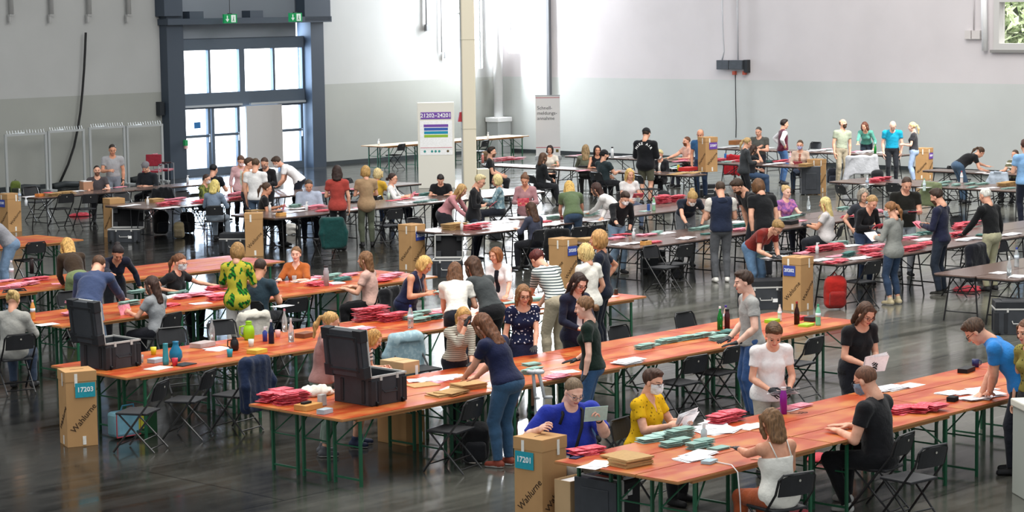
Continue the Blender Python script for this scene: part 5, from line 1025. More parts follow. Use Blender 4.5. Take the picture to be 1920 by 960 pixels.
person('navysweater', 1756, 369, 'stand', 302, '23263d', '2b3340', 'young man in navy sweater and dark jeans with brown hair, holding a pink envelope', sex='m', H=1.80, hr=('short', '3a2a20'), hp=22, L='h', R='h', sleeve='long', beard='5a4232', hem=-.06, shoes='2c2c28', item=('pink', 2, 'L', 40), glove='L')
person('whitehair', 1847, 367, 'stand', 322, '17181a', 'b1ad8f', 'white-haired man in black sweater and khaki trousers, reaching for red envelopes', sex='m', H=1.78, hr=('crop', 'e4e0d6'), hp=14, lean=9, L=(.32, .42, .88), R='d', sleeve='long', neck='high', glove='L')
person('greyhair', 1619, 367, 'sit', 165, '3a3c44', '2b2c33', 'person with curly grey hair behind the woman in the black v-neck sweater', hr=('curly', '9b9182'), hp=12)
# lettering and accessories on people
def on_back(key, s, size, dz, m):
    i = PEOPLE[key]; q = i['Nk']+i['R2'] @ V3(0, -.14, dz); text(s, size, m, i['ob'], tuple(q), (math.radians(90), 0, 0))
def arc_text(key, s, R, size, m, zc, fwd):
    i = PEOPLE[key]
    for k, ch in enumerate(s):
        if ch == ' ': continue
        a = (k-(len(s)-1)/2)*.30; text(ch, size, m, i['ob'], tuple(i['Nk']+i['R2'] @ V3(R*math.sin(a), fwd+.05*abs(math.sin(a)), zc-R+R*math.cos(a))), (math.radians(90), math.radians(0)+a, 0), bold=.003)
arc_text('capman', 'NIKE AIR', .22, .085, WHITE, -.02, -.165)
def strap(key, pts, w, m, name='strap'):
    i = PEOPLE[key]; MB().tube([tuple(i['Nk']+i['R2'] @ V3(*p)) for p in pts], w, 6).build(name, m, i['ob'], True)
strap('blue', [(-.08, -.05, .04), (-.10, .10, .0), (-.02, .25, -.12), (.06, .31, -.30), (.12, .28, -.45)], .017, mat('15161a', .8)); strap('blue', [(.09, -.05, .04), (.12, .11, -.02), (.17, .15, -.1)], .016, mat('15161a', .8))
strap('vestdress', [(-.06, .05, .02), (-.04, .17, -.12), (0, .24, -.25), (.04, .17, -.12), (.06, .05, .02)], .004, mat('8f9cae', .6), 'lanyard')
for key, cm in (('vest', 'e9e4e6'),):
    i = PEOPLE[key]
# ------------------------------------------------------------------ things on and along the walls
def wallbox(name, m, side, x0, x1, y0, y1, d0, d1, label=None, cat=None, parent=None, group=None, bev=0):
    mb = MB()
    if side == 'L': a, z1 = on_left(x0, y0); b, z0 = on_left(x1, y1); hbox(mb, a, b, VW-d1, VW-d0-.004, z0, z1)
    else: a, z1 = on_right(x0, y0); b, z0 = on_right(x1, y1); hbox(mb, UW-d1, UW-d0-.004, b, a, z0, z1)
    o = mb.build(name, m, parent, bev=bev)
    if label: meta(o, label, cat, group)
    return o
CREAM = mat('ddd5bf', .6)
P = un(881, 392, 0); t = empty('column', (P[0], P[1], 0), math.radians(8)); t['kind'] = 'structure'; t.name = 'trim_5'
MB().box((0, 0, 8), (.34, .34, 16)).build('shaft', CREAM, t, bev=.03)
for z in (2.0, 4.2): MB().box((0, 0, z), (.345, .345, .012)).build('joint', mat('a9a48f', .6), t)
MB().box((.33, -.02, .5), (.3, .3, 1.0)).build('cabinet', mat('d5cfb8', .6), t, bev=.01)
o = MB().add([(-.27, -.08, 2.18), (-.175, -.08, 2.18), (-.175, .08, 2.18), (-.27, .08, 2.18), (-.22, -.05, 2.42), (-.175, -.05, 2.42), (-.175, .05, 2.42), (-.22, .05, 2.42)], [(3, 2, 1, 0), (4, 5, 6, 7), (0, 1, 5, 4), (1, 2, 6, 5), (2, 3, 7, 6), (3, 0, 4, 7)]).build('alarm_sounder', mat('b3323a', .5)); o.location = t.location; o.rotation_euler = t.rotation_euler; meta(o, 'red alarm sounder on the left face of the cream column', 'alarm')
# poster panel
P = un(819, 353, 0); t = empty('poster_panel', (P[0], P[1]+.18, 0), math.radians(2), 'tall white poster panel headed 21202-24201 beside the cream column', 'notice board')
MB().box((0, 0, 1.19), (1.02, .36, 2.38)).build('panel', mat('e9e6da', .6), t, bev=.01)
MB().box((0, -.186, 2.02), (.84, .008, .19)).build('header', mat('7a50a8', .6), t); text('21202–24201', .155, WHITE, t, (0, -.193, 2.02), (math.radians(90), 0, 0), bold=.003)
MB().box((0, -.184, 1.48), (.9, .004, .80)).box((0, -.184, 1.0), (.9, .004, .14)).build('poster', WHITE, t)
for i, (cc, w) in enumerate((('7a50a8', .68), ('3c62b0', .66), ('1f93b5', .66), ('97bf3c', .66))): MB().box((0, -.188, 1.74-i*.095), (w, .004, .075)).build('colour_bar', mat(cc, .6), t)
MB().box((0, -.188, 1.13), (.88, .003, .012)).build('red_line', mat('c0304a', .6), t)
for i in range(6):
    if i != 1: o = MB().lathe([(.034, 0), (.034, .003)], 12).build('symbol', mat('3f9a94' if i < 5 else '5a4a2a', .6), t); o.location = (-.32+i*.10+(.14 if i == 5 else 0), -.188, 1.03); o.rotation_euler = (math.radians(90), 0, 0)
# roll-up banner
P = un(1028, 297, 0); t = empty('roll_up_banner', (P[0], P[1], 0), math.radians(-4), 'white roll-up banner reading Schnellmeldungsannahme before the right wall', 'banner')
MB().box((0, 0, 1.06), (.80, .012, 2.0)).build('banner', mat('d9d6d4', .7), t); MB().box((0, 0, .04), (.86, .22, .08)).build('base', mat('9fa1a3', .4), t); MB().box((0, 0, 2.07), (.82, .03, .03)).build('top_rail', mat('9fa1a3', .4), t); MB().tube([(0, .06, .08), (0, .03, 2.05)], .012, 6).build('pole', mat('9fa1a3', .4), t)
for z in (2.0, .36): MB().box((0, -.008, z), (.80, .004, .018)).build('red_line', mat('b02b3e', .6), t)
for i, s_ in enumerate(('Schnell-', 'meldungs-', 'annahme')): text(s_, .16, mat('3d3d40', .7), t, (-.35, -.009, 1.66-i*.17), (math.radians(90), 0, 0), align='LEFT')
MB().box((.3, -.008, .25), (.09, .004, .1)).build('crest', mat('6b5a2a', .6), t)
# pipe and pedestal in the corner
u_, _ = on_left(921, 200); zt_ = on_left(921, 219)[1]
t = empty('trim_6', hall(u_, VW-.35), ANG); t['kind'] = 'structure'
MB().tube([(0, 0, zt_), (0, 0, 18)], .16, 16).build('pipe', mat('e3e3e3', .5), t, True); MB().box((0, 0, zt_-.08), (.72, .6, .16)).build('cap', mat('e3e3e3', .5), t, bev=.02); MB().box((0, 0, (zt_-.16)/2), (.64, .52, zt_-.16)).build('pedestal', mat('a4a7a6', .7), t)
# cables, conduits and boxes
def wall_tube(name, side, pts, r, m, label, cat='pipe', off=.06, group=None):
    q = []
    for x, y in pts: a, z = (on_left if side == 'L' else on_right)(x, y); q.append(hall(a, VW-off, z) if side == 'L' else hall(UW-off, a, z))
    return meta(MB().tube(q, r, 8).build(name, m, None, True), label, cat, group)
wall_tube('hanging_cable', 'L', [(155, 61), (154, 90), (152, 130), (149, 170), (145, 210), (140, 242), (133, 275), (122, 308), (106, 343)], .035, mat('1a1a1a', .6), 'thick black cable hanging down the left wall', 'cable', .15)
for i, (x, nm) in enumerate(((17, 'first'), (92, 'second'), (163, 'third'), (237, 'fourth'))):
    a, z = on_left(x, 27); t = empty('ceiling_pipe', hall(a, VW-.12, z), ANG, 'pale pipe stub at the top of the left wall, %s from the left' % nm, 'pipe', 'pipe stubs on the left wall')
    MB().tube([(0, 0, 0), (0, 0, 5)], .07, 10).build('pipe', mat('b3b3b1', .5), t, True); MB().box((0, 0, -.02), (.2, .12, .04)).box((-.06, 0, -.12), (.09, .08, .2)).build('bracket', mat('a6a6a4', .5), t)
wall_tube('conduit', 'L', [(796, -40), (797, 48)], .03, mat('8e8f90', .5), 'grey conduit ending in a socket on the left wall'); wallbox('wall_socket', mat('77787a', .5), 'L', 794.5, 802, 46, 58, .02, .14, 'small socket at the lower end of the grey conduit', 'socket')
wall_tube('conduit', 'L', [(824, -40), (825, 30), (826, 98)], .02, mat('8e8f90', .5), 'thin grey conduit left of the tall corner window'); wallbox('wall_fitting', mat('c9cccf', .5), 'L', 831, 837, 97, 110, .0, .1, 'small fitting on the wall below the thin conduit', 'fitting')
wallbox('junction_box', mat('2b2f33', .5), 'L', 292, 301, 191, 216, .0, .2, 'black junction box on the wall left of the glass doors', 'box')
wall_tube('conduit', 'R', [(1356, -40), (1357.5, 50), (1360, 96), (1356, 113)], .022, mat('b5b5b8', .5), 'left conduit above the wall sockets'); wall_tube('conduit', 'R', [(1384.5, -40), (1386, 112)], .022, mat('b5b5b8', .5), 'right conduit above the wall sockets')
for x0, x1, nm in ((1351, 1373.5, 'left'), (1375, 1399, 'right')): wallbox('power_box', mat('4b4f55', .5, 'plastic'), 'R', x0, x1, 112.5, 130, .0, .22, '%s grey power box on the right wall' % nm, 'power box', bev=.01)
wallbox('socket_block', mat('2e3032', .5), 'R', 1400, 1407, 112, 136, .0, .16, 'dark socket block beside the power boxes', 'socket')
for x in (1381, 1400): wallbox('power_plug', mat('b0503c', .5), 'R', x-2.4, x+2.4, 133, 140, .05, .16, '%s red plug hanging under the power boxes' % ('left' if x < 1390 else 'right'), 'plug')
wall_tube('power_cable', 'R', [(1381, 139), (1381.5, 180), (1382.5, 230), (1382, 258)], .014, mat('222222', .6), 'black cable hanging from the red plug on the right wall', 'cable')
wall_tube('conduit', 'R', [(1828, -40), (1828, 57)], .02, mat('c2bcbc', .5), 'pale conduit above the two white switch boxes')
for x0, x1, nm in ((1813, 1824, 'left'), (1826, 1841, 'right')): wallbox('switch_box', mat('cfc9c6', .6), 'R', x0, x1, 57, 73, .0, .12, '%s white switch box near the upper right window' % nm, 'switch box')
wall_tube('blind_rail', 'R', [(1848.5, -40), (1851, 95)], .09, mat('e6e6e6', .5), 'white vertical blind rail beside the upper right window', 'rail', .12)
# exit signs
EX = mat('19a05c', .5); EXW = mat('f2fff8', .5)
for x, y, nm in ((431, 35, 'left'), (553.5, 32.5, 'right')):
    a, z = on_left(x, y, VW-1.0); t = empty('exit_sign', hall(a, VW-1.0, z), ANG, 'green emergency exit sign hanging above the glass doors, %s one' % nm, 'exit sign', 'exit signs above the doors')
    MB().box((0, 0, 0), (.50, .07, .27)).build('sign_box', EX, t); MB().box((.105, -.04, 0), (.17, .01, .22)).build('door_symbol', EXW, t)
    MB().box((-.13, -.04, .03), (.035, .01, .12)).add([(-.20, -.045, -.01), (-.06, -.045, -.01), (-.13, -.045, -.10), (-.20, -.036, -.01), (-.06, -.036, -.01), (-.13, -.036, -.10)], [(0, 2, 1), (3, 4, 5), (0, 1, 4, 3), (1, 2, 5, 4), (2, 0, 3, 5)]).build('arrow', EXW, t)
    q = MB().lathe([(.014, -.004), (.014, .004)], 10, (.11, -.046, .07)); q.box((.105, -.047, .01), (.02, .008, .08), RY(12)).box((.12, -.047, -.055), (.014, .008, .07), RY(-20)).box((.085, -.047, -.05), (.014, .008, .07), RY(30)); q.build('running_figure', mat('14703f', .5), t)
    MB().box((0, 0, .15), (.14, .05, .03)).tube([(0, 0, .15), (0, 0, 1.6)], .012, 6).build('hanger', mat('3a3d42', .5), t)
o = wallbox('emergency_button', mat('2f9a5c', .5), 'L', 329, 334.5, 262, 272, .36, .46, 'green and red emergency button box on the left steel post', 'button'); wallbox('button_face', mat('d9b0ad', .5), 'L', 330.2, 334.5, 271, 278, .37, .45, parent=o)
# portal frames leaning in front of the left wall
GALV = mat('b9bdbd', .4, metal=.4)
for i, (xl, xr, yl, yr, nm) in enumerate(((10, 85, 254, 250, 'first'), (91, 156, 247, 244, 'second'), (168, 232, 240, 238, 'third'), (238, 303, 237, 235, 'fourth'))):
    vv = VW-.9; a, z1 = on_left(xl, yl, vv); b, z2 = on_left(xr, yr, vv); z = (z1+z2)/2; t = empty('metal_frame', hall((a+b)/2, vv), ANG, 'galvanised portal frame by the left wall, %s from the left' % nm, 'frame', 'portal frames by the left wall'); w = (b-a)/2
    for s_ in (-1, 1): MB().box((s_*w, 0, z/2), (.07, .05, z)).box((s_*w, .0, .02), (.12, .5, .04)).build('post', GALV, t)
    MB().box((0, 0, z), (2*w+.07, .06, .06)).build('top_beam', GALV, t); MB().tube([(-w, 0, z), (w*.3, .4, z+.02)], .03, 6).build('brace', GALV, t)
    m = MB()
    for k in range(14): m.tube([(-w+.06+k*(2*w-.1)/13, 0, z+.03), (-w+.08+k*(2*w-.1)/13, .06, z+.12)], .008, 4)
    o = m.build('hook_row', GALV, t)
    MB().tube([(-w*.7, .1, .1), (0, .15, .14), (w*.7, .1, .1)], .09, 10).build('roller', mat('2e3335', .6), t, True)
def red_chair(x, y, h, zb, label):
    P = un(x, y, zb+.45); t = empty('red_chair', (P[0], P[1], zb), -math.radians(h), label, 'chair', 'red upholstered chairs'); RC = mat('8f2433', .8, 'cloth'); CR = mat('b9bbbd', .3, metal=.8)
    MB().box((0, 0, .46), (.48, .44, .06)).build('seat', RC, t, bev=.02); MB().box((0, -.24, .76), (.46, .05, .34), RX(8)).build('backrest', RC, t, bev=.02)
    for s_ in (-1, 1): MB().tube([(s_*.25, .22, .0), (s_*.25, .22, .64), (s_*.25, -.22, .64), (s_*.25, -.22, 0)], .012, 6).build('side_frame', CR, t); MB().box((s_*.25, 0, .655), (.045, .32, .03)).build('armrest', mat('3a2a2c', .6), t)
    MB().tube([(-.2, -.2, .44), (-.2, -.27, .92), (.2, -.27, .92), (.2, -.2, .44)], .012, 6).build('back_frame', CR, t)
red_chair(285, 322, 185, 0, 'red upholstered chair seen from the front behind the man in the beanie'); red_chair(307, 319, 100, 0, 'red upholstered chair with chrome frame left of the glass doors')
# trees outside the upper right window
def tree(x, y, d, r, label):
    a, z = on_right(x, y, UW+d); c = hall(UW+d, a, z); t = empty('tree', (c[0], c[1], 0), 0, label, 'tree'); rs = np.random.RandomState(int(x)); n = 2600
    p = rs.randn(n, 3); p /= np.linalg.norm(p, axis=1)[:, None]; p *= (rs.rand(n)**.4*r)[:, None]; p[:, 2] += z; V_ = np.zeros((n*4, 3)); 
    for k in range(4):
        q = rs.randn(n, 3)*.12; V_[k::4] = p+q
    np_obj('foliage', V_, np.arange(n*4).reshape(-1, 4), mat('b9d494', .7, 'tub', hex2='eef4dc'), t); MB().tube([(0, 0, 0), (.1, 0, z*.6), (.2, .1, z)], .18, 8, .06).build('trunk', mat('7a6f60', .8), t)
tree(1890, 55, 7, 2.1, 'leafy green tree outside the upper right window')
# outdoor yard so the windows look onto ground
# ------------------------------------------------------------------ empty chairs
CHL = [(262, 770, 285, 'with the pale cooler bag below, right of box 17203'), (352, 748, 285, 'second from box 17203'), (443, 738, 300, 'with a navy jacket over its back'), (848, 804, 300, 'in the foreground before the woman in navy t-shirt'),
 (1274, 716, 318, 'right of the white paper stack, near side of the middle row'), (1343, 697, 312, 'behind the person in white t-shirt, left one'), (1493, 680, 310, 'right of the person in white t-shirt'), (1313, 636, 133, 'on the far side of the middle row behind the green bottle'), (1190, 663, 133, 'beyond the middle row behind the woman with low bun'),
 (431, 652, 150, 'behind the lime green jug'), (497, 643, 140, 'with a white jacket behind the lime green jug'), (337, 668, 150, 'behind the carafes'), (54, 487, 318, 'at the far left behind the pink envelopes'), (45, 588, 140, 'behind the woman in grey sweater'), (147, 592, 140, 'left of the man in slate blue sweater'),
 (70, 378, 133, 'behind the clear bottles at the far left'), (92, 388, 320, 'under the far left table'), (160, 391, 325, 'before the brown paper box'), (240, 390, 140, 'behind the ballot box without card'), (293, 384, 320, 'with a dark jacket before the man in hoodie'), (356, 387, 135, 'left of the man in olive sweater'),
 (727, 422, 322, 'right of the woman in taupe t-shirt'), (664, 362, 133, 'behind the woman in brick red t-shirt'), (1030, 470, 330, 'with a black jacket right of the long haired woman'), (1100, 455, 322, 'near the woman in olive t-shirt'), (1070, 458, 322, 'behind box with half hidden blue card'), (795, 442, 133, 'behind box 20204'),
 (1264, 494, 318, 'standing free before the brown tables'), (1243, 500, 133, 'under the brown table near the orange wooden box'), (1612, 527, 318, 'right of the red backpack'), (1802, 505, 315, 'with a dark jacket before the white-haired man'), (1902, 490, 133, 'behind the clear bottles at the right edge'), (1815, 440, 133, 'behind the red envelopes of the white-haired man'),
 (1594, 374, 65, 'left of the person with curly grey hair'), (1216, 354, 65, 'behind the young woman with long blonde hair'), (1519, 289, 226, 'right of the man in maroon vest'), (1722, 288, 226, 'behind the sunlit blonde woman'), (1780, 372, 46, 'with an olive jacket behind the green papers'), (1885, 352, 46, 'with a pale shirt behind the brown folders'), (1388, 318, 46, 'with a red jacket behind box 23207'), (1707, 895, 320, 'right of the man in black t-shirt at the front'), (612, 448, 330, 'with a dark green jacket before the man in light blue shirt'), (705, 590, 300, 'with a black jacket behind the woman in pale pink blouse'), (1160, 800, 290, 'between the man in royal blue and the woman in yellow'), (787, 690, 140, 'with a pale denim jacket'), (1690, 370, 46, 'behind the man in black football jersey'), (537, 600, 320, 'behind the man in dark teal t-shirt'), (1375, 395, 133, 'left of the man in black t-shirt with brown hair'), (1800, 336, 46, 'at the table of the bending woman'), (897, 283, 300, 'at the bare wooden tables, right one'), (727, 290, 300, 'at the bare wooden tables, left one'), (1650, 885, 315, 'under the man in black t-shirt') ]
CHO = {}
for x, y, h, w in CHL[:-1]: CHO[(x, y)] = chair_px(x, y, h, 'black folding chair '+w if 'jacket' not in w and 'shirt behind' not in w else 'black folding chair '+w)
# ------------------------------------------------------------------ soft things
def sdf_obj(name, P, yaw, lo, hi, h, fn, m, label=None, cat=None, parent=None, group=None):
    f = Fld(V3(*lo), V3(*hi), h); v, q = f.net(fn(f)); o = np_obj(name, v, q, m, parent)
    if parent is None: o.location = P; o.rotation_euler = (0, 0, yaw); meta(o, label, cat, group)
    return o
def jacket(x, y, colour, label, long_=.5, kind='cloth', c2=None, seed=1):
    ch = CHO[(x, y)]; m = mat(colour, .9, kind, .1, c2)
    def fn(f):
        F = f.box((0, -.29, .60), (.245, .085, long_*.5+.02), .06); F = smin(F, f.box((0, -.27, .80), (.235, .08, .07), .06), .05)
        for s_ in (-1, 1): F = smin(F, smin(f.cap((s_*.2, -.28, .82), (s_*.265, -.33, .60), .06, .055), f.cap((s_*.265, -.33, .60), (s_*.24, -.34, .36), .055, .042), .03), .02)
        F = smin(F, f.cap((-.08, -.34, .86), (.08, -.34, .86), .035), .03); F = smax(F, -f.box((0, -.15, .62), (.17, .075, .16), .03), .02)
        return F+wob((f.P[0], f.P[1], f.P[2]*.35), .013, 24, seed)
    return sdf_obj('jacket', ch.location, ch.rotation_euler.z, (-.36, -.46, .22), (.36, -.08, .98), .014, fn, m, label, 'jacket')
jacket(443, 738, '1e2a44', 'navy blue jacket hanging over a folding chair at the left', .62); jacket(497, 643, 'c9c4b8', 'cream white jacket over the chair behind the lime green jug', .4, seed=2)
jacket(705, 590, '161619', 'black jacket over the chair of the woman in pale pink blouse', .5, seed=3); jacket(787, 690, '93aeb8', 'pale blue denim jacket hanging on a chair', .55, 'camo', 'a7bfc6', seed=4)
jacket(612, 448, '17403e', 'dark green jacket over the chair below the woman in brick red t-shirt', .6, seed=5); jacket(1802, 505, '1a1b22', 'dark navy jacket over the chair before the white-haired man', .6, seed=6)
jacket(1388, 318, 'b5242e', 'red jacket over the chair behind box 23207', .5, seed=7); jacket(1780, 372, '77805f', 'olive jacket over the chair behind the green papers', .5, seed=8); jacket(1885, 352, 'aab4c0', 'pale grey shirt over the chair behind the brown folders', .3, seed=9)
jacket(1030, 470, '141517', 'black jacket over the chair right of the woman with very long hair', .55, seed=10); jacket(293, 384, '15171b', 'black jacket over the chair before the man in the beanie', .45, seed=11)
P = un(1616, 352, 0)
sdf_obj('draped_coat', (P[0], P[1], 0), 0, (-.6, -.3, 0), (.6, .3, 1.0), .022, lambda f: smax(smin(f.box((0, 0, .60), (.40, .07, .28), .06), smin(f.cap((-.38, 0, .8), (-.44, .02, .1), .07, .09), f.cap((.36, 0, .84), (.44, 0, .2), .07, .06), .05), .08)+wob((f.P[0], f.P[1], f.P[2]*.4), .03, 18, 4), -f.box((0, 0, .15), (.25, .3, .22), .05), .03), mat('b5b7bc', .85, 'cloth'), 'light grey coat draped over the end of the table behind the green bottle', 'coat')
def backpack(x, y, yaw, colour, c2, label, s=1.0, z=0.0, lean=8):
    P = un(x, y, z); t = empty('backpack', (P[0], P[1], z), math.radians(yaw), label, 'bag'); t.scale = (s, s, s); R = rx(lean)
    F1 = lambda f: smin(f.box((0, 0, .24), (.16, .10, .23), .09, R), f.box((0, .01, .34), (.13, .08, .15), .08, R), .04)+wob(f.P, .01, 22, int(x))
    o = sdf_obj('bag_body', None, 0, (-.22, -.2, 0), (.22, .2, .56), .015, F1, mat(colour, .85, 'cloth'), parent=t)
    sdf_obj('front_pocket', None, 0, (-.2, -.25, 0), (.2, .0, .4), .013, lambda f: f.box((0, -.105, .16), (.12, .05, .11), .045, R), mat(c2, .85, 'cloth'), parent=t)
    for s_ in (-1, 1): MB().tube([(s_*.07, .09, .46), (s_*.08, .17, .36), (s_*.1, .15, .2), (s_*.12, .09, .08)], .016, 6).build('shoulder_strap', mat(c2, .8), t, True)
    MB().tube([(-.04, .03, .47), (0, .03, .53), (.04, .03, .47)], .009, 6).build('top_handle', mat(c2, .8), t, True)
backpack(1566, 580, 10, 'b32018', '8e1a16', 'bright red backpack on the floor under the table right of box 20202', 1.15)
backpack(1547, 448, 20, 'a3947a', '4a4238', 'beige and black backpack hanging behind the woman in white t-shirt with long blonde hair', 1.0, .35)
backpack(302, 440, 30, '1a1b20', '24262c', 'black backpack under the table of the masked sorters, left one', 1.1); backpack(352, 437, -20, '1c1d22', '2a2c33', 'black backpack beside the beige tote bag', 1.0); backpack(336, 447, 0, '8f8264', '6f6450', 'beige tote bag on the floor below the red envelopes', .75)
backpack(1270, 525, 0, '17181b', '26272b', 'black bag on the floor behind the free standing chair', .75); backpack(1420, 358, 0, '17181c', '26272b', 'black bag below the woman in charcoal denim jacket', .9); backpack(1645, 352, 0, '1b1c20', '2b2c30', 'black bag beside the grey coat', 1.0); backpack(1845, 510, 0, '1c1d21', '2b2c30', 'dark bag under the table before the white-haired man', .8)
backpack(1245, 395, 0, '141518', '24262a', 'black backpack under the brown tables behind the red envelopes', 1.0); backpack(930, 452, 0, '16171a', '24262a', 'black bag under the table right of the open case', .9); backpack(640, 470, 0, '17181b', '222428', 'black bag under the chair with the dark green jacket', .8); backpack(1560, 345, 10, '1a1e2a', '2b2f3c', 'dark blue backpack behind the man in sage green t-shirt', .9)
backpack(910, 303, 0, '7a6248', '5b4632', 'brown handbag on the dark table before the bare wooden tables', .6, TZ); backpack(30, 368, 10, '5c6a2c', '2a2f22', 'olive and black bag at the far left table', .8, .42); backpack(893, 868, 0, '141518', '1f2024', 'black bag beneath the chair in the foreground', .95)
# cooler bag and crate right of box 17203
P = un(232, 820, 0); t = empty('cooler_bag', (P[0], P[1], 0), math.radians(46), 'pale blue cooler bag with red trim lying beside the chair right of box 17203', 'bag')
MB().box((0, 0, .17), (.34, .2, .30)).build('bag_body', mat('7fb4c8', .5, 'plastic'), t, bev=.04); MB().tube([(-.17, -.105, .03), (-.17, -.105, .31), (.17, -.105, .31), (.17, -.105, .03), (-.17, -.105, .03)], .008, 6).build('piping', mat('b04a54', .6), t); MB().tube([(-.1, -.08, .32), (-.08, -.1, .4), (.08, -.1, .4), (.1, -.08, .32)], .01, 6).build('handle', mat('3f7f9c', .6), t)
P = un(262, 812, 0); t = empty('storage_crate', (P[0], P[1], 0), math.radians(46), 'dark green crate with yellow contents under the chair right of box 17203', 'crate'); MB().box((0, 0, .13), (.34, .26, .26)).build('crate_body', mat('20462c', .5, 'plastic'), t, bev=.01); MB().box((-.08, -.134, .16), (.12, .006, .16)).build('yellow_pack', mat('c9c43a', .6), t); MB().box((0, 0, .28), (.3, .2, .04)).build('contents', mat('d8d8c0', .7), t)
# shopping bags below
P = un(893, 655, 0); sdf_obj('plastic_bag', (P[0]-.1, P[1], 0), 0, (-.22, -.2, 0), (.22, .2, .45), .018, lambda f: f.ell((0, 0, .17), (.16, .12, .17))+wob(f.P, .03, 30, 2), mat('4a8a6a', .5, 'plastic'), 'green plastic bag under the table beside the denim jacket', 'bag')
P = un(545, 440, 0); sdf_obj('white_bag', (P[0], P[1], 0), 0, (-.2, -.2, 0), (.2, .2, .35), .02, lambda f: f.ell((0, 0, .13), (.16, .1, .13))+wob(f.P, .03, 30, 5), mat('c9c6bf', .6, 'cloth'), 'white cloth bag under the table below the man in light blue shirt', 'bag')
for x, y, w in ((150, 405, 'on the floor under the brown paper box'), (1575+240, 545, 'on the floor under the chair with the dark jacket'), (1560, 862, 'on the floor under the front right row'), (1500, 975, 'on the floor beside the foot of the man in black t-shirt'), (1660, 905, 'on the floor')):
    if w == 'on the floor': continue
    P = un(x, y, 0); sdf_obj('red_cloth', (P[0], P[1], 0), .3, (-.4, -.3, -.02), (.4, .3, .14), .018, lambda f: smax(f.ell((0, 0, .0), (.3, .2, .08))+wob(f.P, .02, 30, int(x)), -f.plane((0, 0, .003), (0, 0, 1)), .003), mat('c23a48', .8, 'cloth'), 'crumpled red bag '+w, 'bag')
# crutches leaning by the woman in navy
CRM = mat('c3c6c8', .4)
for i, (dx, nm) in enumerate(((0, 'left'), (.13, 'right'))):
    P = un(1003+i*4, 862, .02); t = empty('crutch', (P[0]+dx*.4, P[1], 0), math.radians(200+i*40), 'light grey forearm crutch leaning beside the woman in navy t-shirt, %s one' % nm, 'crutch', 'forearm crutches')
    MB().tube([(0, 0, .0), (0, .04, .72)], .013, 8).build('shaft', CRM, t); MB().tube([(0, .04, .72), (0, .14, .73)], .018, 8).build('handle', CRM, t, True); MB().tube([(0, .04, .72), (0, .0, .90), (0, -.03, 1.0)], .02, 8).build('upper_shaft', CRM, t, True)
    m = MB(); m.tube([(.05*math.cos(q), -.03+.05*math.sin(q), 1.0) for q in [math.radians(k) for k in range(-60, 241, 30)]], .022, 8); m.build('arm_cuff', CRM, t, True); o = MB().lathe([(.022, 0), (.018, .04)], 10).build('tip', mat('b8423a', .7), t)
# ------------------------------------------------------------------ bottles, cups and small things on tables
CLEAR = mat('e6eef0', .12, 'plain', .5, trans=.75)
BP = {'pet': [(.034, 0), (.036, .02), (.034, .1), (.036, .12), (.034, .18), (.018, .235), (.013, .25), (.013, .265)], 'glass': [(.037, 0), (.037, .15), (.03, .19), (.014, .24), (.013, .29)], 'steel': [(.035, 0), (.036, .19), (.026, .215), (.026, .25)], 'cup': [(.03, 0), (.038, .095)], 'can': [(.031, 0), (.033, .008), (.033, .14), (.028, .15)], 'mug': [(.04, 0), (.042, .09)], 'spray': [(.03, 0), (.032, .12), (.014, .14), (.014, .16)], 'round': [(.05, 0), (.075, .05), (.07, .11), (.035, .17), (.03, .2), (.037, .22)], 'slim': [(.035, 0), (.04, .05), (.033, .14), (.03, .25), (.033, .26)], 'jug': [(.06, 0), (.075, .03), (.078, .12), (.06, .19), (.035, .215), (.05, .235)]}
def bottle(x, y, kind, colour, label, cap=None, z=None, s=1.0):
    z = TZ+.001 if z is None else z; P = un(x, y, z); clear = colour == 'clear'; m = CLEAR if clear else (mat(colour, .15, 'plain', .5, trans=.35) if kind == 'glass' else mat(colour, .35, 'plastic', .4)); nm = {'cup': 'cup', 'mug': 'mug', 'can': 'drink_can', 'spray': 'spray_bottle', 'round': 'carafe', 'slim': 'carafe', 'jug': 'thermos_jug', 'steel': 'drinking_bottle'}.get(kind, 'bottle'); cat = {'round': 'carafe', 'slim': 'carafe', 'jug': 'jug', 'can': 'can', 'cup': 'cup', 'mug': 'mug'}.get(kind, 'bottle')
    t = empty(nm, (P[0], P[1], z), 0, label, cat); t.scale = (s, s, s); pr = BP[kind]; MB().lathe(pr, 14).build('body', m, t, True)
    if kind in ('pet', 'glass', 'steel', 'spray'): zt = pr[-1][1]; r = pr[-1][0]+.002; MB().lathe([(r, zt-.012), (r, zt+.016)], 12).build('cap', mat(cap or 'e6e6e8', .4), t)
    if kind == 'pet': MB().lathe([(.0365, .115), (.0365, .165)], 14).build('label', mat('b9cbe0' if not cap else 'd5e0ea', .5), t, True)
    if kind == 'spray': MB().box((.012, 0, .185), (.05, .016, .016)).build('nozzle', mat('e6e6e8', .4), t)
    if kind == 'jug': MB().tube([(.06, 0, .19), (.12, 0, .18), (.125, 0, .08), (.07, 0, .04)], .011, 8).build('handle', m, t, True); MB().lathe([(.04, .235), (.042, .255), (.01, .262)], 12).build('lid', m, t, True); t.rotation_euler = (0, 0, math.radians(180))
    if kind == 'mug': MB().tube([(.04, 0, .075), (.065, 0, .07), (.065, 0, .03), (.04, 0, .02)], .006, 6).build('handle', m, t, True)
B = bottle
B(1350, 618, 'glass', '1e8a3a', 'green glass bottle left of the young man in grey t-shirt', 'f0f0f0'); B(1361, 612, 'pet', 'clear', 'clear bottle with purple cap behind the dark red tumbler', '4a3c9a'); B(1363.5, 617, 'steel', '3f1620', 'dark red tumbler beside the green glass bottle', '1a1a1c')
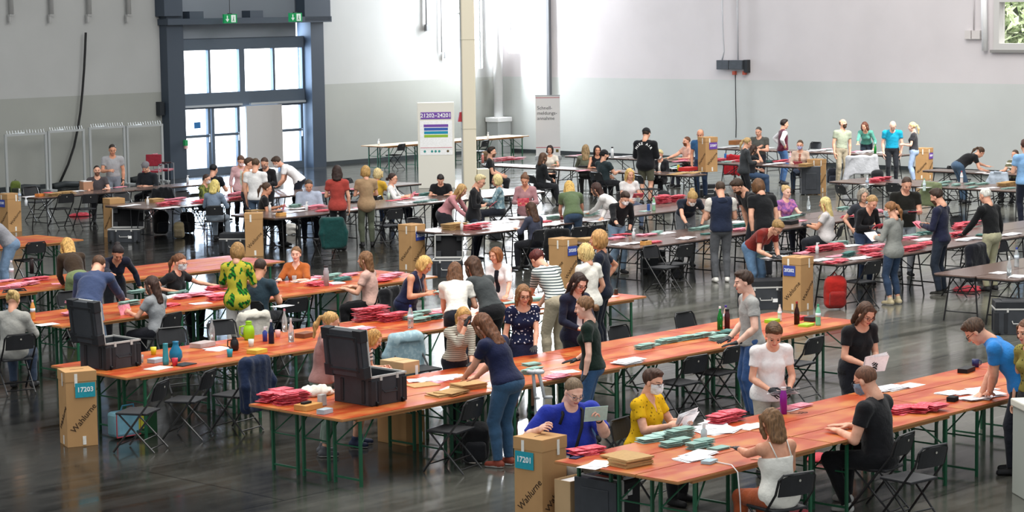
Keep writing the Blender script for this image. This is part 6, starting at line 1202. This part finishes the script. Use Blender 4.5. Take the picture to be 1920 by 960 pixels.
B(288, 665, 'cup', 'e2d62c', 'yellow plastic cup on the table right of the open flight case'); B(311, 684, 'slim', '3a9aa8', 'slim teal carafe left of the round blue one'); B(330, 677, 'round', '1b7ca4', 'round blue carafe beside the slim teal one', s=1.1); B(328, 686, 'cup', 'c8283c', 'red plastic cup before the round blue carafe')
B(264, 680, 'cup', 'clear', 'drinking glass right of the open flight case on the table'); B(398, 640, 'glass', 'clear', 'clear glass bottle left of the lime green jug', '8a9aa0'); B(467, 637, 'jug', '9ad01c', 'lime green thermos jug in the middle of the left table', s=.95); B(431, 669, 'cup', '2a9ab0', 'teal plastic cup behind the navy jacket')
B(440, 657, 'jug', '17181b', 'black thermos jug behind the teal cup', s=.7); B(534, 622, 'glass', 'clear', 'clear glass bottle, back one right of the lime green jug', 'd08a98'); B(546, 641, 'glass', 'clear', 'clear glass bottle, front one right of the lime green jug', 'd0d4d6'); B(509, 644, 'glass', '1d2a4a', 'small dark blue bottle right of the lime green jug'); B(521, 632, 'cup', 'e8b4b0', 'pink cup between the bottles'); B(471, 650, 'cup', 'dfe6e0', 'white cup before the lime green jug'); B(497, 640, 'spray', '3a4aa0', 'blue drink pack right of the lime green jug')
B(612, 536, 'steel', 'a8a6ac', 'steel drinking bottle at the left of the woman in pale pink blouse', '3a3a3e', s=1.2); B(552, 528, 'cup', 'clear', 'drinking glass before the woman in rust-orange blouse'); B(770, 615, 'pet', 'clear', 'clear water bottle with blue cap right of the big red pile', '2c3fa0', s=1.1); B(22, 524, 'pet', 'clear', 'clear water bottle at the left edge on the pink envelopes', 'e0e0e4', s=1.1); B(60, 513, 'steel', '2a1f20', 'dark brown tumbler at the far left', '2a1f20')
B(62, 600, 'pet', 'e09a50', 'orange juice bottle beside the woman in grey sweater', 'e0b8c0'); B(1469, 776, 'steel', '8a1a9a', 'purple drinking bottle on the front right table', 'd0d0d4', s=1.05); B(1320, 830, 'spray', 'c9d6da', 'clear sanitiser bottle among the green ballot bundles'); B(1829, 688, 'mug', '22285a', 'navy blue mug left of the man in blue polo')
B(1534, 610, 'pet', '7fc9a8', 'mint green bottle at the right end of the middle row', '3aa078'); B(1494, 608, 'glass', '3a1c18', 'dark brown bottle with red cap among the snacks', 'a03030'); B(1462, 602, 'pet', 'e9e2e4', 'white bottle among the snacks at the end of the middle row', 'e0e0e0', s=.8)
B(1369, 434, 'glass', '1e7a34', 'green glass bottle right of the man in hooded vest'); B(1399, 413, 'glass', 'clear', 'clear glass bottle near the man with beard bending'); B(1411, 411, 'can', '2c4a8a', 'blue drink can right of the clear bottle'); B(1516, 396, 'glass', 'clear', 'clear bottle before the woman in white t-shirt with long blonde hair'); B(1216, 396, 'can', '2c4a8a', 'blue drink can on the brown table before the big red pile'); B(1226, 395, 'pet', '8fc09a', 'clear bottle with green label before the big red pile', '3aa05a')
B(1626, 352, 'pet', 'clear', 'clear bottle left of the big red pile behind the jersey man'); B(1733, 358, 'pet', 'd0e4dc', 'pale green bottle behind the man in black football jersey', '6fae94'); B(1803, 343, 'pet', 'e6dcd8', 'bottle with red cap behind the green papers', 'c04040'); B(1906, 500, 'pet', 'clear', 'clear bottle with blue label at the right edge, back one', '3a4aa0', s=1.1); B(1892, 517, 'glass', 'clear', 'clear glass bottle at the right edge, front one')
B(1188, 448, 'spray', 'd6dadc', 'sanitiser spray bottle near the man in black gloves'); B(1532, 476, 'spray', 'dfe3e5', 'sanitiser spray bottle above box 20202'); B(1148, 297, 'steel', 'f0f2f4', 'white drinking bottle near the right wall', '222222', s=1.2); B(1043, 310, 'pet', '9ac89a', 'green bottle before the woman in cream top', 'e0e0e0'); B(1641, 288, 'glass', '1e8a3a', 'green bottle before the woman in sea-green blouse'); B(905, 306, 'steel', 'd98a80', 'salmon drinking bottle before the brown handbag')
B(37, 377, 'pet', 'clear', 'clear bottle on the far left table, back one'); B(49, 386, 'spray', 'e4e8ec', 'clear spray bottle on the far left table, front one'); B(352, 343, 'spray', 'e8ecf0', 'sanitiser bottle before the glass doors'); B(277, 385, 'spray', 'e4e4e2', 'sanitiser bottle beside the tan folders'); B(506, 396, 'spray', 'e4e4e2', 'sanitiser bottle right of the tall ballot box'); B(575, 395, 'spray', 'e0e4e6', 'sanitiser bottle before the man in light blue shirt'); B(729, 373, 'spray', 'cfe0cc', 'pale bottle before the woman with grey scarf'); B(866, 432, 'spray', 'e4e4e2', 'sanitiser bottle before the brown folders near box 20204'); B(1272, 320, 'can', 'c9b82c', 'yellow pot on the table left of box 23207'); B(710, 272, 'spray', 'eceeef', 'sanitiser bottle on the bare wooden tables, left one'); B(915, 259, 'spray', 'eceeef', 'sanitiser bottle on the bare wooden tables, right one'); B(1482, 304, 'pet', 'f0c0c8', 'pink bottle before the woman with lilac mask', 'e8a0b0'); B(1360, 298, 'can', '2a6ab0', 'blue pot behind box 23207'); B(1238, 385, 'pet', '9ad0b8', 'mint bottle on the floor side behind the big red pile', '5ab08a', z=.0)
def wbox(x, y, label, colour='c58a4a', d=(.2, .12, .07)):
    P = un(x, y, TZ+.001); t = empty('wooden_box', (P[0], P[1], TZ+.001), ANG+.1, label, 'box'); MB().box((0, 0, d[2]/2), d).build('box_body', mat(colour, .6, 'wood', .3, 'd9a560'), t, bev=.004); MB().box((-.02, .01, d[2]+.012), (.12, .05, .022)).build('black_contents', mat('222225', .6), t)
wbox(578, 767, 'small wooden box with black contents beside the red envelopes on the middle front table', d=(.26, .18, .06)); wbox(527, 405, 'small orange wooden box before the woman with pink envelope'); wbox(1211, 459, 'small orange wooden box at the left end of the brown tables')
P = un(592, 741, TZ+.002); sdf_obj('white_cloth', (P[0], P[1], TZ+.002), .4, (-.3, -.2, -.01), (.3, .2, .2), .012, lambda f: smax(f.ell((0, 0, .02), (.22, .13, .09))+wob(f.P, .02, 40, 8), -f.plane((0, 0, .002), (0, 0, 1)), .003), mat('e6e0d4', .85, 'cloth'), 'crumpled white cloth beside the red envelopes and the open case', 'cloth')
def flat(name, x, y, d, colour, label, cat, yaw=.2, rough=.5, z=None, kind='plastic', bev=.003):
    P = un(x, y, TZ+.001 if z is None else z); o = MB().box((0, 0, d[2]/2), d).build(name, mat(colour, rough, kind), None, bev=bev); o.location = (P[0], P[1], TZ+.001 if z is None else z); o.rotation_euler = (0, 0, ANG+yaw); return meta(o, label, cat)
flat('clipboard', 297, 691, (.30, .21, .008), 'e9e6da', 'white board lying before the slim teal carafe', 'board'); flat('tablet', 345, 684, (.26, .19, .01), '1c1d20', 'black tablet right of the red cup', 'tablet'); flat('plastic_box', 293, 679, (.2, .12, .05), 'b9c6cf', 'clear plastic lunch box left of the slim teal carafe', 'box'); flat('phone', 1081, 858, (.16, .08, .01), '1c2350', 'dark blue phone under the red envelopes at the front table end', 'phone'); flat('bread_box', 482, 662, (.22, .16, .05), 'd8b84a', 'yellow bread box behind the navy jacket', 'box'); flat('snack_box', 1448, 604, (.2, .14, .04), '9ad02c', 'lime green plate among the snacks', 'plate'); flat('snack_box', 1512, 611, (.22, .14, .03), 'a8d83c', 'lime green tray beside the dark brown bottle', 'tray'); flat('snack_pack', 1523, 601, (.24, .14, .06), '3a3436', 'black and white snack bag at the end of the middle row', 'bag'); flat('snack_pack', 1500, 600, (.14, .1, .05), 'b8303a', 'red snack bag beside the dark brown bottle', 'bag'); flat('wet_wipes', 609, 775, (.16, .1, .05), 'b4c2ca', 'pale pack of wipes at the corner of the middle front table', 'pack'); flat('wet_wipes', 604, 760, (.09, .06, .12), 'c9c9c4', 'small upright carton behind the pack of wipes', 'carton'); flat('face_mask', 1786, 752, (.13, .09, .05), '17181a', 'black face mask lying by the red pile at the right', 'mask', rough=.8); flat('black_bag', 1812, 697, (.26, .12, .05), '15161a', 'black pouch left of the navy blue mug', 'pouch'); flat('black_bag', 1482, 420, (.34, .2, .07), '15161a', 'black bag on the table right of the man in black t-shirt with brown hair', 'bag'); flat('paper_bag', 1380, 271, (.5, .25, .13), 'a0683c', 'brown bag on the table before the right wall', 'bag'); flat('black_tray', 1465, 475, (.4, .3, .03), '25282c', 'black tray beside the hands in black gloves', 'tray'); flat('black_tray', 665, 379, (.4, .25, .04), '1c1d20', 'black case beside the woman in brick red t-shirt', 'case'); flat('red_bag', 1290, 320, (.5, .3, .09), 'd03230', 'red bag left of box 23207', 'bag'); flat('face_mask', 1330, 868, (.16, .1, .03), 'a9c4cc', 'light blue face mask at the table edge', 'mask', kind='cloth'); flat('stamp', 1155, 552, (.05, .04, .08), '3a2a20', 'small dark stamp at the end of the table', 'stamp'); flat('orange_pack', 1679, 287, (.3, .2, .06), 'd8963c', 'orange pack on the table before the turquoise t-shirt', 'pack'); flat('orange_pack', 75, 368, (.2, .14, .06), 'd8803c', 'orange pack on the far left table', 'pack'); flat('snack_mix', 380, 650, (.3, .18, .06), 'b8a8a4', 'pile of sweets in wrappers left of the black jug', 'sweets'); flat('snack_bowl', 572, 632, (.24, .16, .06), '7a4a34', 'dark snack bowl right of the bottles', 'bowl')
P = un(1505, 776, TZ+.01); t = empty('reading_glasses', (P[0], P[1], TZ), .6, 'reading glasses lying right of the purple bottle', 'glasses'); MB().tube([(.03*math.cos(q)-.035, .022*math.sin(q), .02) for q in [k*.5 for k in range(13)]], .003, 5).tube([(.03*math.cos(q)+.035, .022*math.sin(q), .02) for q in [k*.5 for k in range(13)]], .003, 5).build('frame', mat('5a3a34', .3), t); MB().tube([(-.065, 0, .02), (-.06, .13, .005)], .003, 5).build('temple', mat('5a3a34', .3), t); MB().tube([(.065, 0, .02), (.06, .13, .005)], .003, 5).build('temple', mat('5a3a34', .3), t)
# white cable over the table edge
P0, P1, P2 = un(1342, 866, TZ+.01), un(1372, 872, TZ+.01), un(1383, 885, TZ-.02)
meta(MB().tube([P0, P1, P2, (P2[0]+.02, P2[1]-.02, .5), (P2[0]+.03, P2[1]-.03, .2), (P2[0]+.1, P2[1], .02)], .006, 6).build('white_cable', mat('e6e6e6', .5), None, True), 'white cable hanging over the front table edge', 'cable')
# ------------------------------------------------------------------ piles of envelopes and papers; each says beside whom it lies
import re
ALI = []
for k, i in PEOPLE.items():
    a = re.split(r' with |,| and | seen | reading | under ', i['label'])[0]; ALI.append((i['root'], a if a.split()[0] in ('woman', 'man', 'person') or True else a, proj(i['Nk'] @ i['Rw'].T+i['root'])))
USED = {}
def P_(x, y, kind, cols, k, su=.3, sv=.12, jit=.3, z=None, ang=0.0):
    G = un(x, y, TZ if z is None else z); c = sorted(ALI, key=lambda q: (q[0][0]-G[0])**2+((q[0][1]-G[1])*.6)**2)
    for n_ in range(4):
        who = c[n_]; dx = x-who[2][0]; side = 'left of' if dx < -12 else ('right of' if dx > 12 else 'by')
        for extra_ in ('', 'far ', 'near '):
            w = '%s%s the %s' % (extra_, side, who[1])
            if len((NAMES[kind][1]+' in the pile '+w).replace('-', ' ').split()) > 16: continue
            if (kind, w) not in USED: USED[(kind, w)] = 1; pile(x, y, kind, cols, k, w, su, sv, jit, z, ang); return
for a in [ # front right row
 (1356, 791, 'red', 3, 5, .36, .1), (1330, 800, 'white', 3, 3, .5, .2, .9), (1352, 809, 'white', 2, 4, .3, .1, .6), (1215, 822, 'lgreen', 3, 3, .4, .25), (1277, 822, 'green', 2, 7, .22, .05, .1), (1274, 836, 'green', 2, 4, .22, .12, .2), (1313, 839, 'green', 2, 5, .22, .05, .1), (1343, 842, 'green', 1, 3), (1309, 857, 'white', 2, 3, .35, .1), (1185, 872, 'brown', 1, 9, .1, .05, .12), (1165, 856, 'brown', 1, 3), (1097, 850, 'red', 2, 4, .25, .05, .2), (1115, 872, 'white', 2, 1, .2, .05), (1493, 764, 'pink', 2, 2, .3, .05, .1), (1478, 770, 'white', 2, 1, .3, .1), (1412, 800, 'white', 2, 1, .2, .1), (1665, 730, 'white', 2, 4, .25, .06, .2), (1711, 722, 'white', 1, 1), (1795, 737, 'white', 2, 2, .25, .1), (1835, 745, 'white', 3, 3, .4, .1), (1840, 730, 'white', 1, 3), (1718, 772, 'red', 5, 4, .45, .28, .5), (1290, 852, 'white', 1, 2),
 # middle row
 (1207, 653, 'green', 2, 4, .2, .05, .1), (1226, 649, 'green', 1, 3), (1248, 643, 'green', 2, 4, .2, .05, .15), (1277, 638, 'green', 2, 4, .2, .05, .2), (1312, 633, 'green', 2, 4, .25, .05, .2), (1333, 628, 'green', 2, 2, .2, .05), (1318, 644, 'green', 1, 4), (1313, 651, 'green', 2, 4, .2, .06), (1351, 637, 'green', 2, 4, .2, .05), (1360, 626, 'dgreen', 2, 3, .2, .05), (1268, 661, 'green', 2, 2, .2, .05), (1153, 671, 'green', 2, 4, .2, .05), (1178, 680, 'white', 2, 5, .25, .05, .15), (992, 684, 'green', 1, 4), (1001, 699, 'green', 2, 4, .2, .05), (1022, 694, 'green', 2, 3, .2, .05), (1040, 689, 'green', 1, 3), (1066, 667, 'green', 2, 4, .2, .05), (1042, 707, 'pink', 2, 2, .2, .05, .1), (1066, 698, 'white', 1, 1),
 (511, 750, 'red', 2, 8, .3, .1, .3), (546, 755, 'red', 2, 9, .3, .1, .3), (884, 728, 'brown', 1, 7, .1, .1, .2), (845, 740, 'brown', 2, 2, .2, .1), (792, 722, 'brown', 1, 1), (806, 712, 'white', 2, 3, .35, .1, .8), (848, 706, 'white', 1, 2), (841, 727, 'white', 1, 1), (820, 716, 'pink', 1, 1),
 # row of box 17203
 (690, 600, 'red', 3, 9, .4, .2, .15), (733, 601, 'red', 2, 8, .3, .15, .15), (712, 596, 'pink', 2, 3, .3, .1), (775, 598, 'green', 2, 4, .25, .05), (787, 603, 'green', 2, 4, .22, .05), (789, 590, 'green', 2, 4, .22, .05), (812, 598, 'dgreen', 2, 4, .25, .05), (825, 587, 'pink', 2, 2, .3, .1), (660, 615, 'white', 2, 1, .25, .1), (681, 617, 'pink', 2, 1, .25, .1), (1136, 548, 'green', 1, 6), (1142, 556, 'white', 1, 1), (1002, 564, 'green', 2, 3, .2, .05), (1013, 577, 'white', 2, 3, .25, .05), (958, 568, 'lgreen', 2, 2, .25, .1), (975, 560, 'white', 2, 1, .3, .1), (415, 655, 'white', 1, 2),
 # row behind
 (333, 549, 'green', 2, 2, .25, .05), (350, 558, 'pink', 3, 3, .4, .15), (372, 552, 'pink', 2, 3, .3, .1), (411, 544, 'red', 2, 5, .25, .1), (410, 561, 'red', 2, 5, .3, .1), (396, 553, 'pink', 2, 2, .3, .1), (322, 556, 'white', 2, 2, .35, .1), (383, 569, 'white', 1, 1), (320, 573, 'red', 1, 5), (621, 524, 'green', 3, 4, .35, .1), (642, 527, 'dgreen', 2, 4, .25, .08), (621, 532, 'white', 2, 2, .25, .1), (603, 535, 'red', 1, 3), (654, 518, 'pink', 2, 3, .3, .1), (733, 522, 'pink', 3, 4, .4, .15), (712, 528, 'red', 2, 3, .3, .1), (569, 526, 'white', 2, 2, .3, .1), (591, 535, 'red', 2, 4, .2, .05), (589, 521, 'pink', 2, 2, .25, .1), (148, 568, 'pink', 2, 3, .25, .1), (139, 590, 'pink', 2, 4, .15, .1), (88, 608, 'white', 1, 1), (66, 526, 'red', 2, 4, .3, .1), (19, 540, 'pink', 3, 3, .4, .12), (48, 535, 'pink', 3, 3, .4, .12), (4, 528, 'pink', 2, 2, .3, .1), (111, 532, 'pink', 1, 1), (243, 573, 'green', 2, 5, .25, .1), (262, 548, 'green', 2, 3, .3, .1), (530, 575, 'white', 1, 1),
 # brown rows on the left
 (113, 366, 'brown', 3, 3, .6, .15), (140, 359, 'white', 2, 2, .4, .1), (90, 362, 'red', 1, 3), (60, 368, 'white', 2, 1, .4, .1), (200, 352, 'white', 1, 1), (223, 351, 'pink', 2, 1, .4, .1), (272, 343, 'white', 1, 2), (293, 379, 'brown', 1, 9), (318, 385, 'red', 3, 4, .5, .2), (325, 376, 'pink', 3, 3, .6, .15), (242, 386, 'white', 2, 2, .5, .1), (310, 390, 'white', 2, 2, .5, .1), (378, 380, 'red', 3, 3, .5, .15), (360, 386, 'white', 2, 2, .4, .1), (443, 366, 'pink', 3, 4, .6, .15), (446, 374, 'red', 3, 3, .6, .15), (480, 396, 'brown', 1, 3), (553, 389, 'green', 2, 5, .3, .08), (568, 391, 'white', 2, 3, .3, .08), (593, 391, 'pink', 3, 4, .4, .15), (606, 396, 'red', 2, 2, .3, .1), (530, 400, 'white', 2, 1, .4, .1), (552, 397, 'white', 2, 2, .4, .1), (658, 393, 'white', 2, 1, .4, .1), (676, 389, 'pink', 2, 1, .3, .1), (780, 366, 'red', 1, 6), (798, 367, 'dgreen', 2, 5, .35, .1), (786, 370, 'white', 2, 1, .3, .1), (747, 375, 'red', 3, 1, .7, .1), (767, 380, 'white', 2, 2, .4, .1), (798, 379, 'dgreen', 3, 2, .7, .1), (822, 378, 'white', 2, 1, .4, .1), (612, 362, 'pink', 2, 2, .4, .1), (662, 355, 'pink', 2, 2, .4, .1),
 # row right of box 20204
 (852, 430, 'brown', 2, 7, .3, .05, .1), (892, 430, 'red', 4, 4, .5, .15), (902, 419, 'white', 3, 2, .5, .1), (937, 418, 'white', 3, 1, .6, .15), (972, 410, 'white', 2, 5, .3, .1), (1035, 411, 'green', 2, 5, .25, .1), (1049, 409, 'red', 1, 6), (1022, 416, 'red', 1, 4), (1040, 420, 'white', 2, 1, .4, .1), (1107, 404, 'green', 3, 4, .4, .15), (1120, 414, 'white', 2, 1, .4, .1), (1242, 381, 'red', 3, 8, .4, .15), (1268, 378, 'red', 2, 10, .35, .15), (1206, 396, 'lgreen', 1, 2), (1176, 398, 'pink', 2, 1, .3, .1), (968, 428, 'white', 1, 1),
 # row of the hooded vest
 (1152, 448, 'pink', 2, 3, .3, .1), (1168, 441, 'red', 2, 2, .25, .1), (1212, 442, 'pink', 2, 3, .3, .1), (1231, 438, 'green', 2, 3, .3, .1), (1246, 437, 'white', 2, 1, .3, .1), (1286, 447, 'white', 2, 3, .3, .05), (1221, 455, 'red', 1, 5), (1174, 458, 'white', 3, 2, .4, .15), (1100, 452, 'brown', 1, 7, .1, .05, .1), (1307, 432, 'green', 2, 4, .3, .08), (1321, 429, 'green', 2, 4, .3, .08), (1327, 440, 'dgreen', 1, 4), (1390, 426, 'dgreen', 2, 5, .3, .1), (1405, 424, 'green', 2, 3, .3, .1), (1386, 433, 'pink', 2, 4, .25, .1), (1383, 416, 'white', 2, 1, .3, .1), (1479, 411, 'green', 3, 3, .5, .15), (1495, 406, 'green', 2, 3, .3, .1), (1501, 415, 'pink', 2, 1, .4, .1), (1578, 393, 'green', 2, 4, .3, .1), (1588, 408, 'red', 1, 7), (1600, 398, 'pink', 2, 2, .3, .1), (1646, 398, 'pink', 2, 4, .25, .1),
 # row at box 20202
 (1430, 481, 'green', 2, 5, .25, .08), (1457, 485, 'white', 3, 3, .4, .1), (1504, 475, 'pink', 2, 2, .3, .1), (1538, 472, 'red', 3, 5, .4, .12), (1561, 467, 'red', 2, 7, .3, .12), (1573, 458, 'green', 2, 4, .3, .1), (1594, 461, 'white', 2, 2, .3, .1), (1570, 492, 'red', 3, 2, .5, .05), (1540, 489, 'white', 2, 3, .3, .1), (1592, 480, 'dgreen', 2, 5, .25, .08), (1610, 484, 'white', 3, 2, .4, .1), (1575, 480, 'pink', 2, 1, .3, .1), (1632, 474, 'red', 2, 5, .3, .1), (1640, 481, 'red', 2, 4, .3, .08), (1621, 463, 'red', 2, 2, .3, .1), (1648, 464, 'pink', 2, 4, .3, .1), (1699, 449, 'pink', 2, 4, .3, .1), (1708, 469, 'red', 3, 4, .4, .1), (1732, 440, 'dgreen', 2, 4, .3, .1), (1711, 442, 'lgreen', 3, 2, .5, .1), (1742, 458, 'red', 2, 3, .3, .05), (1812, 427, 'red', 5, 3, .9, .2), (1793, 443, 'red', 2, 6, .3, .1), (1814, 450, 'white', 3, 3, .4, .1), (1840, 442, 'dgreen', 1, 4), (1886, 441, 'white', 3, 2, .6, .1), (1735, 449, 'white', 2, 1, .3, .1), (1880, 512, 'white', 1, 2), (1911, 519, 'white', 1, 5),
 # far rows on the right
 (1648, 340, 'red', 5, 5, .8, .3, .6), (1627, 346, 'white', 1, 2), (1753, 346, 'green', 2, 3, .35, .1), (1772, 343, 'green', 2, 3, .35, .1), (1771, 349, 'green', 2, 3, .3, .1), (1793, 348, 'green', 2, 3, .3, .1), (1820, 346, 'green', 2, 3, .35, .1), (1842, 346, 'green', 2, 3, .4, .1), (1823, 352, 'green', 2, 2, .4, .1), (1872, 353, 'green', 2, 3, .3, .1), (1892, 354, 'green', 2, 2, .3, .1), (1888, 348, 'brown', 2, 5, .35, .05, .1), (1738, 351, 'white', 2, 1, .5, .1), (1853, 353, 'white', 2, 1, .5, .1), (1843, 324, 'white', 1, 2), (1867, 325, 'white', 2, 1, .6, .1),
 (1364, 277, 'white', 3, 3, .6, .1), (1438, 278, 'white', 2, 2, .6, .1), (1536, 283, 'white', 4, 3, .9, .15), (1549, 280, 'pink', 2, 2, .4, .1), (1566, 284, 'white', 3, 2, .6, .1), (1622, 286, 'white', 4, 3, .8, .15), (1652, 287, 'white', 2, 4, .4, .1), (1606, 285, 'pink', 2, 2, .4, .1), (1349, 301, 'red', 2, 4, .4, .1), (1365, 304, 'lgreen', 2, 3, .4, .1), (1378, 303, 'red', 2, 3, .4, .1), (1452, 308, 'white', 4, 2, .8, .1), (1466, 304, 'red', 3, 3, .5, .1), (1484, 304, 'pink', 2, 3, .4, .1), (1443, 303, 'dgreen', 1, 3), (1257, 298, 'green', 2, 4, .4, .1), (1271, 297, 'green', 2, 4, .35, .1), (1287, 299, 'red', 2, 3, .4, .1), (1277, 303, 'pink', 3, 2, .5, .1), (1160, 294, 'white', 3, 1, .9, .15), (1082, 291, 'pink', 2, 1, .5, .1),
 (1225, 319, 'white', 4, 3, .7, .2, .7), (1245, 318, 'white', 4, 4, .7, .2, .7), (1262, 316, 'lgreen', 3, 3, .5, .15), (1273, 326, 'brown', 3, 1, .7, .1), (1300, 324, 'brown', 2, 1, .5, .1), (943, 302, 'red', 4, 4, .6, .2), (963, 300, 'pink', 3, 4, .5, .2), (1092, 320, 'pink', 2, 1, .3, .1)]:
    P_(*a)
pile(1511, 312, 'brown', 1, 9, 'on top of the tall upright black trunk', .1, .1, .1, .80)

# the queue of papers: the nearest 285 of a kind are objects, the rest of that kind one mesh
for kind_name in sorted({NAMES[q[1]][0] for q in QUEUE}):
    qs = sorted([q for q in QUEUE if NAMES[q[1]][0] == kind_name], key=lambda q: q[0])
    for d, kind, loc, rzv, lab, grp in qs[:285]: sheet(kind, loc, rzv, lab, grp)
    if qs[285:]:
        V_, F_, MI = [], [], []; ms = []
        for d, kind, loc, rzv, lab, grp in qs[285:]:
            me = paper_mesh(kind, random.randrange(4))[0]; b0 = len(V_); M = Matrix.Rotation(rzv, 3, 'Z'); mm = me.materials[0]
            if mm not in ms: ms.append(mm)
            V_ += [tuple(M @ v.co+Vector(loc)) for v in me.vertices]; F_ += [tuple(i+b0 for i in p.vertices) for p in me.polygons]; MI += [ms.index(mm)]*len(me.polygons)
        nm = kind_name; meta(mesh_obj(nm, V_, F_, ms, None, False, MI), 'piles of %ss on the farthest tables' % nm.replace('_', ' '), 'paper', None, 'stuff')
